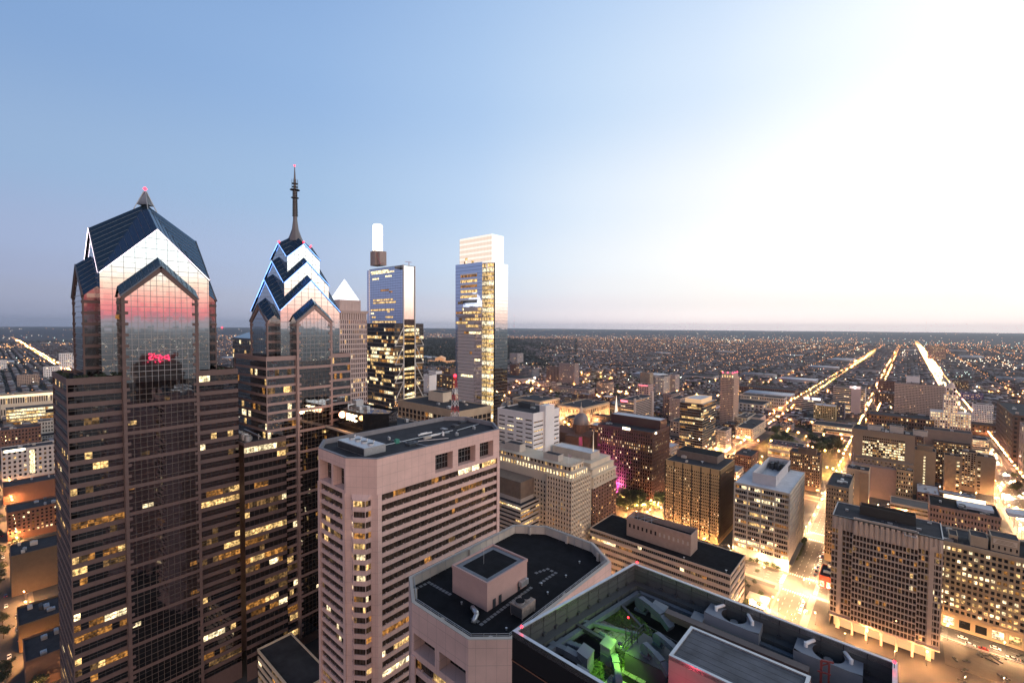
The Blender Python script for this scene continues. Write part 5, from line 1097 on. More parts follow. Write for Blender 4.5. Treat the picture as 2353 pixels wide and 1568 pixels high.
# pale gridded block with the white roof
random.seed(76)
r_ = R(1688, 1809, 1849, 1133, yb=1314); x0, y0, x1, y1, z = r_; rows = {1: .95, 2: .08, 3: .1, 4: .12, 5: .3, 6: .25, 7: .5, 8: .25, 9: .3, 10: .75, 11: .55, 12: .3, 0: .5}
b = slab('white_roofed_block', 'pale gridded office block with a white roof and a walled plant yard on top', 'office block', r_, mat('pale_grid_stone', (.44, .40, .34), var=.1, scale=.15), 24, 36, 13, top=1.2, base=8, sk=dict(zb=.30, zt=.08, d=.35, band=True, mull=.22, rows=rows, mix=(5, 2, 7, 2)), ek=dict(mw=.45, zb=.25, zt=.2, d=.3, lit=.2, mix=(5, 3, 4, 3)), roofm=ROOF_L, units=0, fin=False, up=.35); b.frame = CONC
q = MB()
for i in range(5): v = x0+(x1-x0)*i/4; q.box(v-.6, y0-.5, 0, v+.6, y0+.1, z)
b.part('column', q, MATS['pale_grid_stone']); pz = z+8.5; se = onz(1782, 1094, pz); sw = onz(1727, 1085, pz); ne = onz(1812, 1056, pz); RW = mat('white_screen', (.48, .48, .50), var=.06)
q = MB(); pr = rect(sw[0], se[1], se[0], ne[1]); q.rim(pr, z-.4, pz, .4)
for i in range(12): v = se[1]+(ne[1]-se[1])*i/11; q.box(se[0]-.02, v-.08, z-.3, se[0]+.1, v+.08, pz)
b.part('plant_yard_wall', q, RW)
for i in range(7): u = MB(); X = sw[0]+2+i*2.3; Yb = ne[1]-9-(i%2)*3; u.box(X, Yb, z-.4, X+1.7, Yb+7, z+5+(i%3)); b.part('rooftop_unit', u, STEEL_D)
cv = MB(); cv.box(x1, y0+1, 5.8, x1+3, y1-20, 6.4); b.part('canopy', cv, STEEL_D)
b.finish(MATS['pale_grid_stone'])
# long low block with the plant house
random.seed(77)
r_ = R(1355.5, 1678, 1712, 1321.5, 31.5); x0, y0, x1, y1, z = r_
b = slab('long_low_block', 'long low pale concrete block with ribbon windows, black roof and a boxy concrete plant house', 'office block', r_, mat('warm_concrete', (.48, .40, .33), var=.12, scale=.3), 70, 20, 6, top=1.2, base=2, sk=dict(zb=.50, zt=.04, d=.4, band=True, mull=.14, lit=.2, mix=(5, 3, 4, 4)), roofm=ROOF_D, units=0, fin=False, up=.5); b.frame = CONC
pz = 46.; sw = onz(1439, 1185, pz); se = onz(1587, 1229, pz); ne = onz(1603, 1214, pz); PH = mat('plant_house_concrete', (.34, .25, .21), var=.15, scale=.3); q = MB(); q.rim(rect(sw[0], se[1], se[0], ne[1]), z-.5, pz, .5); q.box(sw[0]+.5, se[1]+.5, z, se[0]-.5, ne[1]-.5, pz-4.5, 1, 1); o = b.part('plant_house', q, [PH, ROOF_D])
for i in range(14):
    q = MB(); v = sw[0]+2+(se[0]-sw[0]-3)*i/13.5; q.quad((v, se[1]-.05, pz-7.8), (v+1.3, se[1]-.05, pz-7.8), (v+1.3, se[1]-.05, pz-5), (v, se[1]-.05, pz-5)); q.build('vent_opening', ROOF_D if i < 7 else CONC, o)
q = MB()
for i in range(3): v = sw[0]+3+i*5.5; q.beam((v, se[1]+.5, pz-.6), (v+5.5, ne[1]-.5, pz-.6), .25, .25); q.beam((v, ne[1]-.5, pz-.6), (v+5.5, se[1]+.5, pz-.6), .2, .2)
q.build('roof_truss', STEEL, o)
for (px, py) in ((1571, 1283), (1668, 1313)): X, Y = onz(px, py, z); q = MB(); q.tube((X, Y, z-.3), (X, Y, z+1), .08, 5); q.cyl((X, Y), .08, z+.9, z+1.3, 10, r2=.7); b.part('dish_aerial', q, WHITEP)
b.finish(MATS['warm_concrete'])

# ------------------------------------------------------------------ gridded civic tower at the right
random.seed(78)
SAND = mat('sand_precast', (.52, .40, .31), var=.10, scale=.2)
xr_, y0 = onz(2157, 1524, 0); z = zat(xr_, y0, 2170, 1239); xl_ = xr_-_solve(1912, lambda t: (xr_-t, y0, z)); y1 = y0+29
xa = xr_-_solve(1961, lambda t: (xr_-t, y0, z)); xc_ = xr_-_solve(2110, lambda t: (xr_-t, y0, z)); yf = y0-3.2
b = Bld('gridded_civic_tower', 'sand-coloured civic tower with a deep window grid, fluted blank top and projecting centre bay', 'office tower', xl_, yf, xr_, y1, GL_CURT, 100); b.frame = SAND
zb_, zt = 9., z-8.2; kw = dict(mw=.19, zb=.15, zt=.09, d=.7, lit=.14, mix=(2, 6, 1, 8))
b.fac((xa, yf), (xc_, yf), zb_, zt, 18, 15, **kw); b.fac((xl_, y0), (xa, y0), zb_, zt, 6, 15, **kw); b.fac((xc_, y0), (xr_, y0), zb_, zt, 7, 15, **kw); b.fac((xr_, y0), (xr_, y1), zb_, zt, 8, 15, **kw)
wallq(b, (xa, y0), (xa, yf), zb_, z+1.2); wallq(b, (xc_, yf), (xc_, y0), zb_, z+1.2); wallq(b, (xr_, y1), (xl_, y1), 0, z); wallq(b, (xl_, y1), (xl_, y0), 0, z)
for p, q_, t in (((xa, yf), (xc_, yf), z+1.2), ((xl_, y0), (xa, y0), z), ((xc_, y0), (xr_, y0), z), ((xr_, y0), (xr_, y1), z)): wallq(b, p, q_, zt, t)
q = MB()
def flute(xs0, xs1, yy, n, zt2):
    for i in range(n): u = xs0+(xs1-xs0)*(i+.5)/n; hw = (xs1-xs0)/n*.40; q.prism([(u-hw, yy+.1), (u-hw*.6, yy-.55), (u+hw*.6, yy-.55), (u+hw, yy+.1)], zt+.3, zt2)
flute(xa, xc_, yf, 12, z+.6); flute(xl_+.3, xa-.3, y0, 4, z-.6); flute(xc_+.3, xr_-.3, y0, 5, z-.6); b.part('fluted_panel', q, SAND)
q = MB()
for i in range(10): u = xa+(xc_-xa)*i/9; q.box(u-.16, yf-.35, zb_, u+.2, yf+.1, zt)
for px in (1931, 2142): u = xr_-_solve(px, lambda t: (xr_-t, y0, z)); q.box(u-1.1, y0-.6, 0, u+1.1, y0+.3, zt+3)
for i in range(5): u = xa+1+(xc_-xa-2)*i/4; q.box(u-.6, yf+.3, 0, u+.6, yf+1.5, zb_)
b.part('pier', q, SAND)
q = MB(); q.box(xl_, yf, zb_-.8, xr_, y0+1, zb_+.02); b.part('soffit', q, SAND)
q = MB(); q.box(xl_+2, y0+3, 0, xr_-2, y1-2, zb_-.8); b.part('lobby', q, mat('lobby_glass', (.1, .06, .03), rough=.2, emit=(1, .55, .26), es=.9, sample=False))
T = [(xl_, y0), (xa, y0), (xa, yf), (xc_, yf), (xc_, y0), (xr_, y0), (xr_, y1), (xl_, y1)]
q = MB(); q.poly([(*p, z-.5) for p in [(xl_+.4, y0+.4), (xr_-.4, y0+.4), (xr_-.4, y1-.4), (xl_+.4, y1-.4)]]); q.poly([(*p, z-.3) for p in [(xa+.3, yf+.3), (xc_-.3, yf+.3), (xc_-.3, y0+.5), (xa+.3, y0+.5)]]); b.part('roof', q, ROOF)
q = MB(); q.rim(rect(xl_, y0, xr_, y1), z-.8, z, .5); b.part('parapet', q, STEEL); q = MB(); q.rim(rect(xa, yf, xc_, y0+.4), z-.8, z+1.2, .4); b.part('parapet', q, SAND)
for (p1, p2) in (((1966, 1190), (1992, 1197)), ((2004, 1198), (2062, 1213)), ((2078, 1215), (2106, 1232))):
    a, c_ = onz(*p1, z), onz(*p2, z); q = MB(); q.rim(rect(a[0], min(a[1], c_[1])-1.5, c_[0], max(a[1], c_[1])+1.5), z-.5, z+.2, .25); b.part('roof_curb', q, GALV)
for i in range(9): X, Y = random.uniform(xl_+3, xr_-4), random.uniform(y0+5, y1-4); q = MB(); q.box(X, Y, z-.52, X+random.uniform(.8, 2.5), Y+1.2, z+random.uniform(.2, .9)); b.part('rooftop_unit', q, random.choice((STEEL_D, GALV, STEEL)))
zz = z+5.5; a, c_ = onz(1977, 1152, zz), onz(2104, 1186, zz); q = MB(); q.rim(rect(a[0], a[1]-7, c_[0], a[1]), z-.5, zz, .4); q.box(a[0]+.4, a[1]-6.6, z-.45, c_[0]-.4, a[1]-.4, z+2, 1, 1); b.part('plant_screen', q, [mat('black_screen', (.03, .028, .026), rough=.6), ROOF_D])
b.finish(SAND)
# long lit stone office across the street from it
random.seed(79)
z = 54.7; xw, ys = onz(2163, 1435, 0); xw -= 22; xe = xw+115
b = Bld('lit_stone_office', 'long tan stone office with hundreds of brightly lit windows and a tall glazed ground floor', 'office block', xw, ys, xe, ys+32, None, 100)
rows = {0: .2, 1: .75, 2: .85, 3: .8, 4: .25, 5: .3, 6: .9, 7: .9, 8: .15, 9: .45, 10: .1, 11: .6}
b.fac((xw, ys), (xe, ys), 10, z-2, 46, 12, mw=.36, zb=.2, zt=.22, d=.4, rows=rows, mix=(6, 2, 9, 0), name='window')
b.fac((xw, ys), (xe, ys), 0, 10, 16, 1, mw=.3, zb=.18, zt=.3, d=.8, rows={0: .7}, mix=(3, 2, 6, 0), name='shopfront')
wallq(b, (xw, ys), (xe, ys), z-2, z); wallq(b, (xe, ys), (xe, ys+32), 0, z); wallq(b, (xe, ys+32), (xw, ys+32), 0, z); wallq(b, (xw, ys+32), (xw, ys), 0, z)
q = MB()
for zz, p in ((10, .5), (13.6, .35), (z-9, .45), (z-5.6, .4), (z-1.6, .8)): q.box(xw-.2, ys-p, zz-.35, xe+.2, ys+.1, zz+.25)
b.part('string_course', q, TAN); roof_on(b, rect(xw, ys, xe, ys+32), z+.4, ROOF, 1., .5, TAN, 14)
for (p1, p2, h_) in ((2226, 2270, 6), (2268, 2335, 8.5), (2180, 2200, 3.5), (2345, 2400, 4)):
    a, c_ = onz(p1, 1240, z), onz(p2, 1262, z); o = penthouse(b, a[0], ys+5, max(c_[0], a[0]+4), ys+16, z-.7, z+h_, TAN, ROOF)
    if h_ == 8.5:
        q = MB(); m0 = (a[0]+c_[0])/2; q.box(m0-5, ys+4.85, z+4.2, m0+5, ys+5, z+7.2); q.build('name_panel', CREAM, o); q = MB()
        for k in range(3): q.box(m0-4.2+k*.4, ys+4.78, z+4.8+k*.75, m0+4.2-k*.4, ys+4.85, z+5.1+k*.75)
        q.build('carved_line', TAN_D, o)
        for k in range(5): q = MB(); v = a[0]+1+(c_[0]-a[0]-2)*k/4; q.quad((v-.4, ys+4.95, z+1), (v+.4, ys+4.95, z+1), (v+.4, ys+4.95, z+3), (v-.4, ys+4.95, z+3)); q.build('window', GL_DARK, o)
b.finish(mat('gold_limestone', (.40, .29, .17), var=.12, scale=.12))
# ------------------------------------------------------------------ hospital group
random.seed(80)
HT = mat('hospital_brick', (.25, .185, .13), var=.08, scale=.1)
def south(px0, px1, py1, z=None, yb=None, D=20):
    """a block of which only the south face shows: right-hand roof corner at px1, py1"""
    X, Y = onz(px1, yb, 0) if yb else onz(px1, py1, z)
    zz = zat(X, Y, px1, py1) if yb else z
    return X-_solve(px0, lambda t: (X-t, Y, zz)), Y, X, Y+D, zz
r_ = south(1957, 2097, 1001, yb=1150, D=30); x0, y0, x1, y1, z = r_
b = Bld('hospital_main_block', 'broad tan brick hospital block framing a big rectangle of lit office windows', 'hospital', x0, y0, x1, y1, None, 100)
ua, ub = x1-_solve(1981, lambda t: (x1-t, y0, 60)), x1-_solve(2079, lambda t: (x1-t, y0, 60)); zA, zB = zat(ua, y0, 1980, 1045), zat(ua, y0, 1980, 1000)
wallq(b, (x0, y0), (ua, y0), 0, z); wallq(b, (ub, y0), (x1, y0), 0, z); wallq(b, (ua, y0), (ub, y0), 0, zA); wallq(b, (ua, y0), (ub, y0), zB, z)
b.fac((ua, y0), (ub, y0), zA, zB, 20, 8, mw=.16, zb=.28, zt=.10, d=.6, rows={0: .9, 1: .85, 2: .7, 3: .85, 4: .85, 5: .8, 6: .12, 7: 0}, mix=(3, 1, 9, 0))
wallq(b, (x1, y0), (x1, y1), 0, z); wallq(b, (x1, y1), (x0, y1), 0, z); wallq(b, (x0, y1), (x0, y0), 0, z)
roof_on(b, rect(x0, y0, x1, y1), z+.5, ROOF, 1., .6, HT, 12)
for i in range(3): penthouse(b, x0+14+i*20, y0+9, x0+26+i*20, y0+17, z-.5, z+5+i % 2*2, CONC)
# lower wings standing against its foot
yq = y0-7; zq = zat(x0, yq, 1980, 1050); q = MB(); q.box(ua-6, yq, 0, x1-.5, y0+.1, zq); b.part('lower_wing', q, HT)
for i in range(26):
    v = ua-5+(x1-ua+3)*i/26; q = MB(); zz = zq-3.2-(i%2)*3.4; q.quad((v, yq-.06, zz), (v+1.2, yq-.06, zz), (v+1.2, yq-.06, zz+1.6), (v, yq-.06, zz+1.6)); b.part('window', q, random.choice((GL_DARK, LIT[3], LIT[0])))
y3 = yq-9; z3 = zat(x0, y3, 1985, 1067); x3 = x1-_solve(2059, lambda t: (x1-t, y3, z3)); q = MB(); q.box(ua-9, y3, 0, x3, yq+.1, z3); b.part('blank_wing', q, mat('pink_render', (.33, .23, .19), var=.07, scale=.3))
b.finish(HT)
x4 = x1-.8; b = slab('clinic_block', 'small tan brick block with square windows in front of the hospital', 'hospital', (x3+.2, y3-2, x4, y3+14, z3+1.5), mat('yellow_brick', (.36, .27, .16), var=.08), 7, 0, 7, base=3, sk=dict(mw=.5, zb=.25, zt=.25, d=.3, lit=.35, mix=(6, 2, 6, 1)), units=2, budget=60)
random.seed(81)
r_ = south(2099, 2146, 1038, yb=1143, D=22); x0, y0, x1, y1, z = r_
b = slab('blank_stair_tower', 'plain tan brick tower with one vertical string of lit stair windows', 'hospital', r_, mat('tan_brick', (.31, .225, .145), var=.07), 0, 0, 1, units=5, fin=False, top=1)
for i in range(13): q = MB(); zz = 3+(z-8)*i/13; v = x0+(x1-x0)*.46; q.quad((v, y0-.06, zz), (v+1.6, y0-.06, zz), (v+1.6, y0-.06, zz+1.9), (v, y0-.06, zz+1.9)); b.part('lit_window', q, LIT[2 if i > 2 else 0])
penthouse(b, x0+3, y0+6, x0+16, y0+14, z-.8, z+5, HT); b.finish(MATS['tan_brick'])
for (nm, lb, p0, p1, py, yb_, D, ns, nz, lit, sd, un) in (
  ('blank_wall_block', 'windowless grey-brown block rising behind the lit hospital wings', 2124, 2229, 1029, 1115, 20, 0, 1, 0, 1, 2),
  ('hospital_wing', 'dark brick hospital wing with scattered lit windows, left of the narrow blank slab', 2146, 2226, 1022, 1120, 20, 16, 15, .3, 2, 2)):
    r_ = south(p0, p1, py if nm != 'blank_wall_block' else 996, yb=yb_, D=D); random.seed(90+sd); slab(nm, lb, 'hospital', r_, mat('umber_brick', (.14, .095, .065), var=.1) if 'wing' in nm else mat('grey_brown_render', (.24, .18, .145), var=.08), ns, 0, nz, sk=dict(mw=.42, zb=.3, zt=.25, d=.3, lit=lit, mix=(5, 3, 5, 3)), units=un, top=1)
for (nm, lb, p0, p1, py, yb_, ns, nz, lit, sd) in (
  ('narrow_slab_tower', 'narrow blank tan slab tower with a strip of windows on its right edge', 2170, 2206, 1049, 1132, 0, 1, 0, 5),
  ('lit_window_wing', 'brown brick wing with rows of lit windows between two blank slabs', 2204, 2240, 1040, 1130, 6, 16, .42, 6),
  ('corner_slab_tower', 'tall blank tan slab at the hospital corner beside the bright avenue', 2241, 2283, 1052, 1138, 0, 1, 0, 7)):
    random.seed(sd*13); r_ = south(p0, p1, py, yb=yb_, D=16); b = slab(nm, lb, 'hospital', r_, mat('tan_slab_brick', (.27, .20, .13), var=.08) if ns == 0 else HT, ns, 0, nz, sk=dict(mw=.4, zb=.3, zt=.2, d=.3, lit=lit, mix=(5, 3, 5, 2)), units=2, top=1, fin=False)
    if ns == 0:
        x0, y0, x1, y1, z = r_; fx = .80 if 'narrow' in nm else .2
        for i in range(9): q = MB(); v = x0+(x1-x0)*fx; zz = 4+(z-8)*i/9; q.quad((v-1.2, y0-.06, zz), (v+1.2, y0-.06, zz), (v+1.2, y0-.06, zz+1.8), (v-1.2, y0-.06, zz+1.8)); b.part('window', q, random.choice((GL_DARK, LIT[0], LIT[2], LIT[3])))
    b.finish(MATS['tan_slab_brick'] if ns == 0 else HT)
r_ = south(2228, 2270, 1012, yb=1050, D=30); random.seed(5); slab('glazed_garage_block', 'low glazed block with bright bands of light beside the hospital corner', 'building', r_, CONC, 12, 0, 6, sk=dict(RB, lit=.7, mix=(6, 2, 6, 2)), units=2)
# ------------------------------------------------------------------ further named blocks, right of the view
def far(nm, lb, cat, r_, w_, ns, ne, nz, seed=0, **k):
    random.seed(sum(map(ord, nm))); k.setdefault('budget', 60); return slab(nm, lb, cat, r_, w_, ns, ne, nz, **k)
r_ = south(2055, 2174, 888, yb=966, D=22); far('punched_window_slab', 'huge pale slab block dotted all over with small square windows', 'office block', r_, mat('pinkish_precast', (.42, .33, .28), var=.05), 36, 0, 18, sk=dict(mw=.5, zb=.3, zt=.3, d=.4, lit=.05, mix=(5, 5, 2, 4)), units=2, budget=100)
random.seed(91)
xc0, yc0 = onz(2181, 1003, 0); b = Bld('white_clock_tower_building', 'white stepped tower building with lit windows and a domed lantern on top', 'tower', xc0-26, yc0-2, xc0+26, yc0+30, None, 100)
zA = zat(xc0, yc0, 2181, 948); zB = zat(xc0, yc0, 2181, 908); zC = zat(xc0, yc0, 2181, 890); WH = mat('white_terracotta', (.62, .54, .50), var=.05)
def tier(x0, x1, y0, y1, z0, z1, n, nz, lit): 
    b.fac((x0, y0), (x1, y0), z0, z1, n, nz, mw=.42, zb=.25, zt=.2, d=.4, lit=lit, mix=(4, 1, 8, 1)); wallq(b, (x1, y0), (x1, y1), z0, z1); wallq(b, (x1, y1), (x0, y1), z0, z1); wallq(b, (x0, y1), (x0, y0), z0, z1); b.w.quad((x0,y0,z1),(x1,y0,z1),(x1,y1,z1),(x0,y1,z1))
tier(xc0-26, xc0+26, yc0, yc0+30, 0, zA, 16, 9, .8); tier(xc0-9, xc0+9, yc0+2, yc0+18, zA, zB, 6, 7, .8); tier(xc0-6.5, xc0+6.5, yc0+4, yc0+16, zB, zC, 3, 2, .3)
q = MB(); q.cyl((xc0, yc0+10), 5, zC, zC+5, 16); q.cyl((xc0, yc0+10), 4.4, zC+5, zC+9, 16, r2=1); q.cyl((xc0, yc0+10), .8, zC+9, zC+13, 8, r2=.2); b.part('dome', q, WH)
q = MB(); q.tube((xc0, yc0+3.9, zB+(zC-zB)*.5), (xc0, yc0+3.6, zB+(zC-zB)*.5), 3, 20); b.part('clock_face', q, mat('clock_face', (.25, .22, .2)))
b.finish(WH)
r_ = south(1914, 1985, 893, yb=958, D=40); b = far('panelled_office_block', 'office block with ribbon windows, a blank pale panel and a round white rooftop emblem', 'office block', r_, CONC, 20, 0, 13, sk=dict(RB, lit=.25), units=2, fin=False); x0, y0, x1, y1, z = r_
ua, ub = x1-_solve(1955, lambda t: (x1-t, y0, 40)), x1-_solve(1977, lambda t: (x1-t, y0, 40)); q = MB(); q.box(ua, y0-.8, 0, ub, y0+1, z+4); b.part('blank_panel', q, mat('lilac_panel', (.46, .39, .39), var=.04))
q = MB(); q.box(ua-3, y0-1.0, z-1, ub-1, y0-.8, z+4.5); b.part('lit_sign', q, mat('lilac_sign_light', (.6, .5, .5), emit=(1, .72, .66), es=.8, sample=False)); q = MB(); q.tube(((ua+ub)/2-2, y0-1.0, z+2), ((ua+ub)/2-2, y0-1.4, z+2), 2, 16); b.part('sign_emblem', q, WHITE_L); b.finish(CONC)
r_ = south(1869, 1918, 934, yb=968, D=30); far('yellow_apartment_block', 'small apartment block with yellow-lit windows and a white roof', 'apartment block', r_, mat('ochre_render', (.40, .30, .14), var=.06), 12, 0, 7, sk=dict(PU, lit=.3), roofm=ROOF_L)
r_ = south(1917, 1938, 929, yb=964, D=26); far('navy_apartment_block', 'narrow navy-blue block against the yellow apartment block', 'apartment block', r_, mat('navy_panel', (.06, .07, .12), rough=.4), 5, 0, 8, sk=dict(PU, lit=.35, mix=(3, 6, 1, 2)))
r_ = south(1826, 1885, 920, yb=952, D=30); b = far('signboard_block', 'grey block carrying two glowing bluish-white rooftop signs', 'building', r_, CONC, 14, 0, 6, sk=dict(RB, lit=.3), fin=False); x0, y0, x1, y1, z = r_
for (u0, u1) in ((.35, .58), (.66, .98)): q = MB(); q.box(x0+(x1-x0)*u0, y0-1, z+.6, x0+(x1-x0)*u1, y0-.4, z+5); b.part('lit_sign', q, mat('blue_white_sign', (.7, .7, .8), emit=(.82, .88, 1), es=1.6, sample=False))
b.finish(CONC)
r_ = south(1866, 1956, 984, yb=1003, D=45); b = far('parking_garage', 'open-decked concrete parking garage lit from within beside the tree-ringed ramps', 'parking garage', r_, CREAM, 10, 0, 3, base=.5, sk=dict(zb=.35, zt=.1, d=1.2, band=True, rows={0: .9, 1: .9, 2: .8}, mix=(6, 4, 1, 0)), units=0)
r_ = south(1764, 1840, 1030, yb=1060, D=34); b = far('parking_deck', 'low parking deck with cars on its open top and orange light below', 'parking garage', r_, CONC, 8, 0, 2, base=.5, sk=dict(zb=.4, zt=.1, d=1.4, band=True, rows={0: 1, 1: 1}, mix=(6, 5, 1, 0)), units=0, up=.8); DECK = r_
r_ = south(1814, 1881, 1046, yb=1131, D=18); b = far('brick_hotel', 'dark brown brick hotel with a dormered plant house and flagpole on its roof', 'hotel', r_, mat('umber_brick', (.14, .095, .065), var=.1), 16, 6, 11, sk=dict(PU, lit=.28, mix=(4, 2, 5, 2)), units=0, fin=False); x0, y0, x1, y1, z = r_
penthouse(b, x0+8, y0+4, x0+26, y0+12, z-.5, z+5, MATS['umber_brick']); q = MB(); q.tube((x0+17, y0+8, z), (x0+17, y0+8, z+13), .1, 5); b.part('flagpole', q, WHITEP); b.finish(MATS['umber_brick'])
r_ = south(1944, 1993, 1082, yb=1180, D=20); b = far('stone_bank_tower', 'tan stone tower with paired lit window strips, behind the civic tower', 'office tower', r_, TAN, 0, 0, 1, fin=False, units=5); x0, y0, x1, y1, z = r_
for c_ in (.22, .30):
    for i in range(11): q = MB(); v = x0+(x1-x0)*c_; zz = 4+(z-8)*i/11; q.quad((v, y0-.06, zz), (v+1, y0-.06, zz), (v+1, y0-.06, zz+2.2), (v, y0-.06, zz+2.2)); b.part('window', q, random.choice((GL_DARK, GL_DARK, LIT[0], LIT[1])))
q = MB(); q.box(x0+(x1-x0)*.62, y0-2.5, 0, x1, y0, z-2); b.part('side_bay', q, TAN_D); q = MB(); q.tube((x0+5, y0+5, z), (x0+5, y0+5, z+16), .1, 5); b.part('flagpole', q, WHITEP); b.finish(TAN)
xg, yg = onz(1893, 1285, 0); zg = zat(xg, yg, 1897, 1112); xg1 = xg+_solve(1950, lambda t: (xg+t, yg, zg)); far('stone_apartment_block', 'tall tan stone block lining the right side of the bright street', 'apartment block', (xg, yg, xg1, yg+42, zg), TAN_D, 9, 0, 17, sk=dict(PU, lit=.12), units=5)
# corner shop
random.seed(92); xs0, ys0 = onz(1880, 1346, 0); far('corner_shop', 'tiny red-walled shop with a lit front at the bright street corner', 'shop', (xs0, ys0, xs0+8, ys0+20, 9), mat('red_wall', (.32, .05, .03), var=.1), 2, 0, 1, base=.2, top=3, sk=dict(mw=.3, zb=.1, zt=.15, d=.3, rows={0: 1}, mix=(0, 0, 1, 0)), units=2)
# classical blocks behind the lit office
r_ = south(2136, 2300, 1190, z=36, D=34); x0, y0, x1, y1, z = r_; b = far('floodlit_courtyard_block', 'low brick block with pale roof panels and a dazzling floodlit rear courtyard', 'building', r_, mat('rosy_brick', (.27, .17, .13), var=.1), 22, 8, 6, sk=dict(PU, lit=.2), roofm=ROOF_D, units=8, fin=False)
q = MB(); q.box(x0+18, y0+12, z-.8, x0+40, y0+26, z+1.5); b.part('roof_panel', q, ROOF_L); q = MB(); q.box(x0+48, y0+14, z-.8, x0+64, y0+28, z+2); b.part('roof_panel', q, ROOF_L)
q = MB(); q.box(x0+10, y1-3, z+.2, x1-6, y1-2, z+3.4); b.part('lit_wall', q, mat('self_lit_wall', (.8, .7, .6), emit=(1, .78, .5), es=2.2, sample=False)); b.finish(MATS['rosy_brick'])  # courtyard floodlight stands in as a wall that glows by itself
r_ = south(2045, 2140, 1172, z=14, D=25); far('lit_car_park', 'brightly lit low car-park roof behind the civic tower', 'parking garage', r_, CREAM, 6, 0, 2, sk=dict(RB, rows={0: 1, 1: 1}), roofm=PAVE, units=0)
# right edge
r_ = (0,)
for (nm, lb, cat, p0, p1, py, yb_, D, w_, ns, ne, nz, lit) in (
  ('white_medical_block', 'pale grid-fronted block with a bright stair strip right of the broad avenue', 'office block', 2236, 2280, 931, 985, 25, WHITE, 12, 0, 11, .15),
  ('blue_school_block', 'low purple-blue block right of the broad avenue', 'building', 2209, 2258, 905, 925, 40, mat('purple_panel', (.12, .10, .26)), 14, 0, 5, .35),
  ('red_sign_block', 'brown block with a red rooftop sign beside the broad avenue', 'building', 2184, 2224, 875, 900, 30, BRICK_B, 14, 0, 7, .2),
  ('long_slate_hall', 'long dark-roofed hall in front of the huge punched slab', 'building', 1996, 2145, 965, 1000, 40, BRICK_B, 24, 0, 3, .2),
  ('dark_warehouse', 'long dark flat warehouse behind the hospital plant roofs', 'warehouse', 1990, 2290, 978, 1004, 25, BRICK_B, 40, 0, 2, .2),
  ('twin_peak_apartments', 'dark slab apartment tower with red roof lights close to the bright avenue', 'apartment block', 2131, 2172, 795, 828, 40, mat('pink_panel', (.30, .19, .18)), 14, 0, 14, .4),
  ('warehouse_loft', 'brick loft building below the far bright crossing', 'building', 2018, 2056, 876, 905, 40, BRICK, 12, 0, 6, .1),
  ('loft_annex', 'low brown annex below the brick loft building', 'building', 2010, 2055, 905, 935, 40, BRICK_B, 12, 0, 5, .12),
  ('box_store', 'pale blank box behind the punched slab', 'building', 2082, 2112, 865, 885, 30, WHITE, 0, 0, 1, 0)):
    far(nm, lb, cat, south(p0, p1, py, yb=yb_, D=D), w_, ns, ne, nz, sk=dict(PU, lit=lit), budget=40)
for nm, lb, cat, x0, ya, yb2, px, py, w_, nw, nz, lit in (('tall_windowed_stone_block', 'rosy stone block with tall windows right of the broad avenue, at the picture edge', 'building', 116, 740, 900, 2318, 1012, mat('rose_stone', (.40, .27, .21), var=.1), 12, 6, .15),
  ('brown_terminal_block', 'big brown brick block with vertical window strips near the right edge', 'building', 117, 960, 1120, 2285, 950, BRICK_B, 14, 9, .12), ('stone_church', 'small steep-roofed stone church by the broad avenue at the right edge', 'church', 116, 640, 716, 2345, 1085, mat('rose_stone', ()), 8, 3, .2)):
    far(nm, lb, cat, (x0, ya, x0+60, yb2, zat(x0, ya, px+14, py)), w_, 10, 0, nz, nw=nw, sk=dict(PU, lit=lit), budget=60, units=6)
# ------------------------------------------------------------------ centre distance, left of the long avenue
def ZR(xl, xc, xr, yc, yb, **k): return R(xl, xc, xr, yc, yb=yb, **k)
r_ = ZR(1562, 1612.5, 1645, 928, 1052); b = far('green_glass_tower', 'glass office tower with a lit penthouse and bright lower floors', 'office tower', r_, mat('grey_mullion', (.16, .15, .14), rough=.4), 12, 12, 19, glass=GL_DIM, sk=dict(zb=.25, zt=.06, d=.2, band=True, mull=.2, rows={**{i: .25 for i in range(19)}, 0: .9, 1: .8, 2: .4, 17: .3}, mix=(6, 3, 4, 3)), units=0, fin=False, roofm=ROOF_L); x0, y0, x1, y1, z = r_
o = penthouse(b, x0+6, y0+4, x1-4, y1-8, z-.5, z+6, mat('lit_penthouse', (.4, .3, .2), emit=(1, .6, .3), es=.6, sample=False), ROOF_L); b.finish(MATS['grey_mullion'])
r_ = ZR(1655, 1683, 1698, 868, 984); x0, y0, x1, y1, z = r_; b = far('slender_red_lit_tower', 'slender tan apartment tower with red lights round its top', 'apartment tower', r_, mat('rose_tan_stone', (.42, .30, .24), var=.06), 10, 8, 26, sk=dict(PU, lit=.06, mix=(6, 4, 2, 2)), units=0, fin=False); zt = zat(x1, y0, 1683, 858)
q = MB(); q.prism(rect(x0+2, y0+2, x1-2, y1-2), z-.5, zt); b.part('attic', q, MATS['rose_tan_stone'])
for i in range(5): q = MB(); v = x0+3+(x1-x0-6)*i/4; q.quad((v-1, y0+1.9, z+.5), (v+1, y0+1.9, z+.5), (v+1, y0+1.9, z+4.5), (v-1, y0+1.9, z+4.5)); b.part('lit_window', q, LIT[0 if i % 2 else 2])
for p in ((x0+3, y0+3), (x1-3, y0+3), (x1-3, y1-3), ((x0+x1)/2, y0+3), (x1-3, (y0+y1)/2)): q = MB(); q.sphere((*p, zt+1), 1.0); b.part('beacon', q, mat('red_rooftop_lamp', (.4, .02, .02), emit=(1, .05, .12), es=9))
b.finish(MATS['rose_tan_stone'])
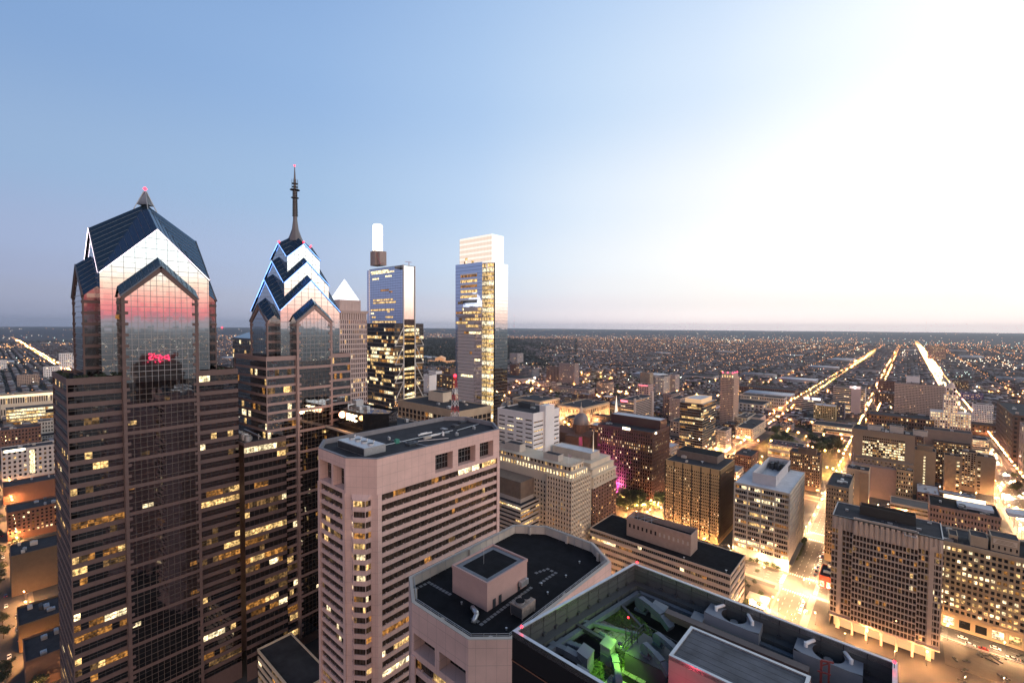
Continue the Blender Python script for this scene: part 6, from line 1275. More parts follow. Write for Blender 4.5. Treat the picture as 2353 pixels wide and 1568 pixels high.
LIST = [
 ('brown_apartment_tower', 'dull brown slab of apartments left of the paler balcony slab', 'apartment block', ZR(1523, 1541, 1570, 906, 962), mat('dusky_pink', (.27, .19, .17), var=.05), 5, 8, 15, .06),
 ('pale_apartment_tower', 'pale pink apartment slab in front of the dull brown slab', 'apartment block', ZR(1537, 1561, 1583, 916, 972), mat('pale_rose', (.46, .35, .30), var=.05), 8, 5, 15, .1),
 ('white_frame_office', 'mid-rise office with a white window frame grid at the foot of the slender tower', 'office block', ZR(1700, 1746, 1758, 960, 984), mat('white_frame', (.5, .42, .38)), 10, 4, 6, .06),
 ('long_school_building', 'long low classical building with arched lit windows beside the long avenue', 'civic building', ZR(1700, 1800, 1808, 915, 945), CREAM, 26, 5, 3, .1),
 ('lit_library_annex', 'low grey-roofed annex with bright wall lamps in front of the long classical building', 'civic building', ZR(1662, 1752, 1782, 930, 950), CONC, 10, 4, 2, .4),
 ('brick_warehouse_row', 'long red brick warehouse beyond the long classical building', 'warehouse', ZR(1690, 1826, 1834, 897, 912), BRICK, 30, 4, 4, .08),
 ('brown_twin_slab', 'brown half of a pair of tall apartment slabs', 'apartment block', ZR(1255, 1282, 1286, 842, 882), mat('brown_slab', (.20, .14, .12), var=.05), 8, 3, 14, .05),
 ('pale_twin_slab', 'paler taller half of a pair of apartment slabs', 'apartment block', ZR(1284, 1319, 1330, 836, 886), mat('rose_slab', (.34, .26, .24), var=.05), 14, 4, 18, .08),
 ('balcony_row_apartments', 'long mid-rise apartment row with white framed balconies and orange street glow below', 'apartment block', ZR(1273, 1352, 1366, 895, 914), mat('white_brown', (.34, .28, .25), var=.05), 24, 5, 7, .25),
 ('square_apartment_house', 'square grey-brown apartment house right of the balcony row', 'apartment block', ZR(1370, 1394, 1410, 880, 908), mat('taupe', (.30, .25, .22), var=.05), 10, 6, 8, .2),
 ('tan_slab_tower', 'plain tan slab tower behind the pink hotel with the red sign', 'apartment block', ZR(1470, 1492, 1501, 857, 890), mat('tan_slab', (.38, .28, .20), var=.05), 8, 4, 10, .05),
 ('white_grid_tower', 'dark-sided tower with a white gridded east face', 'apartment block', ZR(1504, 1524, 1542, 866, 908), mat('white_grid', (.46, .41, .38), var=.05), 6, 9, 12, .25),
 ('pink_grid_tower', 'pale tower stepped behind the dark-sided gridded tower', 'apartment block', ZR(1536, 1550, 1561, 862, 905), mat('pale_grid', (.40, .33, .31), var=.05), 5, 5, 13, .1),
 ('pale_stadium_hall', 'small pale block beside the crowned skyscraper foot', 'building', ZR(1171, 1188, 1202, 812, 838), mat('pale_hall', (.38, .34, .34)), 6, 6, 8, .08),
 ('grey_office_row', 'grey stepped office with a bright end wall beside the crowned skyscraper', 'office block', ZR(1192, 1222, 1238, 848, 872), mat('slate_render', (.20, .20, .22)), 10, 6, 6, .1),
 ('brick_mill', 'dark brick mill right of the crowned skyscraper foot', 'building', ZR(1171, 1186, 1192, 838, 872), BRICK, 6, 3, 8, .1),
 ('flat_civic_hall', 'low wide civic hall with grey roof behind the balcony row', 'civic building', ZR(1226, 1280, 1290, 881, 896), CONC, 14, 4, 3, .15),
 ('low_rose_annex', 'low annex in front of the pale apartment slab', 'building', ZR(1540, 1606, 1640, 975, 1010), mat('annex_rose', (.34, .27, .23)), 10, 6, 5, .2),
 ('small_brick_inn', 'red brick low block behind the white-roofed block', 'building', ZR(1688, 1725, 1742, 1048, 1085), BRICK, 9, 5, 5, .35),
 ('grey_annex_block', 'stepped grey block at the foot of the slender tower', 'building', ZR(1648, 1666, 1680, 990, 1040), CONC, 6, 5, 8, .3),
 ('white_mansion_row', 'floodlit pale row beside the glowing end of the long avenue', 'building', ZR(1690, 1728, 1760, 985, 1012), CREAM, 10, 8, 4, .4),
 ('pale_corner_hall', 'small pale hall left of the floodlit row', 'building', ZR(1690, 1716, 1736, 960, 985), CREAM, 8, 6, 3, .3)]
for nm, lb, cat, r_, w_, ns, ne, nz, lit in LIST: far(nm, lb, cat, r_, w_, ns, ne, nz, sk=dict(PU, lit=lit, mix=(6, 4, 3, 2)), budget=40, units=2)
# curved hotel with a red sign, and its pink neighbour
r_ = ZR(1426, 1456, 1501, 920, 985); x0, y0, x1, y1, z = r_; b = far('balcony_hotel', 'tall pale hotel of stacked balconies with a glowing red rooftop sign', 'hotel', r_, mat('hotel_precast', (.42, .35, .32), var=.05), 6, 12, 14, sk=dict(RB, lit=.08), units=2, fin=False)
q = MB(); q.box(x1-2, y1-10, 0, x1+1.5, y1-1, z+9); q.box(x1-1, y0-1, 0, x1+1.2, y0+5, z+4); b.part('stair_tower', q, mat('hotel_precast', ())); q = MB(); q.box(x0, y0-.8, z-4.5, x0+14, y0-.2, z-1.5); b.part('lit_sign', q, mat('red_sign_light', (.8, .3, .3), emit=(1, .16, .22), es=3, sample=False)); b.finish(MATS['hotel_precast'])
r_ = ZR(1464, 1489, 1501, 884, 930); x0, y0, x1, y1, z = r_; b = far('pink_sign_hotel', 'pink block with a thin red sign line, behind the balcony hotel', 'hotel', r_, mat('salmon_render', (.50, .34, .30)), 5, 4, 8, sk=dict(PU, lit=.1), fin=False); q = MB(); q.box(x0+4, y0-.8, z-3, x1-2, y0-.2, z-1.4); b.part('lit_sign', q, MATS['red_sign_light']); b.finish(MATS['salmon_render'])
# floodlit classical halls with colonnades
def hall(nm, lb, r_, nS, nE, cat='civic building', wall=None):
    x0, y0, x1, y1, z = r_; wall = wall or mat('warm_limestone', (.48, .38, .27), var=.06); b = Bld(nm, lb, cat, x0, y0, x1, y1, None, 60)
    b.fac((x0, y0), (x1, y0), 4, z-4, nS, 2, mw=.6, zb=.2, zt=.2, d=.3, lit=.25); b.fac((x1, y0), (x1, y1), 4, z-4, nE, 2, mw=.6, zb=.2, zt=.2, d=.3, lit=.25)
    wallq(b, (x1, y1), (x0, y1), 0, z); wallq(b, (x0, y1), (x0, y0), 0, z)
    for p, q_ in (((x0, y0), (x1, y0)), ((x1, y0), (x1, y1))): wallq(b, p, q_, 0, 4); wallq(b, p, q_, z-4, z)
    q = MB()
    for i in range(nS+1): v = x0+(x1-x0)*i/nS; q.cyl((min(max(v, x0+1), x1-1), y0-1.1), .75, 4, z-4, 8)
    for i in range(nE+1): v = y0+(y1-y0)*i/nE; q.cyl((x1+1.1, min(max(v, y0+1), y1-1)), .75, 4, z-4, 8)
    b.part('colonnade', q, wall); q = MB(); q.box(x0-2.2, y0-2.2, z-4, x1+2.2, y1+1, z-1.6); q.box(x0-2.2, y0-2.2, 0, x1+2.2, y1+1, 4); b.part('entablature', q, wall)
    roof_on(b, rect(x0, y0, x1, y1), z+.5, ROOF, 1.2, .6, wall, 4); b.finish(wall); return b
b = hall('colonnaded_library', 'large floodlit classical library with colonnades along both street fronts', ZR(1284, 1340, 1399, 937, 972), 14, 12); lb_ = ZR(1284, 1340, 1399, 937, 972)
for u in (.15, .5, .85): lamp('facade_wash', 'POINT', (lb_[0]+(lb_[2]-lb_[0])*u, lb_[1]-14, 5), 60000, (1, .55, .25), b.o, 1.); lamp('facade_wash', 'POINT', (lb_[2]+14, lb_[1]+(lb_[3]-lb_[1])*u, 5), 60000, (1, .55, .25), b.o, 1.)
b = hall('colonnaded_courthouse', 'floodlit classical courthouse left of the colonnaded library', ZR(1179, 1240, 1284, 922, 948), 14, 10); lb_ = ZR(1179, 1240, 1284, 922, 948)
for u in (.3, .8): lamp('facade_wash', 'POINT', (lb_[2]+14, lb_[1]+(lb_[3]-lb_[1])*u, 5), 60000, (1, .6, .3), b.o, 1.)
# domed brick cathedral
xd, yd = at(1337, 560); cd_ = zat(xd, yd, 1337, 978); ct_ = zat(xd, yd, 1337, 947); rd = 1337 and _solve(1352, lambda t: (xd+t*cos(AZ), yd+t*sin(AZ), 60))
b = Bld('domed_cathedral', 'brownstone cathedral with a grey ribbed dome and lantern', 'church', xd-30, yd-12, xd+18, yd+14, foot=True)
q = MB(); q.box(xd-34, yd-11, 0, xd+20, yd+11, cd_-9); q.box(xd-10, yd-20, 0, xd+10, yd+20, cd_-9); q.prism(rect(xd-34.5, yd-11.5, xd+20.5, yd+11.5), cd_-9, cd_-4, P2=rect(xd-34, yd-.3, xd+20, yd+.3)); b.part('wall', q, mat('brownstone', (.20, .10, .065), var=.12))
q = MB(); q.cyl((xd, yd), rd*.98, cd_-9, cd_+3, 24)
for i in range(12): t = i*pi/6; q.tube((xd+rd*cos(t), yd+rd*sin(t), cd_-5), (xd+rd*cos(t), yd+rd*sin(t), cd_+2), .8, 5)
b.part('drum', q, MATS['brownstone'])
q = MB(); n = 24
for j in range(7):
    a0, a1 = j/7*pi/2, (j+1)/7*pi/2; hh = (ct_-cd_-3); q.prism([(xd+rd*cos(a0)*cos(2*pi*i/n), yd+rd*cos(a0)*sin(2*pi*i/n)) for i in range(n)], cd_+3+hh*sin(a0), cd_+3+hh*sin(a1), P2=[(xd+max(.3, rd*cos(a1))*cos(2*pi*i/n), yd+max(.3, rd*cos(a1))*sin(2*pi*i/n)) for i in range(n)], cap=j == 6)
b.part('dome', q, mat('lead_dome', (.24, .20, .19), rough=.5, metal=.4), smooth=True); q = MB(); q.cyl((xd, yd), 2, ct_-.5, ct_+5, 8); q.cyl((xd, yd), 2, ct_+5, ct_+8, 8, r2=.3); q.tube((xd, yd, ct_+8), (xd, yd, ct_+13), .25, 5); b.part('dome_lantern', q, CREAM); b.finish(MATS['brownstone'])
# white steeple, its floodlight put into the stone as emission
xt, yt = at(1418, 720); zb2, zt2 = 0, zat(xt, yt, 1418, 908); b = Bld('white_steeple', 'slim white church steeple glowing in floodlight', 'steeple', xt-5, yt-5, xt+5, yt+5); GLOW = mat('self_lit_white', (.8, .75, .7), emit=(1, .84, .62), es=.9, sample=False)
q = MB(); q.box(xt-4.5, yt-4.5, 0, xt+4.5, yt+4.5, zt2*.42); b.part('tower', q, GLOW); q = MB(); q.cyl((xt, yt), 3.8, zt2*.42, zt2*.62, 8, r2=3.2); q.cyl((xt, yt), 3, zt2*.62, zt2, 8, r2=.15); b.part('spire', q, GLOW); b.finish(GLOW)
# temple-fronted museum on its hill
xm, ym = at(1010, 2300); zg_ = zat(xm, ym, 1010, 838); zt3 = zat(xm, ym, 1010, 819); b = Bld('temple_museum', 'distant temple-fronted museum glowing amber on a dark hill', 'museum', xm-90, ym-30, xm+90, ym+60); AM = mat('amber_self_lit_stone', (.5, .36, .22), emit=(1, .42, .16), es=.36, sample=False)  # amber floodlight is built into the museum stone as emission
def rot3(o): pass
e3 = Vector((cos(AZ), sin(AZ))); n3 = Vector((-e3.y, e3.x)); G3 = lambda u, v: (xm+e3.x*u+n3.x*v, ym+e3.y*u+n3.y*v)
q = MB(); hh = zt3-zg_
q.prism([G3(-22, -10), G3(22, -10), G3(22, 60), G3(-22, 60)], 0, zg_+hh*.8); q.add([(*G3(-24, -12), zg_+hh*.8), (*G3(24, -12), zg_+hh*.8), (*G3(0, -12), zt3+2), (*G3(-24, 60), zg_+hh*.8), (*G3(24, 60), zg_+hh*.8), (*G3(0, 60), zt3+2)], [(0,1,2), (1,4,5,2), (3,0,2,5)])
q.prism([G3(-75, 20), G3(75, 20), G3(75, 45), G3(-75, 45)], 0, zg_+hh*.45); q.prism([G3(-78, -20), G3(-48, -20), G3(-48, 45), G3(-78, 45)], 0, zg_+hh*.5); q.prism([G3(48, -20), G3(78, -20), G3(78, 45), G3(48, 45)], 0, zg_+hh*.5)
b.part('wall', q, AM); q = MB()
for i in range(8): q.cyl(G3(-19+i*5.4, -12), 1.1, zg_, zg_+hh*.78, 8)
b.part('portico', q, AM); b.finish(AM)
# ------------------------------------------------------------------ behind the gabled skyscrapers, and the left margin
random.seed(95)
X, Y = at(600, 380); z = zat(X, Y, 560, 757); b = slab('dark_slope_roofed_tower', 'dark glass tower with a sloping blue roof between the two gabled skyscrapers', 'skyscraper', (X-62, Y-2, X, Y+40, z-8), mat('dark_frame', (.07, .065, .065)), 30, 16, 40, sk=dict(zb=.2, zt=.06, d=.15, band=True, lit=.25, mull=.2, mix=(6, 4, 3, 4)), glass=GL_DIM, units=0, fin=False, budget=80)
q = MB(); q.add([(X-62.5, Y-2.5, z-8), (X+.5, Y-2.5, z-8), (X+.5, Y+20, z), (X-62.5, Y+20, z), (X+.5, Y+40, z-8), (X-62.5, Y+40, z-8)], [(0,1,2,3), (3,2,4,5), (1,4,2), (0,3,5)]); b.part('roof', q, BLUE_ROOF)
bx = X-_solve(510, lambda t: (X-t, Y+20, z)); q = MB(); q.sphere((bx, Y+20, z+.8), .8); b.part('beacon', q, RED_L); b.finish(MATS['dark_frame'])
LEFT = [  # south-east corner column, north-east corner column, roof height and foot in the column of the south-east corner
 ('floodlit_post_hall', 'long classical hall with a floodlit cornice at the left edge', 'civic building', 2, 140, 908, 968, CREAM, 26, 2, .3),
 ('lit_glass_hall', 'glass hall glowing yellow below the floodlit cornice', 'building', 15, 140, 940, 985, mat('grey_mullion', ()), 20, 5, .95),
 ('red_brick_loft', 'dark red brick loft with a few lit windows at the left edge', 'building', -30, 94, 992, 1052, BRICK, 16, 6, .10),
 ('grey_loft', 'pale grey small block right of the dark red loft at the left edge', 'building', 90, 142, 968, 1010, CONC, 8, 4, .15),
 ('white_dotted_hotel', 'white block with scattered small windows and a bright vertical strip, left edge', 'hotel', 5, 142, 1036, 1112, mat('white_render', (.50, .45, .42)), 12, 6, .1),
 ('russet_wall_block', 'low russet block with a long dark roof under the white dotted hotel', 'building', 8, 145, 1120, 1160, mat('russet_brick', (.17, .075, .045), var=.1), 0, 1, 0),
 ('orange_lit_brick_block', 'brick block glowing orange from the street below', 'building', 18, 142, 1178, 1245, mat('russet_brick', ()), 12, 6, .3),
 ('blank_brown_block', 'windowless brown block in shadow above the left street', 'building', 27, 143, 1278, 1372, mat('brown_render', (.12, .08, .05), var=.1), 0, 1, 0),
 ('low_ochre_block', 'low ochre block with a blue-grey roof near the bottom left corner', 'building', 44, 150, 1438, 1500, mat('ochre_wall', (.14, .085, .04), var=.1), 0, 1, 0),
 ('shadowed_roof_block', 'dark roofed block in the bottom left corner', 'building', 60, 166, 1520, 1590, BRICK_B, 0, 1, 0),
 ('white_finned_tower', 'pale finned tower far left beside the gabled skyscraper', 'office block', 137, 178, 812, 850, WHITE, 9, 9, .3),
 ('lit_top_block', 'white block with a glowing roof line left of the pale finned tower', 'office block', 101, 141, 843, 872, WHITE, 8, 6, .1),
 ('wide_beige_block', 'wide beige block amid the lights far left', 'building', 40, 90, 862, 888, mat('beige', (.32, .24, .20)), 12, 6, .1),
 ('white_sign_tower', 'white block with a red-lit top at the very left', 'building', -20, 16, 828, 852, WHITE, 8, 6, .1)]
for nm, lb, cat, p0, p1, py, yb_, w_, ne, nz, lit in LEFT:
    X, Y = onz(p0, yb_, 0); z = zat(X, Y, p0, py); D_ = _solve(p1, lambda t: (X, Y+t, z), 900)
    b = far(nm, lb, cat, (X-26, Y, X, Y+D_, z), w_, 4 if ne else 0, ne, nz, sk=dict(PU, lit=lit) if lit < .9 else dict(zb=.25, zt=.08, d=.3, band=True, rows={i: .95 for i in range(9)}, mix=(6, 3, 6, 0)), budget=60, units=4, fin=False)
    if nm == 'floodlit_post_hall': q = MB(); q.box(X-.1, Y-.6, z-6, X+.6, Y+D_+.1, z-1.5); b.part('lit_cornice', q, mat('self_lit_cornice', (.8, .6, .4), emit=(1, .7, .38), es=1.6, sample=False))  # floodlight along the cornice is painted in as emission
    if nm == 'white_dotted_hotel':
        u = Y+_solve(74, lambda t: (X, Y+t, z*.6)); q = MB(); q.box(X-.1, u-2.2, 8, X+.4, u+2.2, z-3); b.part('lit_strip', q, LIT[2]); v = Y+_solve(35, lambda t: (X, Y+t, z)); q = MB(); q.box(X+.1, v-9, z-2.4, X+.5, v+8, z+.4); b.part('lit_sign', q, MATS['white_sign_light'])
    b.finish(w_)
# pale block and lit canopy down between the gabled tower and the pink tower
X, Y = onz(700, 1600, 0); X0 = onz(664, 1600, 0)[0]; random.seed(3); far('stepped_stone_entrance', 'pale stone entrance block with a glowing canopy deep between the towers', 'building', (-250, 88, -206, 105, 22), CREAM, 10, 4, 4, sk=dict(RB, lit=.5), units=0)
X, Y = at(985, 900)
for i, (p0, p1, py, yb_, w_, lb) in enumerate(((972, 986, 862, 905, WHITE, 'white slab with a lit yellow-green roof edge beside the lantern skyscraper'), (985, 1001, 853, 890, WHITE, 'pale slab behind the yellow-green roofed slab'), (1003, 1046, 864, 900, BROWN, 'brown gridded block left of the crowned skyscraper'), (1012, 1034, 846, 880, BRICK_B, 'small brown slab above the gridded block'))):
    far(('pale_slab', 'pale_slab', 'brown_office', 'brown_slab')[i], lb, 'building', south(p0, p1, py, yb=yb_, D=25), w_, 6, 0, 8, sk=dict(PU, lit=(.1, .05, .5, .15)[i]), budget=40, units=1)
# ------------------------------------------------------------------ ground, hills, streets
random.seed(200); rng = np.random.default_rng(5)
CITY = mat('city_ground', (.050, .050, .052), rough=.95, var=.5, scale=.012)
n = 96; gm = MB(); gm.poly([(32000*cos(2*pi*i/n), 32000*sin(2*pi*i/n), 0) for i in range(n)]); struct('ground', gm, CITY)
def bulk(name, V, Fq, mats, mi=None, kind='stuff', label=None, cat=None, loc=(0, 0, 0)):
    me = bpy.data.meshes.new(name); V = np.asarray(V, np.float32); Fq = np.asarray(Fq, np.int32); k = Fq.shape[1]
    me.vertices.add(len(V)); me.vertices.foreach_set('co', V.ravel()); me.loops.add(Fq.size); me.loops.foreach_set('vertex_index', Fq.ravel())
    me.polygons.add(len(Fq)); me.polygons.foreach_set('loop_start', np.arange(0, Fq.size, k, dtype=np.int32)); me.polygons.foreach_set('loop_total', np.full(len(Fq), k, np.int32))
    for m in mats: me.materials.append(m)
    if mi is not None: me.polygons.foreach_set('material_index', np.asarray(mi, np.int32))
    me.update(calc_edges=True); me.validate(); o = bpy.data.objects.new(name, me); COL.objects.link(o); return tag(o, label, cat, None, kind)
# wooded ridges on the skyline
na, nr_ = 220, 26
az_ = np.radians(np.linspace(-112, 40, na)); rr = np.geomspace(7000, 27000, nr_)
A, Rr = np.meshgrid(az_, rr, indexing='ij'); ph = rng.uniform(0, 6.28, 24)
hgt = sum(np.sin(A*(3+4.1*k)+Rr/(1500+420*k)+ph[k])/(1+.45*k) for k in range(14)); hgt = (hgt-hgt.min())/(hgt.max()-hgt.min())
hgt = -6+(26+62*hgt)*np.clip((Rr-7000)/9000, 0, 1)**1.1*(.75+.35*np.clip(-A-.5, 0, 1))
V = np.stack([Rr*np.sin(A), Rr*np.cos(A), hgt], -1).reshape(-1, 3); idx = np.arange(na*nr_).reshape(na, nr_)
Fq = np.stack([idx[:-1, :-1], idx[:-1, 1:], idx[1:, 1:], idx[1:, :-1]], -1).reshape(-1, 4)
WOOD = mat('haze_blue_woodland', (.034, .046, .062), rough=1, var=.4, scale=.003); bulk('hills', V, Fq, [WOOD], kind='structure')  # blue of the distance haze is painted into the woodland colour
# nearer wooded park land, a dark mass left of the crowned skyscraper
BR = (97, 30); NS = [-58-147*k for k in range(1, 62)]+[97+147*k for k in range(1, 14)]
EW = [6, 200, 391, 490]+[600+108*k for k in range(66)]
NSW = {-58: 19, -205: 20}
roads = MB(); walks = MB()
def road_ns(x, w_, y0, y1):
    walks.box(x-w_/2-4, y0, -.5, x+w_/2+4, y1, .13); roads.box(x-w_/2, y0, -.4, x+w_/2, y1, .134)
def road_ew(y, w_, x0, x1):
    walks.box(x0, y-w_/2-4, -.5, x1, y+w_/2+4, .126); roads.box(x0, y-w_/2, -.4, x1, y+w_/2, .138)
road_ns(-56, 17, 150, 1500); road_ns(-205, 18, 150, 7400); road_ns(97, 28, 150, 9500); road_ns(-64, 15, 1500, 7000)
for x in NS:
    if x not in (-205,): road_ns(x, 10, 560, 7200)
for y in EW: road_ew(y, 19 if y == 391 else (13 if y in (6, 200) else 10), -9000 if y in (6, 200) else -5200, 900)
rd = MB(); rd.v, rd.f, rd.m = roads.v, roads.f, roads.m
struct('road', rd, ASPH); struct('pavement', walks, PAVE)
pz = MB(); pz.box(-190, 344, -.4, -66, 372, .16); pz.box(-270, 406, -.4, -172, 461, .16); pz.box(21, 352, -.4, 110, 381, .16); struct('plaza', pz, mat('plaza_paving', (.085, .072, .06), var=.2, scale=.25, panel=(2.4, 3000, .08, .15)))
mk = MB()
def dash(a, c_, w_, on, off):
    a = Vector(a); c_ = Vector(c_); d = (c_-a); ln = d.length; d.normalize(); nn = Vector((-d.y, d.x))*w_/2; t = 0
    while t < ln: p = a+d*t; q = a+d*min(ln, t+on); mk.quad((p.x-nn.x, p.y-nn.y, .146), (q.x-nn.x, q.y-nn.y, .146), (q.x+nn.x, q.y+nn.y, .146), (p.x+nn.x, p.y+nn.y, .146)); t += on+off
for x in (-60.3, -56, -51.7): dash((x, 406), (x, 478), .2, 3, 5); dash((x, 505), (x, 590), .2, 3, 5)
for x in (-60.3, -56, -51.7): dash((x, 330), (x, 376), .2, 3, 5)
for yy in (403.5, 481.5, 499, 376): 
    for k in range(11): mk.box(-64+k*1.5, yy-1.4, .13, -63.2+k*1.5, yy+1.4, .147)
for xx in (-66.5, -45): 
    for k in range(9): mk.box(xx-1.3, 383+k*1.9, .13, xx+1.3, 384+k*1.9, .147)
for yy in (386.5, 391, 395.5): dash((-45, yy), (160, yy), .18, 3, 5); dash((-190, yy), (-68, yy), .18, 3, 5)
for x in (88, 97, 106): dash((x, 500), (x, 1500), .3, 4, 6)
struct('road_marking', mk, MARK)
# ramp loop through the sunken green
gr = MB(); gr.prism([(-178, 690), (-62, 680), (-58, 930), (-178, 960)], -.3, .17); tag(gr.build('lawn', mat('lawn_grass', (.085, .085, .025), var=.4, scale=.1)), kind='structure')
rp = MB()
def ribbon(pts, w_, z=.2):
    for i in range(len(pts)-1):
        a, c_ = Vector(pts[i]), Vector(pts[i+1]); d0 = (Vector(pts[min(i+1, len(pts)-1)])-Vector(pts[max(i-1, 0)])).normalized(); d1 = (Vector(pts[min(i+2, len(pts)-1)])-Vector(pts[i])).normalized()
        n0, n1 = Vector((-d0.y, d0.x))*w_/2, Vector((-d1.y, d1.x))*w_/2; rp.quad((a.x-n0.x, a.y-n0.y, z), (c_.x-n1.x, c_.y-n1.y, z), (c_.x+n1.x, c_.y+n1.y, z), (a.x+n0.x, a.y+n0.y, z))
LOOP1 = [onz(px, py) for px, py in ((1800, 994), (1822, 1003), (1840, 1013), (1848, 1024), (1843, 1034))]; LOOP2 = [onz(px, py) for px, py in ((1843, 1034), (1856, 1016), (1880, 1008), (1920, 1008), (1962, 1016))]
ribbon(LOOP1, 10); ribbon(LOOP2, 10, .203); struct('ramp_road', rp, PAVE)

# ------------------------------------------------------------------ street lamps
def free(x, y, m=2.): return not any(a-m < x < c_+m and b_-m < y < d+m for a, b_, c_, d in FOOT)
U_ = random.uniform; LAMPS = []                                       # position, which street, brightness class
def lamps_ns(x, w_, y0, y1, step, k, j=3):
    y = y0
    while y < y1:
        for s in (-1, 1): LAMPS.append((x+s*(w_/2+1.2), y+random.uniform(-j, j)+s*step*.25, k, s, 0))
        y += step
def lamps_ew(y, w_, x0, x1, step, k, j=3):
    x = x0
    while x < x1:
        for s in (-1, 1): LAMPS.append((x+random.uniform(-j, j)+s*step*.25, y+s*(w_/2+1.2), k, 0, s))
        x += step
lamps_ns(-56, 17, 322, 1500, 26, 'the wide street beside the white-roofed block'); lamps_ew(391, 19, -190, 170, 20, 'the street in front of the long lit stone office')
lamps_ns(97, 28, 430, 2600, 20, 'the broad avenue at the right'); lamps_ns(-205, 18, 530, 1000, 24, 'the long diagonal avenue beside the slender red-lit tower'); lamps_ns(-205, 18, 1000, 2400, 46, 'the long diagonal avenue beside the slender red-lit tower')
lamps_ew(490, 10, -190, 95, 22, 'the cross street behind the white-roofed block'); lamps_ns(-56, 17, 175, 318, 24, 'the street south of the civic tower'); lamps_ew(336, 13, -70, 120, 26, 'the street south of the civic tower'); lamps_ew(270, 12, -330, -90, 20, 'the hidden street in front of the setback stone tower'); lamps_ns(-193, 10, 200, 460, 20, 'the lane beside the setback stone tower'); lamps_ew(6, 13, -900, -300, 15, 'the narrow street at the left edge')  # rows south of civic tower and by setback tower are added fill lamps
lamps_ew(600, 10, -520, 95, 22, 'the cross street by the sunken green'); lamps_ew(708, 10, -700, 95, 26, 'the cross street by the colonnaded library')
lamps_ew(816, 10, -800, 95, 30, 'the cross street behind the colonnaded library')
for p in [(U_(-262, -168), U_(412, 458)) for i in range(16)]: LAMPS.append((*p, 'the paths of the lamp-lit square', 1, 0))
for p in LOOP1+LOOP2: LAMPS.append((p[0]+7, p[1]+2, 'the curved ramp in the sunken green', 1, 0))
near = [l_ for l_ in LAMPS if free(l_[0], l_[1], .6) and (inview(l_[0], l_[1], 8, 10) or 'south of' in l_[2] or 'setback' in l_[2])]
near.sort(key=lambda l_: l_[0]**2+l_[1]**2); NEAR, REST = near[:298], near[298:]
LMAT = {}
BOWL_FAR = mat('lamp_bowl_soft', (.8, .6, .3), emit=(1, .46, .16), es=70)
def lamp_model(h, es, bowl=None):
    r_ = thing('street_lamp', 'x', 'street lamp', (0, 0, 0)); q = MB(); q.cyl((0, 0), .14, 0, h, 6, r2=.07); q.tube((0, 0, h-.1), (1.7, 0, h+.25), .05, 5); q.box(-.22, -.22, 0, .22, .22, .5); q.build('pole', STEEL_D, r_)
    q = MB(); q.cyl((1.75, 0), .62, h+.22, h+.42, 8, r2=.2); hd = q.build('lamp_head', STEEL_D, r_)
    q = MB(); q.poly([(1.75+.45*cos(-i*pi/4), .45*sin(-i*pi/4), h+.2) for i in range(8)]); q.build('lens', es, hd); q = MB(); q.sphere((1.75, 0, h+.1), .24, n=6, k=4); q.build('glass_bowl', bowl or BOWL, hd); return r_
BOWL = mat('lamp_bowl', (.8, .6, .3), emit=(1, .50, .20), es=4500); SOD_A = mat('sodium_lamp_bright', (.8, .6, .3), emit=(1, .60, .29), es=11000); SOD_B = mat('sodium_lamp_soft', (.8, .6, .3), emit=(1, .42, .13), es=9000); SOD_C = mat('sodium_lamp_pale', (.8, .6, .3), emit=(1, .44, .14), es=14000)
models = {a: lamp_model(9, m_, b_) for a, m_, b_ in (('a', SOD_A, BOWL), ('b', SOD_B, BOWL), ('c', SOD_C, BOWL), ('d', SOD_C, BOWL_FAR))}; used = set()
for x, y, k, sx_, sy_ in NEAR:
    t = 'a' if ('white-roofed block' in k or 'lit stone office' in k or 'broad avenue' in k) else ('c' if 'setback' in k else 'b' if 'left edge' in k or 'south of' in k or 'cross' in k or 'green' in k else 'c')
    if math.hypot(x, y) > 760: t = 'd'
    o = models[t] if t not in used else copy_tree(models[t]); used.add(t)
    o.location = (x, y, .12); o.rotation_euler.z = atan2(-sy_, -sx_); o['label'] = 'orange-glowing street lamp along '+k; o['group'] = 'street lamps along '+k
# every other lamp out to the suburbs, as one mass
AVE = []
pts = [(l_[0], l_[1], 9., 1.0, 0) for l_ in REST]
for x in NS+[-64]:
    y = 1000.
    while y < 6600: pts.append((x+random.choice((-6, 6)), y, 9., 1., 1)); y += random.uniform(28, 75)*(1+max(0, math.hypot(x, y)-2500)/2500)
for i in range(260): AVE.append((97+random.choice((-9, -5, 4, 8)), 480+random.random()**1.5*6000, 1.6, .35, random.choice((0, 2, 2))))
for x, w_, y0 in ((97, 15, 2600), (-205, 9, 2400), (-64, 8, 1500)):
    y = y0
    while y < (9000 if x == 97 else 4700):
        for s in ((-1, 1, -.35, .35) if x == 97 else (random.choice((-1, 1)),)): AVE.append((x+s*w_, y+random.uniform(-6, 6), 9, .5+y/8500 if x == 97 else .35+y/8000, random.choice((0, 0, 1))))
        y += 24 if x == 97 else 38
for y in EW[4:]:
    x = -5000.
    while x < 900: pts.append((x, y+random.choice((-6, 6)), 9., 1., 1)); x += random.uniform(35, 110)*(1+max(0, math.hypot(x, y)-2200)/2000)
x = -9000.
while x < -700:
    for s in (-1, 1): AVE.append((x, 200+s*8, 9., .5-x/7000, 0)) if random.random() < .6 else None
    x += 22
for i in range(2000):
    a, r_ = radians(random.uniform(-95, 12)), 1500+9000*random.random()**1.2; pts.append((r_*sin(a), r_*cos(a), random.uniform(4, 14), 1., random.choice((1, 1, 2, 3))))
for i in range(420):
    a, r_ = radians(random.uniform(-95, 12)), random.uniform(8000, 17000); pts.append((r_*sin(a), r_*cos(a), 34+(r_-8000)*.004, .8, random.choice((0, 0, 1, 2))))
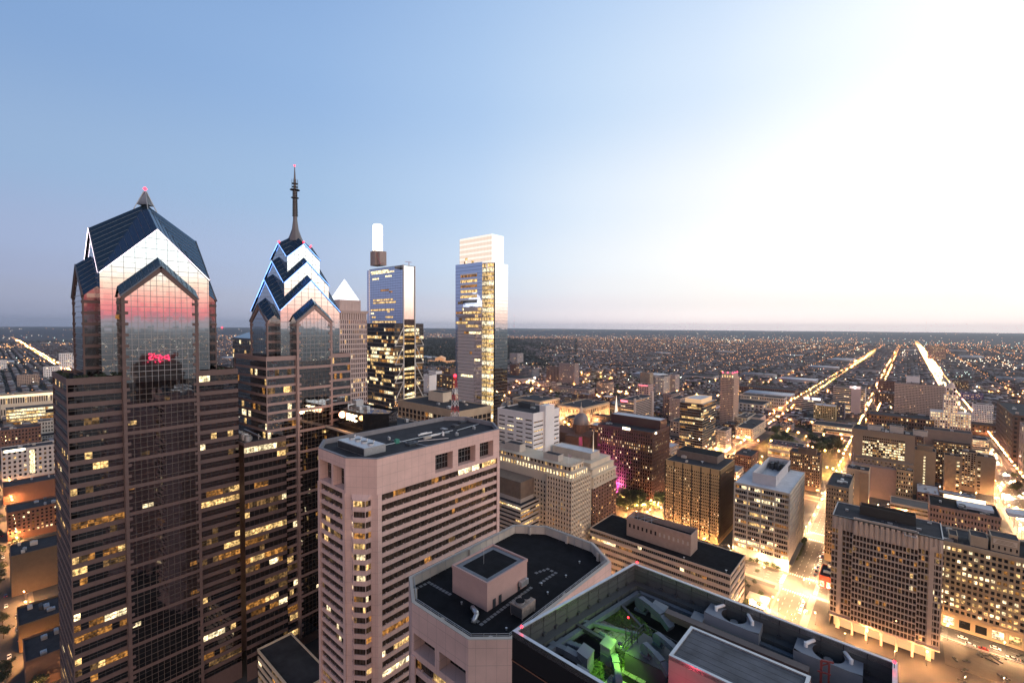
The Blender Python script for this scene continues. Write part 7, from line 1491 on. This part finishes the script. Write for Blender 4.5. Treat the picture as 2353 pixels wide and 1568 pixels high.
for px, py, sp, n_, wv in ((1960, 808, 26, 26, 2), (1905, 797, 60, 26, 0), (1850, 796, 40, 20, 2), (2230, 828, 90, 46, 2), (2320, 836, 40, 22, 2), (2070, 800, 30, 18, 0), (2090, 812, 24, 14, 2), (1600, 772, 90, 40, 1), (1450, 772, 90, 30, 1), (1760, 780, 90, 46, 1), (1690, 783, 40, 24, 2), (1930, 778, 80, 40, 0), (1270, 762, 40, 26, 1), (1560, 790, 100, 40, 0), (1680, 830, 120, 40, 1), (1300, 800, 50, 16, 2), (2200, 790, 120, 50, 1), (1090, 764, 40, 12, 1), (25, 766, 50, 26, 0), (70, 752, 8, 5, 2), (20, 795, 40, 34, 0), (60, 830, 50, 24, 0), (110, 860, 40, 12, 0), (155, 790, 30, 20, 0), (1015, 764, 30, 12, 1), (1240, 880, 40, 24, 0), (1210, 870, 30, 18, 2), (1390, 916, 40, 14, 0), (1440, 905, 40, 10, 0), (1660, 906, 40, 10, 0), (1560, 920, 24, 8, 0), (2300, 900, 60, 20, 1), (2200, 860, 60, 14, 3)):
    for i in range(n_):
        X, Y = onz(random.gauss(px, sp*.5), max(759, random.gauss(py, 2.4 if py < 800 else 5)), 8); pts.append((X, Y, random.uniform(7, 13), 1.1, wv))
P_ = np.array([p for p in pts if inview(p[0], p[1], 9, 30) and (p[0]**2+p[1]**2) > 360**2 and free(p[0], p[1], 1)])
az = np.degrees(np.arctan2(P_[:, 0], P_[:, 1])); dist = np.hypot(P_[:, 0], P_[:, 1])
forest = ((az > -62) & (az < -37.5) & (dist > 2300) & (dist < 6500) & (rng.random(len(P_)) < .97)) | ((az > -41) & (az < -33) & (dist > 4200) & (dist < 6500) & (rng.random(len(P_)) < .8))
P_ = P_[~forest]; dist = np.hypot(P_[:, 0], P_[:, 1])
OCT = np.array([(1,0,0),(0,1,0),(-1,0,0),(0,-1,0),(0,0,1),(0,0,-1)], float); OF = np.array([(0,1,4),(1,2,4),(2,3,4),(3,0,4),(1,0,5),(2,1,5),(3,2,5),(0,3,5)])
def octs(P, r): 
    V = (P[:, None, :3]+OCT[None]*r[:, None, None]).reshape(-1, 3); Fq = (OF[None]+6*np.arange(len(P))[:, None, None]).reshape(-1, 3); return V, Fq
far_m = [mat('far_lamp_orange', (.8, .6, .3), emit=(1, .46, .17), es=2.4, sample=False), mat('far_lamp_amber', (.8, .6, .3), emit=(1, .38, .12), es=1.8, sample=False), mat('far_lamp_white', (.8, .8, .8), emit=(1, .80, .56), es=3.5, sample=False), mat('far_lamp_green', (.8, .8, .8), emit=(.75, 1, .86), es=2.5, sample=False)]
near_m = [mat('mid_lamp_'+c_, (.8, .6, .3), emit=e_, es=s_) for c_, e_, s_ in (('orange', (1, .44, .15), 7000), ('amber', (1, .36, .11), 5000), ('white', (1, .80, .55), 4000), ('green', (.75, 1, .86), 500))]
m_ = dist < 2800; sel = P_[m_]; av = np.array([p for p in AVE if inview(p[0], p[1], 9, 10) and free(p[0], p[1], 1)]); both = np.concatenate([sel, av])
def hoods(P, lift, half):
    k = np.array([(-1,-1),(-1,1),(1,1),(1,-1)], float)*half; V = np.zeros((len(P), 4, 3)); V[:, :, :2] = P[:, None, :2]+k[None]; V[:, :, 2] = P[:, 2:3]+lift; return V.reshape(-1, 3), np.arange(4*len(P)).reshape(-1, 4)
V1, F1 = hoods(both, 0, .5); V2, F2 = hoods(both, .12, .75); bulk('mid_distance_lamp_hoods', np.concatenate([V1, V2]), np.concatenate([F1, F2+len(V1)]), near_m+[STEEL_D], np.concatenate([both[:, 4].astype(int), np.full(len(both), 4)]), label='hooded street lamps shining down on the far avenues and low blocks', cat='street lights')
both = both[~((both[:, 0] == 0))]; dd = np.hypot(both[:, 0], both[:, 1]); isave = np.arange(len(both)) >= len(sel); V, Fq = octs(both-np.array([0, 0, .6, 0, 0]), np.where(isave, np.where(np.abs(both[:, 0]-97) < 20, both[:, 3]*1.1, both[:, 3]*.8), .5+dd/2300)); bulk('mid_distance_lamps', V, Fq, far_m, np.repeat(both[:, 4].astype(int), 8), label='orange lamp lights strewn along the avenues and low blocks beyond the towers', cat='street lights')
ring = np.array([(r_*sin(a), r_*cos(a), random.uniform(6, 40), 1., random.choice((0, 0, 1, 2))) for a, r_ in ((radians(random.uniform(22, 262)), 350+6500*random.random()**1.6) for i in range(6500))])
sel = np.concatenate([P_[~m_], ring]); d_ = np.hypot(sel[:, 0], sel[:, 1]); V, Fq = octs(sel, sel[:, 3]*(.9+d_/2300)*rng.uniform(.55, 1.25, len(sel))); bulk('distant_lamps', V, Fq, far_m, np.repeat(sel[:, 4].astype(int), 8), label='countless orange and white lamp lights scattered out to the suburbs', cat='street lights')
# ------------------------------------------------------------------ low blocks between the named buildings
WALLS = [BRICK, BRICK_B, TAN_D, CONC, mat('dull_rose_brick', (.26, .17, .14), var=.15), mat('grey_stucco', (.30, .28, .28), var=.12)]
ROOFS = [ROOF, ROOF_D, ROOF_L, mat('mid_grey_roof', (.20, .20, .22), var=.25, scale=.1)]
KEEP = [(-46, 240, 30, 352), (84, 300, 116, 2000), (-200, 340, -40, 404), (-275, 404, -168, 462), (-180, 676, -56, 962), (18, 340, 180, 402), (-66, 300, -44, 1500), (80, 300, 116, 9000), (-216, 500, -194, 7000), (-900, -4, -320, 16), (-130, 962, -66, 1010), (-160, 1080, -70, 1190), (-54, 405, -20, 440), (10, 440, 60, 480)]
def clash(a, b_, c_, d, L_, m=3): return any(a < e[2]+m and c_ > e[0]-m and b_ < e[3]+m and d > e[1]-m for e in L_)
streets_x = sorted(NS+[-58, 97]); streets_y = sorted(EW+[297, 100]); count = 0
def low_block(x0, y0, x1, y1, h, i):
    q = MB(); wm, rm = random.randrange(6), random.randrange(4)
    q.box(x0, y0, 0, x1, y1, h-.6, 0, 1); q.rim(rect(x0, y0, x1, y1), h-.7, h, .35, 0)
    for k in range(random.randint(1, 4)): X, Y = random.uniform(x0+1, x1-4), random.uniform(y0+1, y1-4); q.box(X, Y, h-.6, X+random.uniform(1, 3), Y+random.uniform(1, 3), h+random.uniform(.3, 1.8), 2)
    nz = max(1, int(h/3.8))
    for f in range(nz):
        zz = f*h/nz+1.1
        for k in range(int((x1-x0)/3)): u = x0+1+k*3; q.quad((u, y0-.04, zz), (u+1.5, y0-.04, zz), (u+1.5, y0-.04, zz+1.7), (u, y0-.04, zz+1.7), 3 if random.random() > .22 else random.choice((4, 4, 5)))
        for k in range(int((y1-y0)/3)): u = y0+1+k*3; q.quad((x1+.04, u, zz), (x1+.04, u+1.5, zz), (x1+.04, u+1.5, zz+1.7), (x1+.04, u, zz+1.7), 3 if random.random() > .22 else random.choice((4, 4, 5)))
    o = q.build('low_building', [WALLS[wm], ROOFS[rm], STEEL, GL_DARK, LIT[0], LIT[1]], loc=((x0+x1)/2, (y0+y1)/2, 0))
    tag(o, 'low %s building with a flat %s roof in the blocks between the towers' % (('red brick', 'brown brick', 'tan brick', 'pale concrete', 'dull rose brick', 'grey stucco')[wm], ('grey', 'black', 'white', 'mid-grey')[rm]), 'building', 'low %s buildings with %s roofs' % (('red brick', 'brown brick', 'tan brick', 'pale concrete', 'rose brick', 'stucco')[wm], ('grey', 'black', 'white', 'mid-grey')[rm]))
for i in range(len(streets_x)-1):
    for j in range(len(streets_y)-1):
        a, c_, b_, d = streets_x[i]+9, streets_x[i+1]-9, streets_y[j]+9, streets_y[j+1]-9
        if math.hypot((a+c_)/2, (b_+d)/2) > 1150 or math.hypot((a+c_)/2, (b_+d)/2) < 260: continue
        x = a
        while x < c_-12:
            w_ = min(random.uniform(18, 40), c_-x); y = b_
            while y < d-12:
                l_ = min(random.uniform(18, 42), d-y); h = random.choice((8, 10, 12, 12, 15, 18)); cx_, cy_ = x+w_/2, y+l_/2
                if inview(cx_, cy_, 5, 40) and not clash(x, y, x+w_, y+l_, FOOT, 2) and not clash(x, y, x+w_, y+l_, KEEP, 0) and random.random() < .88:
                    px, py, _ = proj(cx_, cy_, h); low_block(x, y, x+w_-random.uniform(0, 2), y+l_-random.uniform(0, 3), h, count); FOOT.append((x, y, x+w_, y+l_)); count += 1
                y += l_
            x += w_
print('low blocks', count)
# ------------------------------------------------------------------ row houses: the nearest 280 one by one, the rest as a mass
cells = []
for i in range(len(streets_x)-1):
    for j in range(len(streets_y)-1):
        a, c_, b_, d = streets_x[i]+8, streets_x[i+1]-8, streets_y[j]+8, streets_y[j+1]-8
        m0 = math.hypot((a+c_)/2, (b_+d)/2)
        if m0 < 1000 or not inview((a+c_)/2, (b_+d)/2, 5, 80): continue
        z_ = math.degrees(atan2((a+c_)/2, (b_+d)/2))
        if -62 < z_ < -38.5+3.5*sin(m0/310+z_) and m0 > 2300+500*sin(z_*.7): continue
        cells.append((m0, a, c_, b_, d))
cells.sort(); B = []
for m0, a, c_, b_, d in cells:
    if m0 > 6200: break
    if random.random() < .06: B.append((a+5, b_+5, c_-a-20, d-b_-20, random.uniform(8, 16), 3, random.randrange(4))); continue
    wd = 6.4 if m0 < 1700 else (13 if m0 < 3200 else 26); dp = 12.; nb = 4
    for k in range(nb):
        y = b_+k*(d-b_-dp)/(nb-1); x = a; base = random.uniform(7.5, 10)
        while x < c_-wd*.6:
            if random.random() < .93: B.append((x, y, wd*random.uniform(.88, 1), dp*random.uniform(.75, 1.1), base+random.uniform(-1.2, 1.6), random.choice((0, 0, 1, 1, 2, 4, 5, 5)), random.choice((0, 0, 0, 1, 1, 3, 3, 3, 2))))
            x += wd
B = [t for t in B if not clash(t[0], t[1], t[0]+t[2], t[1]+t[3], FOOT, 0) and not clash(t[0], t[1], t[0]+t[2], t[1]+t[3], KEEP, -2)]
seen = [t for t in B if inview(t[0], t[1], 5, 0) and t[4] > 0]; seen.sort(key=lambda t: t[0]**2+t[1]**2); IND = seen[:280]; ids = set(map(id, IND)); MASS = [t for t in B if id(t) not in ids]
proto = {}
for x, y, w_, l_, h, wm, rm in IND:
    if w_ > 20: key = None
    else: key = (wm, rm, round(h))
    if key is None or key not in proto:
        r_ = thing('row_house', 'x', 'house', (x, y, 0)); q = MB(); q.box(x, y, 0, x+w_, y+l_, h-.4); q.box(x, y, h-.4, x+w_, y+.4, h+.2); q.box(x+w_*.2, y+l_*.6, h-.4, x+w_*.2+.9, y+l_*.6+.9, h+1.3); q.build('wall', WALLS[wm], r_)
        q = MB(); q.quad((x, y+.4, h-.37), (x+w_, y+.4, h-.37), (x+w_, y+l_, h-.37), (x, y+l_, h-.37)); q.build('roof', ROOFS[rm], r_)
        for f in range(2):
            for k in range(2): q = MB(); u = x+w_*(.2+.45*k); q.quad((u, y-.03, 1+f*3.4), (u+1.1, y-.03, 1+f*3.4), (u+1.1, y-.03, 2.8+f*3.4), (u, y-.03, 2.8+f*3.4)); q.build('window', random.choice((GL_DARK, GL_DARK, LIT[0], LIT[1])), r_)
        if key: proto[key] = r_
    else: r_ = copy_tree(proto[key]); r_.location = (x, y, 0)
    wn, rn = ('red brick', 'brown brick', 'tan', 'pale', 'rose brick', 'grey')[wm], ('dark', 'black', 'white', 'grey')[rm]
    tag(r_, 'small two-storey %s row house with a flat %s roof beyond the towers' % (wn, rn), group='%s row houses with %s roofs' % (wn, rn))
T = np.array(MASS); print('row houses', len(B))
x, y, w_, l_, h = T[:, 0], T[:, 1], T[:, 2], T[:, 3], T[:, 4]; x2, y2 = x+w_, y+l_; z0 = np.full_like(x, -.2)
V = np.stack([np.stack(c_, -1) for c_ in ((x,y,z0),(x2,y,z0),(x2,y2,z0),(x,y2,z0),(x,y,h),(x2,y,h),(x2,y2,h),(x,y2,h))], 1).reshape(-1, 3)
Fq = (np.array([(0,1,5,4),(1,2,6,5),(2,3,7,6),(3,0,4,7),(4,5,6,7)])[None]+8*np.arange(len(T))[:, None, None]).reshape(-1, 4); mi = np.repeat(T[:, 5].astype(int)[:, None], 5, 1); mi[:, 4] = 6+T[:, 6].astype(int)
MW = [mat('far_wall_'+n_, c_, var=.2, scale=.02) for n_, c_ in (('brick', (.10, .065, .058)), ('brown', (.085, .06, .052)), ('tan', (.17, .135, .11)), ('pale', (.26, .235, .225)), ('rose', (.15, .11, .10)), ('grey', (.16, .155, .16)))]
bulk('distant_row_houses', V, Fq, MW+ROOFS, mi.ravel(), label='mass of low row houses stretching to the suburbs', cat='houses')
# lit windows of the distant houses
pick = rng.random(len(T)) < .18; S = T[pick]; n_ = len(S); u = S[:, 0]+S[:, 2]*rng.uniform(.1, .7, n_); zz = rng.uniform(1.5, 5.5, n_); sc = 1+np.hypot(S[:, 0], S[:, 1])/3500; yy = S[:, 1]-.08
V = np.stack([np.stack(c_, -1) for c_ in ((u,yy,zz),(u+1.2*sc,yy,zz),(u+1.2*sc,yy,zz+1.4*sc),(u,yy,zz+1.4*sc))], 1).reshape(-1, 3)
bulk('distant_lit_windows', V, np.arange(4*n_).reshape(-1, 4), [LIT[0], LIT[1], LIT[2]], rng.integers(0, 3, n_), label='tiny lit windows of the far row houses', cat='windows')
# ------------------------------------------------------------------ trees
def make_tree(h, r, seed, leaf):
    random.seed(seed); t = thing('tree', 'x', 'tree', (0, 0, 0)); q = MB(); q.cyl((0, 0), .028*h, 0, h*.45, 7, r2=.016*h)
    tips = []
    for i in range(6): a = i*1.05+random.uniform(-.3, .3); p = (r*.5*cos(a), r*.5*sin(a), h*random.uniform(.5, .72)); q.tube((0, 0, h*random.uniform(.28, .42)), p, .012*h, 5, r2=.005*h); tips.append(p)
    tips.append((0, 0, h*.82)); q.build('trunk', BARK, t); c_ = MB()
    for p in tips:
        for k in range(3): leaf_mass(c_, (p[0]+random.gauss(0, r*.22), p[1]+random.gauss(0, r*.22), p[2]+random.gauss(0, h*.06)), r*random.uniform(.28, .5), 34, r*.085, .8)
    c_.build('crown', leaf, t); return t
LEAFS = (LEAF2, mat('dark_leaf', (.028, .042, .024), var=.4, scale=.5)); protos = [make_tree(11, 5, 300+i, LEAFS[i % 2]) for i in range(6)]; random.seed(301); fresh = list(protos)
TREES = []
def grove(n, f, where, s0=.7, s1=1.3):
    k = 0; tries = 0
    while k < n and tries < n*40:
        tries += 1; x, y = f()
        if not free(x, y, 1.5) or any((x-a)**2+(y-b_)**2 < 9 for a, b_ in TREES): continue
        if fresh: o = fresh.pop()
        else: o = copy_tree(random.choice(protos))
        s = random.uniform(s0, s1); o.location = (x, y, .1); o.scale = (s, s, s*random.uniform(.85, 1.15)); o.rotation_euler.z = random.uniform(0, 6.28); TREES.append((x, y)); k += 1
        o['label'] = 'leafy tree standing '+where; o['group'] = 'trees '+where
U = random.uniform
def pxy(x0, x1, y0, y1): return lambda: onz(U(x0, x1), U(y0, y1))
grove(46, pxy(1420, 1524, 1122, 1176), 'in the lamp-lit square below the dark red tower'); grove(22, pxy(1858, 1932, 1016, 1048), 'in the right-hand clump of the sunken green', .9, 1.6); grove(14, pxy(1772, 1818, 1000, 1020), 'in the left-hand clump of the sunken green', .8, 1.4); grove(14, pxy(1760, 1960, 984, 998), 'along the far edge of the sunken green', .6, 1.)
grove(12, lambda: (U(-65, -63.3), U(425, 476)), 'in a row along the bright street', .38, .5); grove(9, pxy(1708, 1752, 1312, 1400), 'in the paved plaza beside the long low block', .3, .45); grove(10, lambda: (U(-130, -66), 400+U(0, 2)), 'along the foot of the white-roofed block', .4, .55); grove(6, pxy(2326, 2352, 1100, 1150), 'beside the broad avenue', .7, 1.)
grove(16, pxy(1390, 1440, 890, 925), 'beside the glowing white steeple', .9, 1.4); grove(12, pxy(1180, 1300, 900, 925), 'beside the floodlit courthouse', .9, 1.4); grove(40, pxy(1320, 1640, 850, 890), 'among the low blocks in the middle distance', .9, 1.5); grove(40, pxy(1700, 2000, 850, 900), 'among the row houses beyond the long avenue', .9, 1.5); grove(34, lambda: (U(-760, -320), 6+random.choice((-7, -5, -4, 5, 6))), 'along the narrow street at the left edge', .6, .9)
# far woods and garden trees as one mass of leafy clumps
pts = []
for i in range(26000):
    a, r_ = radians(U(-95, 12)), 700+6300*random.random()**.75; pts.append((r_*sin(a), r_*cos(a), U(3, 7), U(4, 9)))
for i in range(9000):
    a, r_ = radians(max(-66, min(-33, random.gauss(-50, 7.5)))), U(2100, 6900); pts.append((r_*sin(a), r_*cos(a), U(4, 9), U(9, 18)))
P2 = np.array([p for p in pts if inview(p[0], p[1], 5, 20) and free(p[0], p[1], 4) and not clash(p[0], p[1], p[0], p[1], KEEP, 3)])
n_ = len(P2); k = 10; c_ = np.repeat(P2[:, :3], k, 0)+rng.normal(0, 1, (n_*k, 3))*np.repeat(P2[:, 3], k)[:, None]*np.array((.42, .42, .22)); s = np.repeat(P2[:, 3], k)*rng.uniform(.22, .5, n_*k)
d1 = rng.normal(0, 1, (n_*k, 3)); d1 /= np.linalg.norm(d1, axis=1)[:, None]; d2 = np.cross(d1, rng.normal(0, 1, (n_*k, 3))); d2 /= np.linalg.norm(d2, axis=1)[:, None]; c_[:, 2] = np.maximum(c_[:, 2], 1)
V = np.stack([c_-d1*s[:, None]-d2*s[:, None]*.7, c_+d1*s[:, None]-d2*s[:, None]*.5, c_+d1*s[:, None]*.8+d2*s[:, None]*.7, c_-d1*s[:, None]*.9+d2*s[:, None]*.5], 1).reshape(-1, 3)
bulk('distant_trees', V, np.arange(len(V)).reshape(-1, 4), [mat('far_leaf_haze_grey', (.030, .038, .034), var=.4, scale=.05), mat('far_leaf_haze_dark', (.021, .029, .029), var=.4, scale=.05)], rng.integers(0, 2, len(V)//4), label='dark mass of garden trees and far park woods', cat='trees')  # distance haze is mixed into these greyer leaf colours
# ------------------------------------------------------------------ cars
TYRE = mat('tyre_rubber', (.02, .02, .02)); CARC = [('white', (.7, .7, .7)), ('black', (.015, .015, .017)), ('silver', (.42, .43, .45)), ('red', (.35, .03, .03)), ('dark blue', (.03, .05, .14)), ('grey', (.16, .16, .17))]
def make_car(cn, col):
    t = thing('parked_car', 'x', 'car', (0, 0, 0)); q = MB(); prof = [(-2.2, .35), (2.2, .35), (2.25, .75), (1.2, .92), (-1.95, .95), (-2.22, .8)]
    q.add([(x, -.86, z) for x, z in prof]+[(x, .86, z) for x, z in prof], [tuple(range(6)), tuple(range(6, 12))[::-1]]+[(i, 6+i, 6+(i+1)%6, (i+1)%6) for i in range(6)]); q.add([(-1.2, -.68, 1.42), (.35, -.68, 1.42), (.35, .68, 1.42), (-1.2, .68, 1.42)], [(0, 1, 2, 3)]); q.build('body', mat('car_paint_'+cn.replace(' ', '_'), col, rough=.25, spec=.6), t)
    q = MB(); b0 = [(-1.9, -.8, .94), (1.15, -.8, .91), (1.15, .8, .91), (-1.9, .8, .94)]; t0 = [(-1.2, -.68, 1.415), (.35, -.68, 1.415), (.35, .68, 1.415), (-1.2, .68, 1.415)]; q.add(b0+t0, [(0,1,5,4), (1,2,6,5), (2,3,7,6), (3,0,4,7)]); q.build('glass', GL_DARK, t)
    for sx_ in (-1.35, 1.35):
        for sy_ in (-.8, .8): q = MB(); q.tube((sx_, sy_-.1, .32), (sx_, sy_+.1, .32), .32, 10); q.build('wheel', TYRE, t)
    for sy_ in (-.6, .6): q = MB(); q.box(2.2, sy_-.16, .6, 2.27, sy_+.16, .74); q.build('headlight', mat('headlight', (.8, .8, .8), emit=(1, .9, .7), es=3, sample=False), t); q = MB(); q.box(-2.26, sy_-.16, .68, -2.2, sy_+.16, .82); q.build('taillight', mat('taillight', (.4, .02, .02), emit=(1, .05, .04), es=2, sample=False), t)
    return t
cars = {cn: make_car(cn, c_) for cn, c_ in CARC}; fresh_c = set(cars); random.seed(400)
def park(x, y, rz, where, z=.14):
    cn = random.choice(CARC)[0]; o = cars[cn] if cn in fresh_c else copy_tree(cars[cn]); fresh_c.discard(cn); o.location = (x, y, z); o.rotation_euler.z = rz
    tag(o, '%s car %s' % (cn, where), group='%s cars %s' % (cn, where))
for i in range(12): park(26+i*5.8+U(0, 2), 383.2 if i % 3 else 399.2, 0 if i % 2 else pi, 'at the kerb in front of the long lit stone office')
for i in range(5): park(30+i*13+U(0, 4), 388.8, 0, 'driving past the long lit stone office')
X, Y = onz(1851, 1406); park(X, Y, pi/2, 'alone in the bright street beyond the roof parapet'); X, Y = onz(1930, 1405); 
for i in range(3): park(-49.5, 352+i*6.2, pi/2, 'queued at the right kerb of the bright street')
for i in range(8): park(-48.8, 412+i*7.5, pi/2, 'parked along the right side of the bright street')
for i in range(14): park(-380-i*17+U(-5, 5), 6+random.choice((-2.2, 2.2)), random.choice((0, pi)), 'on the narrow street at the left edge')
dx0, dy0, dx1, dy1, dz = DECK
for i in range(14): park(dx0+6+(i%7)*((dx1-dx0-10)/7), dy0+6+(i//7)*14, pi/2, 'on the open top of the parking deck', dz-.49)
for i in range(22):
    X, Y = -150+(i%11)*6.5, 1095+(i//11)*26; park(X, Y, pi/2, 'in the open car park beside the long avenue')
# ------------------------------------------------------------------ plaza pavilion, planters, far aerials
px0, py0 = onz(1741, 1388); t = thing('pavilion', 'small flat-roofed glass pavilion glowing in the plaza beside the long low block', 'pavilion', (px0, py0, .16))
q = MB(); q.box(px0-6.5, py0-5, 4.4, px0+6.5, py0+5, 4.9); q.box(px0-.5, py0-.5, 4.9, px0+.5, py0+.5, 5.2); q.build('roof', CONC, t); q = MB(); q.box(px0-4.8, py0-3.6, .16, px0+4.8, py0+3.6, 4.4); q.build('glass_wall', mat('pavilion_glow', (.6, .6, .4), emit=(1, .86, .5), es=3.2), t)
q = MB()
for sx_ in (-5.6, 5.6):
    for sy_ in (-4.2, 4.2): q.tube((px0+sx_, py0+sy_, .16), (px0+sx_, py0+sy_, 4.4), .12, 6)
q.build('post', STEEL_D, t)
random.seed(410); PLB = 'dark planter bench on the brown plaza right of the civic tower'
for i in range(16):
    X, Y = onz(U(2185, 2350), U(1500, 1566)); q = MB(); a = U(0, 3); l_ = U(1.4, 3); d = Vector((cos(a), sin(a))); q.beam((X-d.x*l_, Y-d.y*l_, .55), (X+d.x*l_, Y+d.y*l_, .55), 1., .8); leaf_mass(q, (X, Y, 1.1), .7, 26, .2, .6, 1); o = q.build('planter_bench', [STEEL_D, LEAF], loc=(X, Y, .16)); tag(o, PLB, 'planter', 'planter benches on the plaza')
q = MB(); q.box(21, 380.6, .1, 120, 381.1, 1.0); tag(q.build('plaza_wall', CONC, loc=(70, 381, 0)), 'low pale wall between the brown plaza and the car-lined street', 'wall')
X, Y = at(1181, 9000); t = thing('radio_mast', 'faint tall radio mast with red lights on the far skyline', 'mast', (X, Y, 60)); zt = zat(X, Y, 1181, 725); q = MB(); q.tube((X, Y, 50), (X, Y, zt), 1.6, 4); q.build('pole', STEEL, t)
for i in range(4): q = MB(); q.sphere((X, Y, 90+(zt-90)*i/3), 5); q.build('beacon', mat('mast_red_lamp', (.5, .1, .1), emit=(1, .25, .3), es=1.6, sample=False), t)

# red neon letters on a tower behind the camera: the photograph shows them only as a reflection in the nearest gabled skyscraper
nA = Vector((cos(radians(1.2)), sin(radians(1.2)), 0)); d = Vector(ray(368, 822)).normalized(); c0 = Vector((-289.3, 52.8, H))+nA*25.5; d0 = Vector((0, 0, H)); hit = d0+d*((c0-d0).dot(nA)/d.dot(nA)); rf = d-nA*2*d.dot(nA); pt = hit+rf*560
b = Bld('neon_sign_tower', 'dark slab tower with red neon roof letters, mirrored in the gabled skyscraper', 'office tower', pt.x, pt.y-28, pt.x+20, pt.y+28, foot=False); q = MB(); q.box(pt.x, pt.y-28, 0, pt.x+20, pt.y+28, pt.z-6); q.box(pt.x+8, pt.y-22, pt.z-6, pt.x+9, pt.y+22, pt.z+5); b.part('wall', q, BRICK_B)
label_text('PSFS', 14, (pt.x-.8, pt.y, pt.z), (0, -1, 0), mat('red_neon', (.5, .05, .05), emit=(1, .03, .10), es=5, sample=False), b.o, 'sign_lettering', .3)
# ------------------------------------------------------------------ morning haze
hz = MB(); hz.box(-33000, -33000, -8, 33000, 33000, 380); ho = hz.build('haze', (hm := bpy.data.materials.new('haze_air'))); tag(ho, kind='stuff')
hm.use_nodes = True; t = hm.node_tree; t.nodes.clear(); o_ = t.nodes.new('ShaderNodeOutputMaterial'); v_ = t.nodes.new('ShaderNodeVolumePrincipled'); v_.inputs['Color'].default_value = (.90, .94, 1, 1); v_.inputs['Density'].default_value = 2.5e-5; v_.inputs['Anisotropy'].default_value = .5
t.links.new(v_.outputs[0], o_.inputs['Volume']); ho.display_type = 'WIRE'; hm.cycles.homogeneous_volume = True
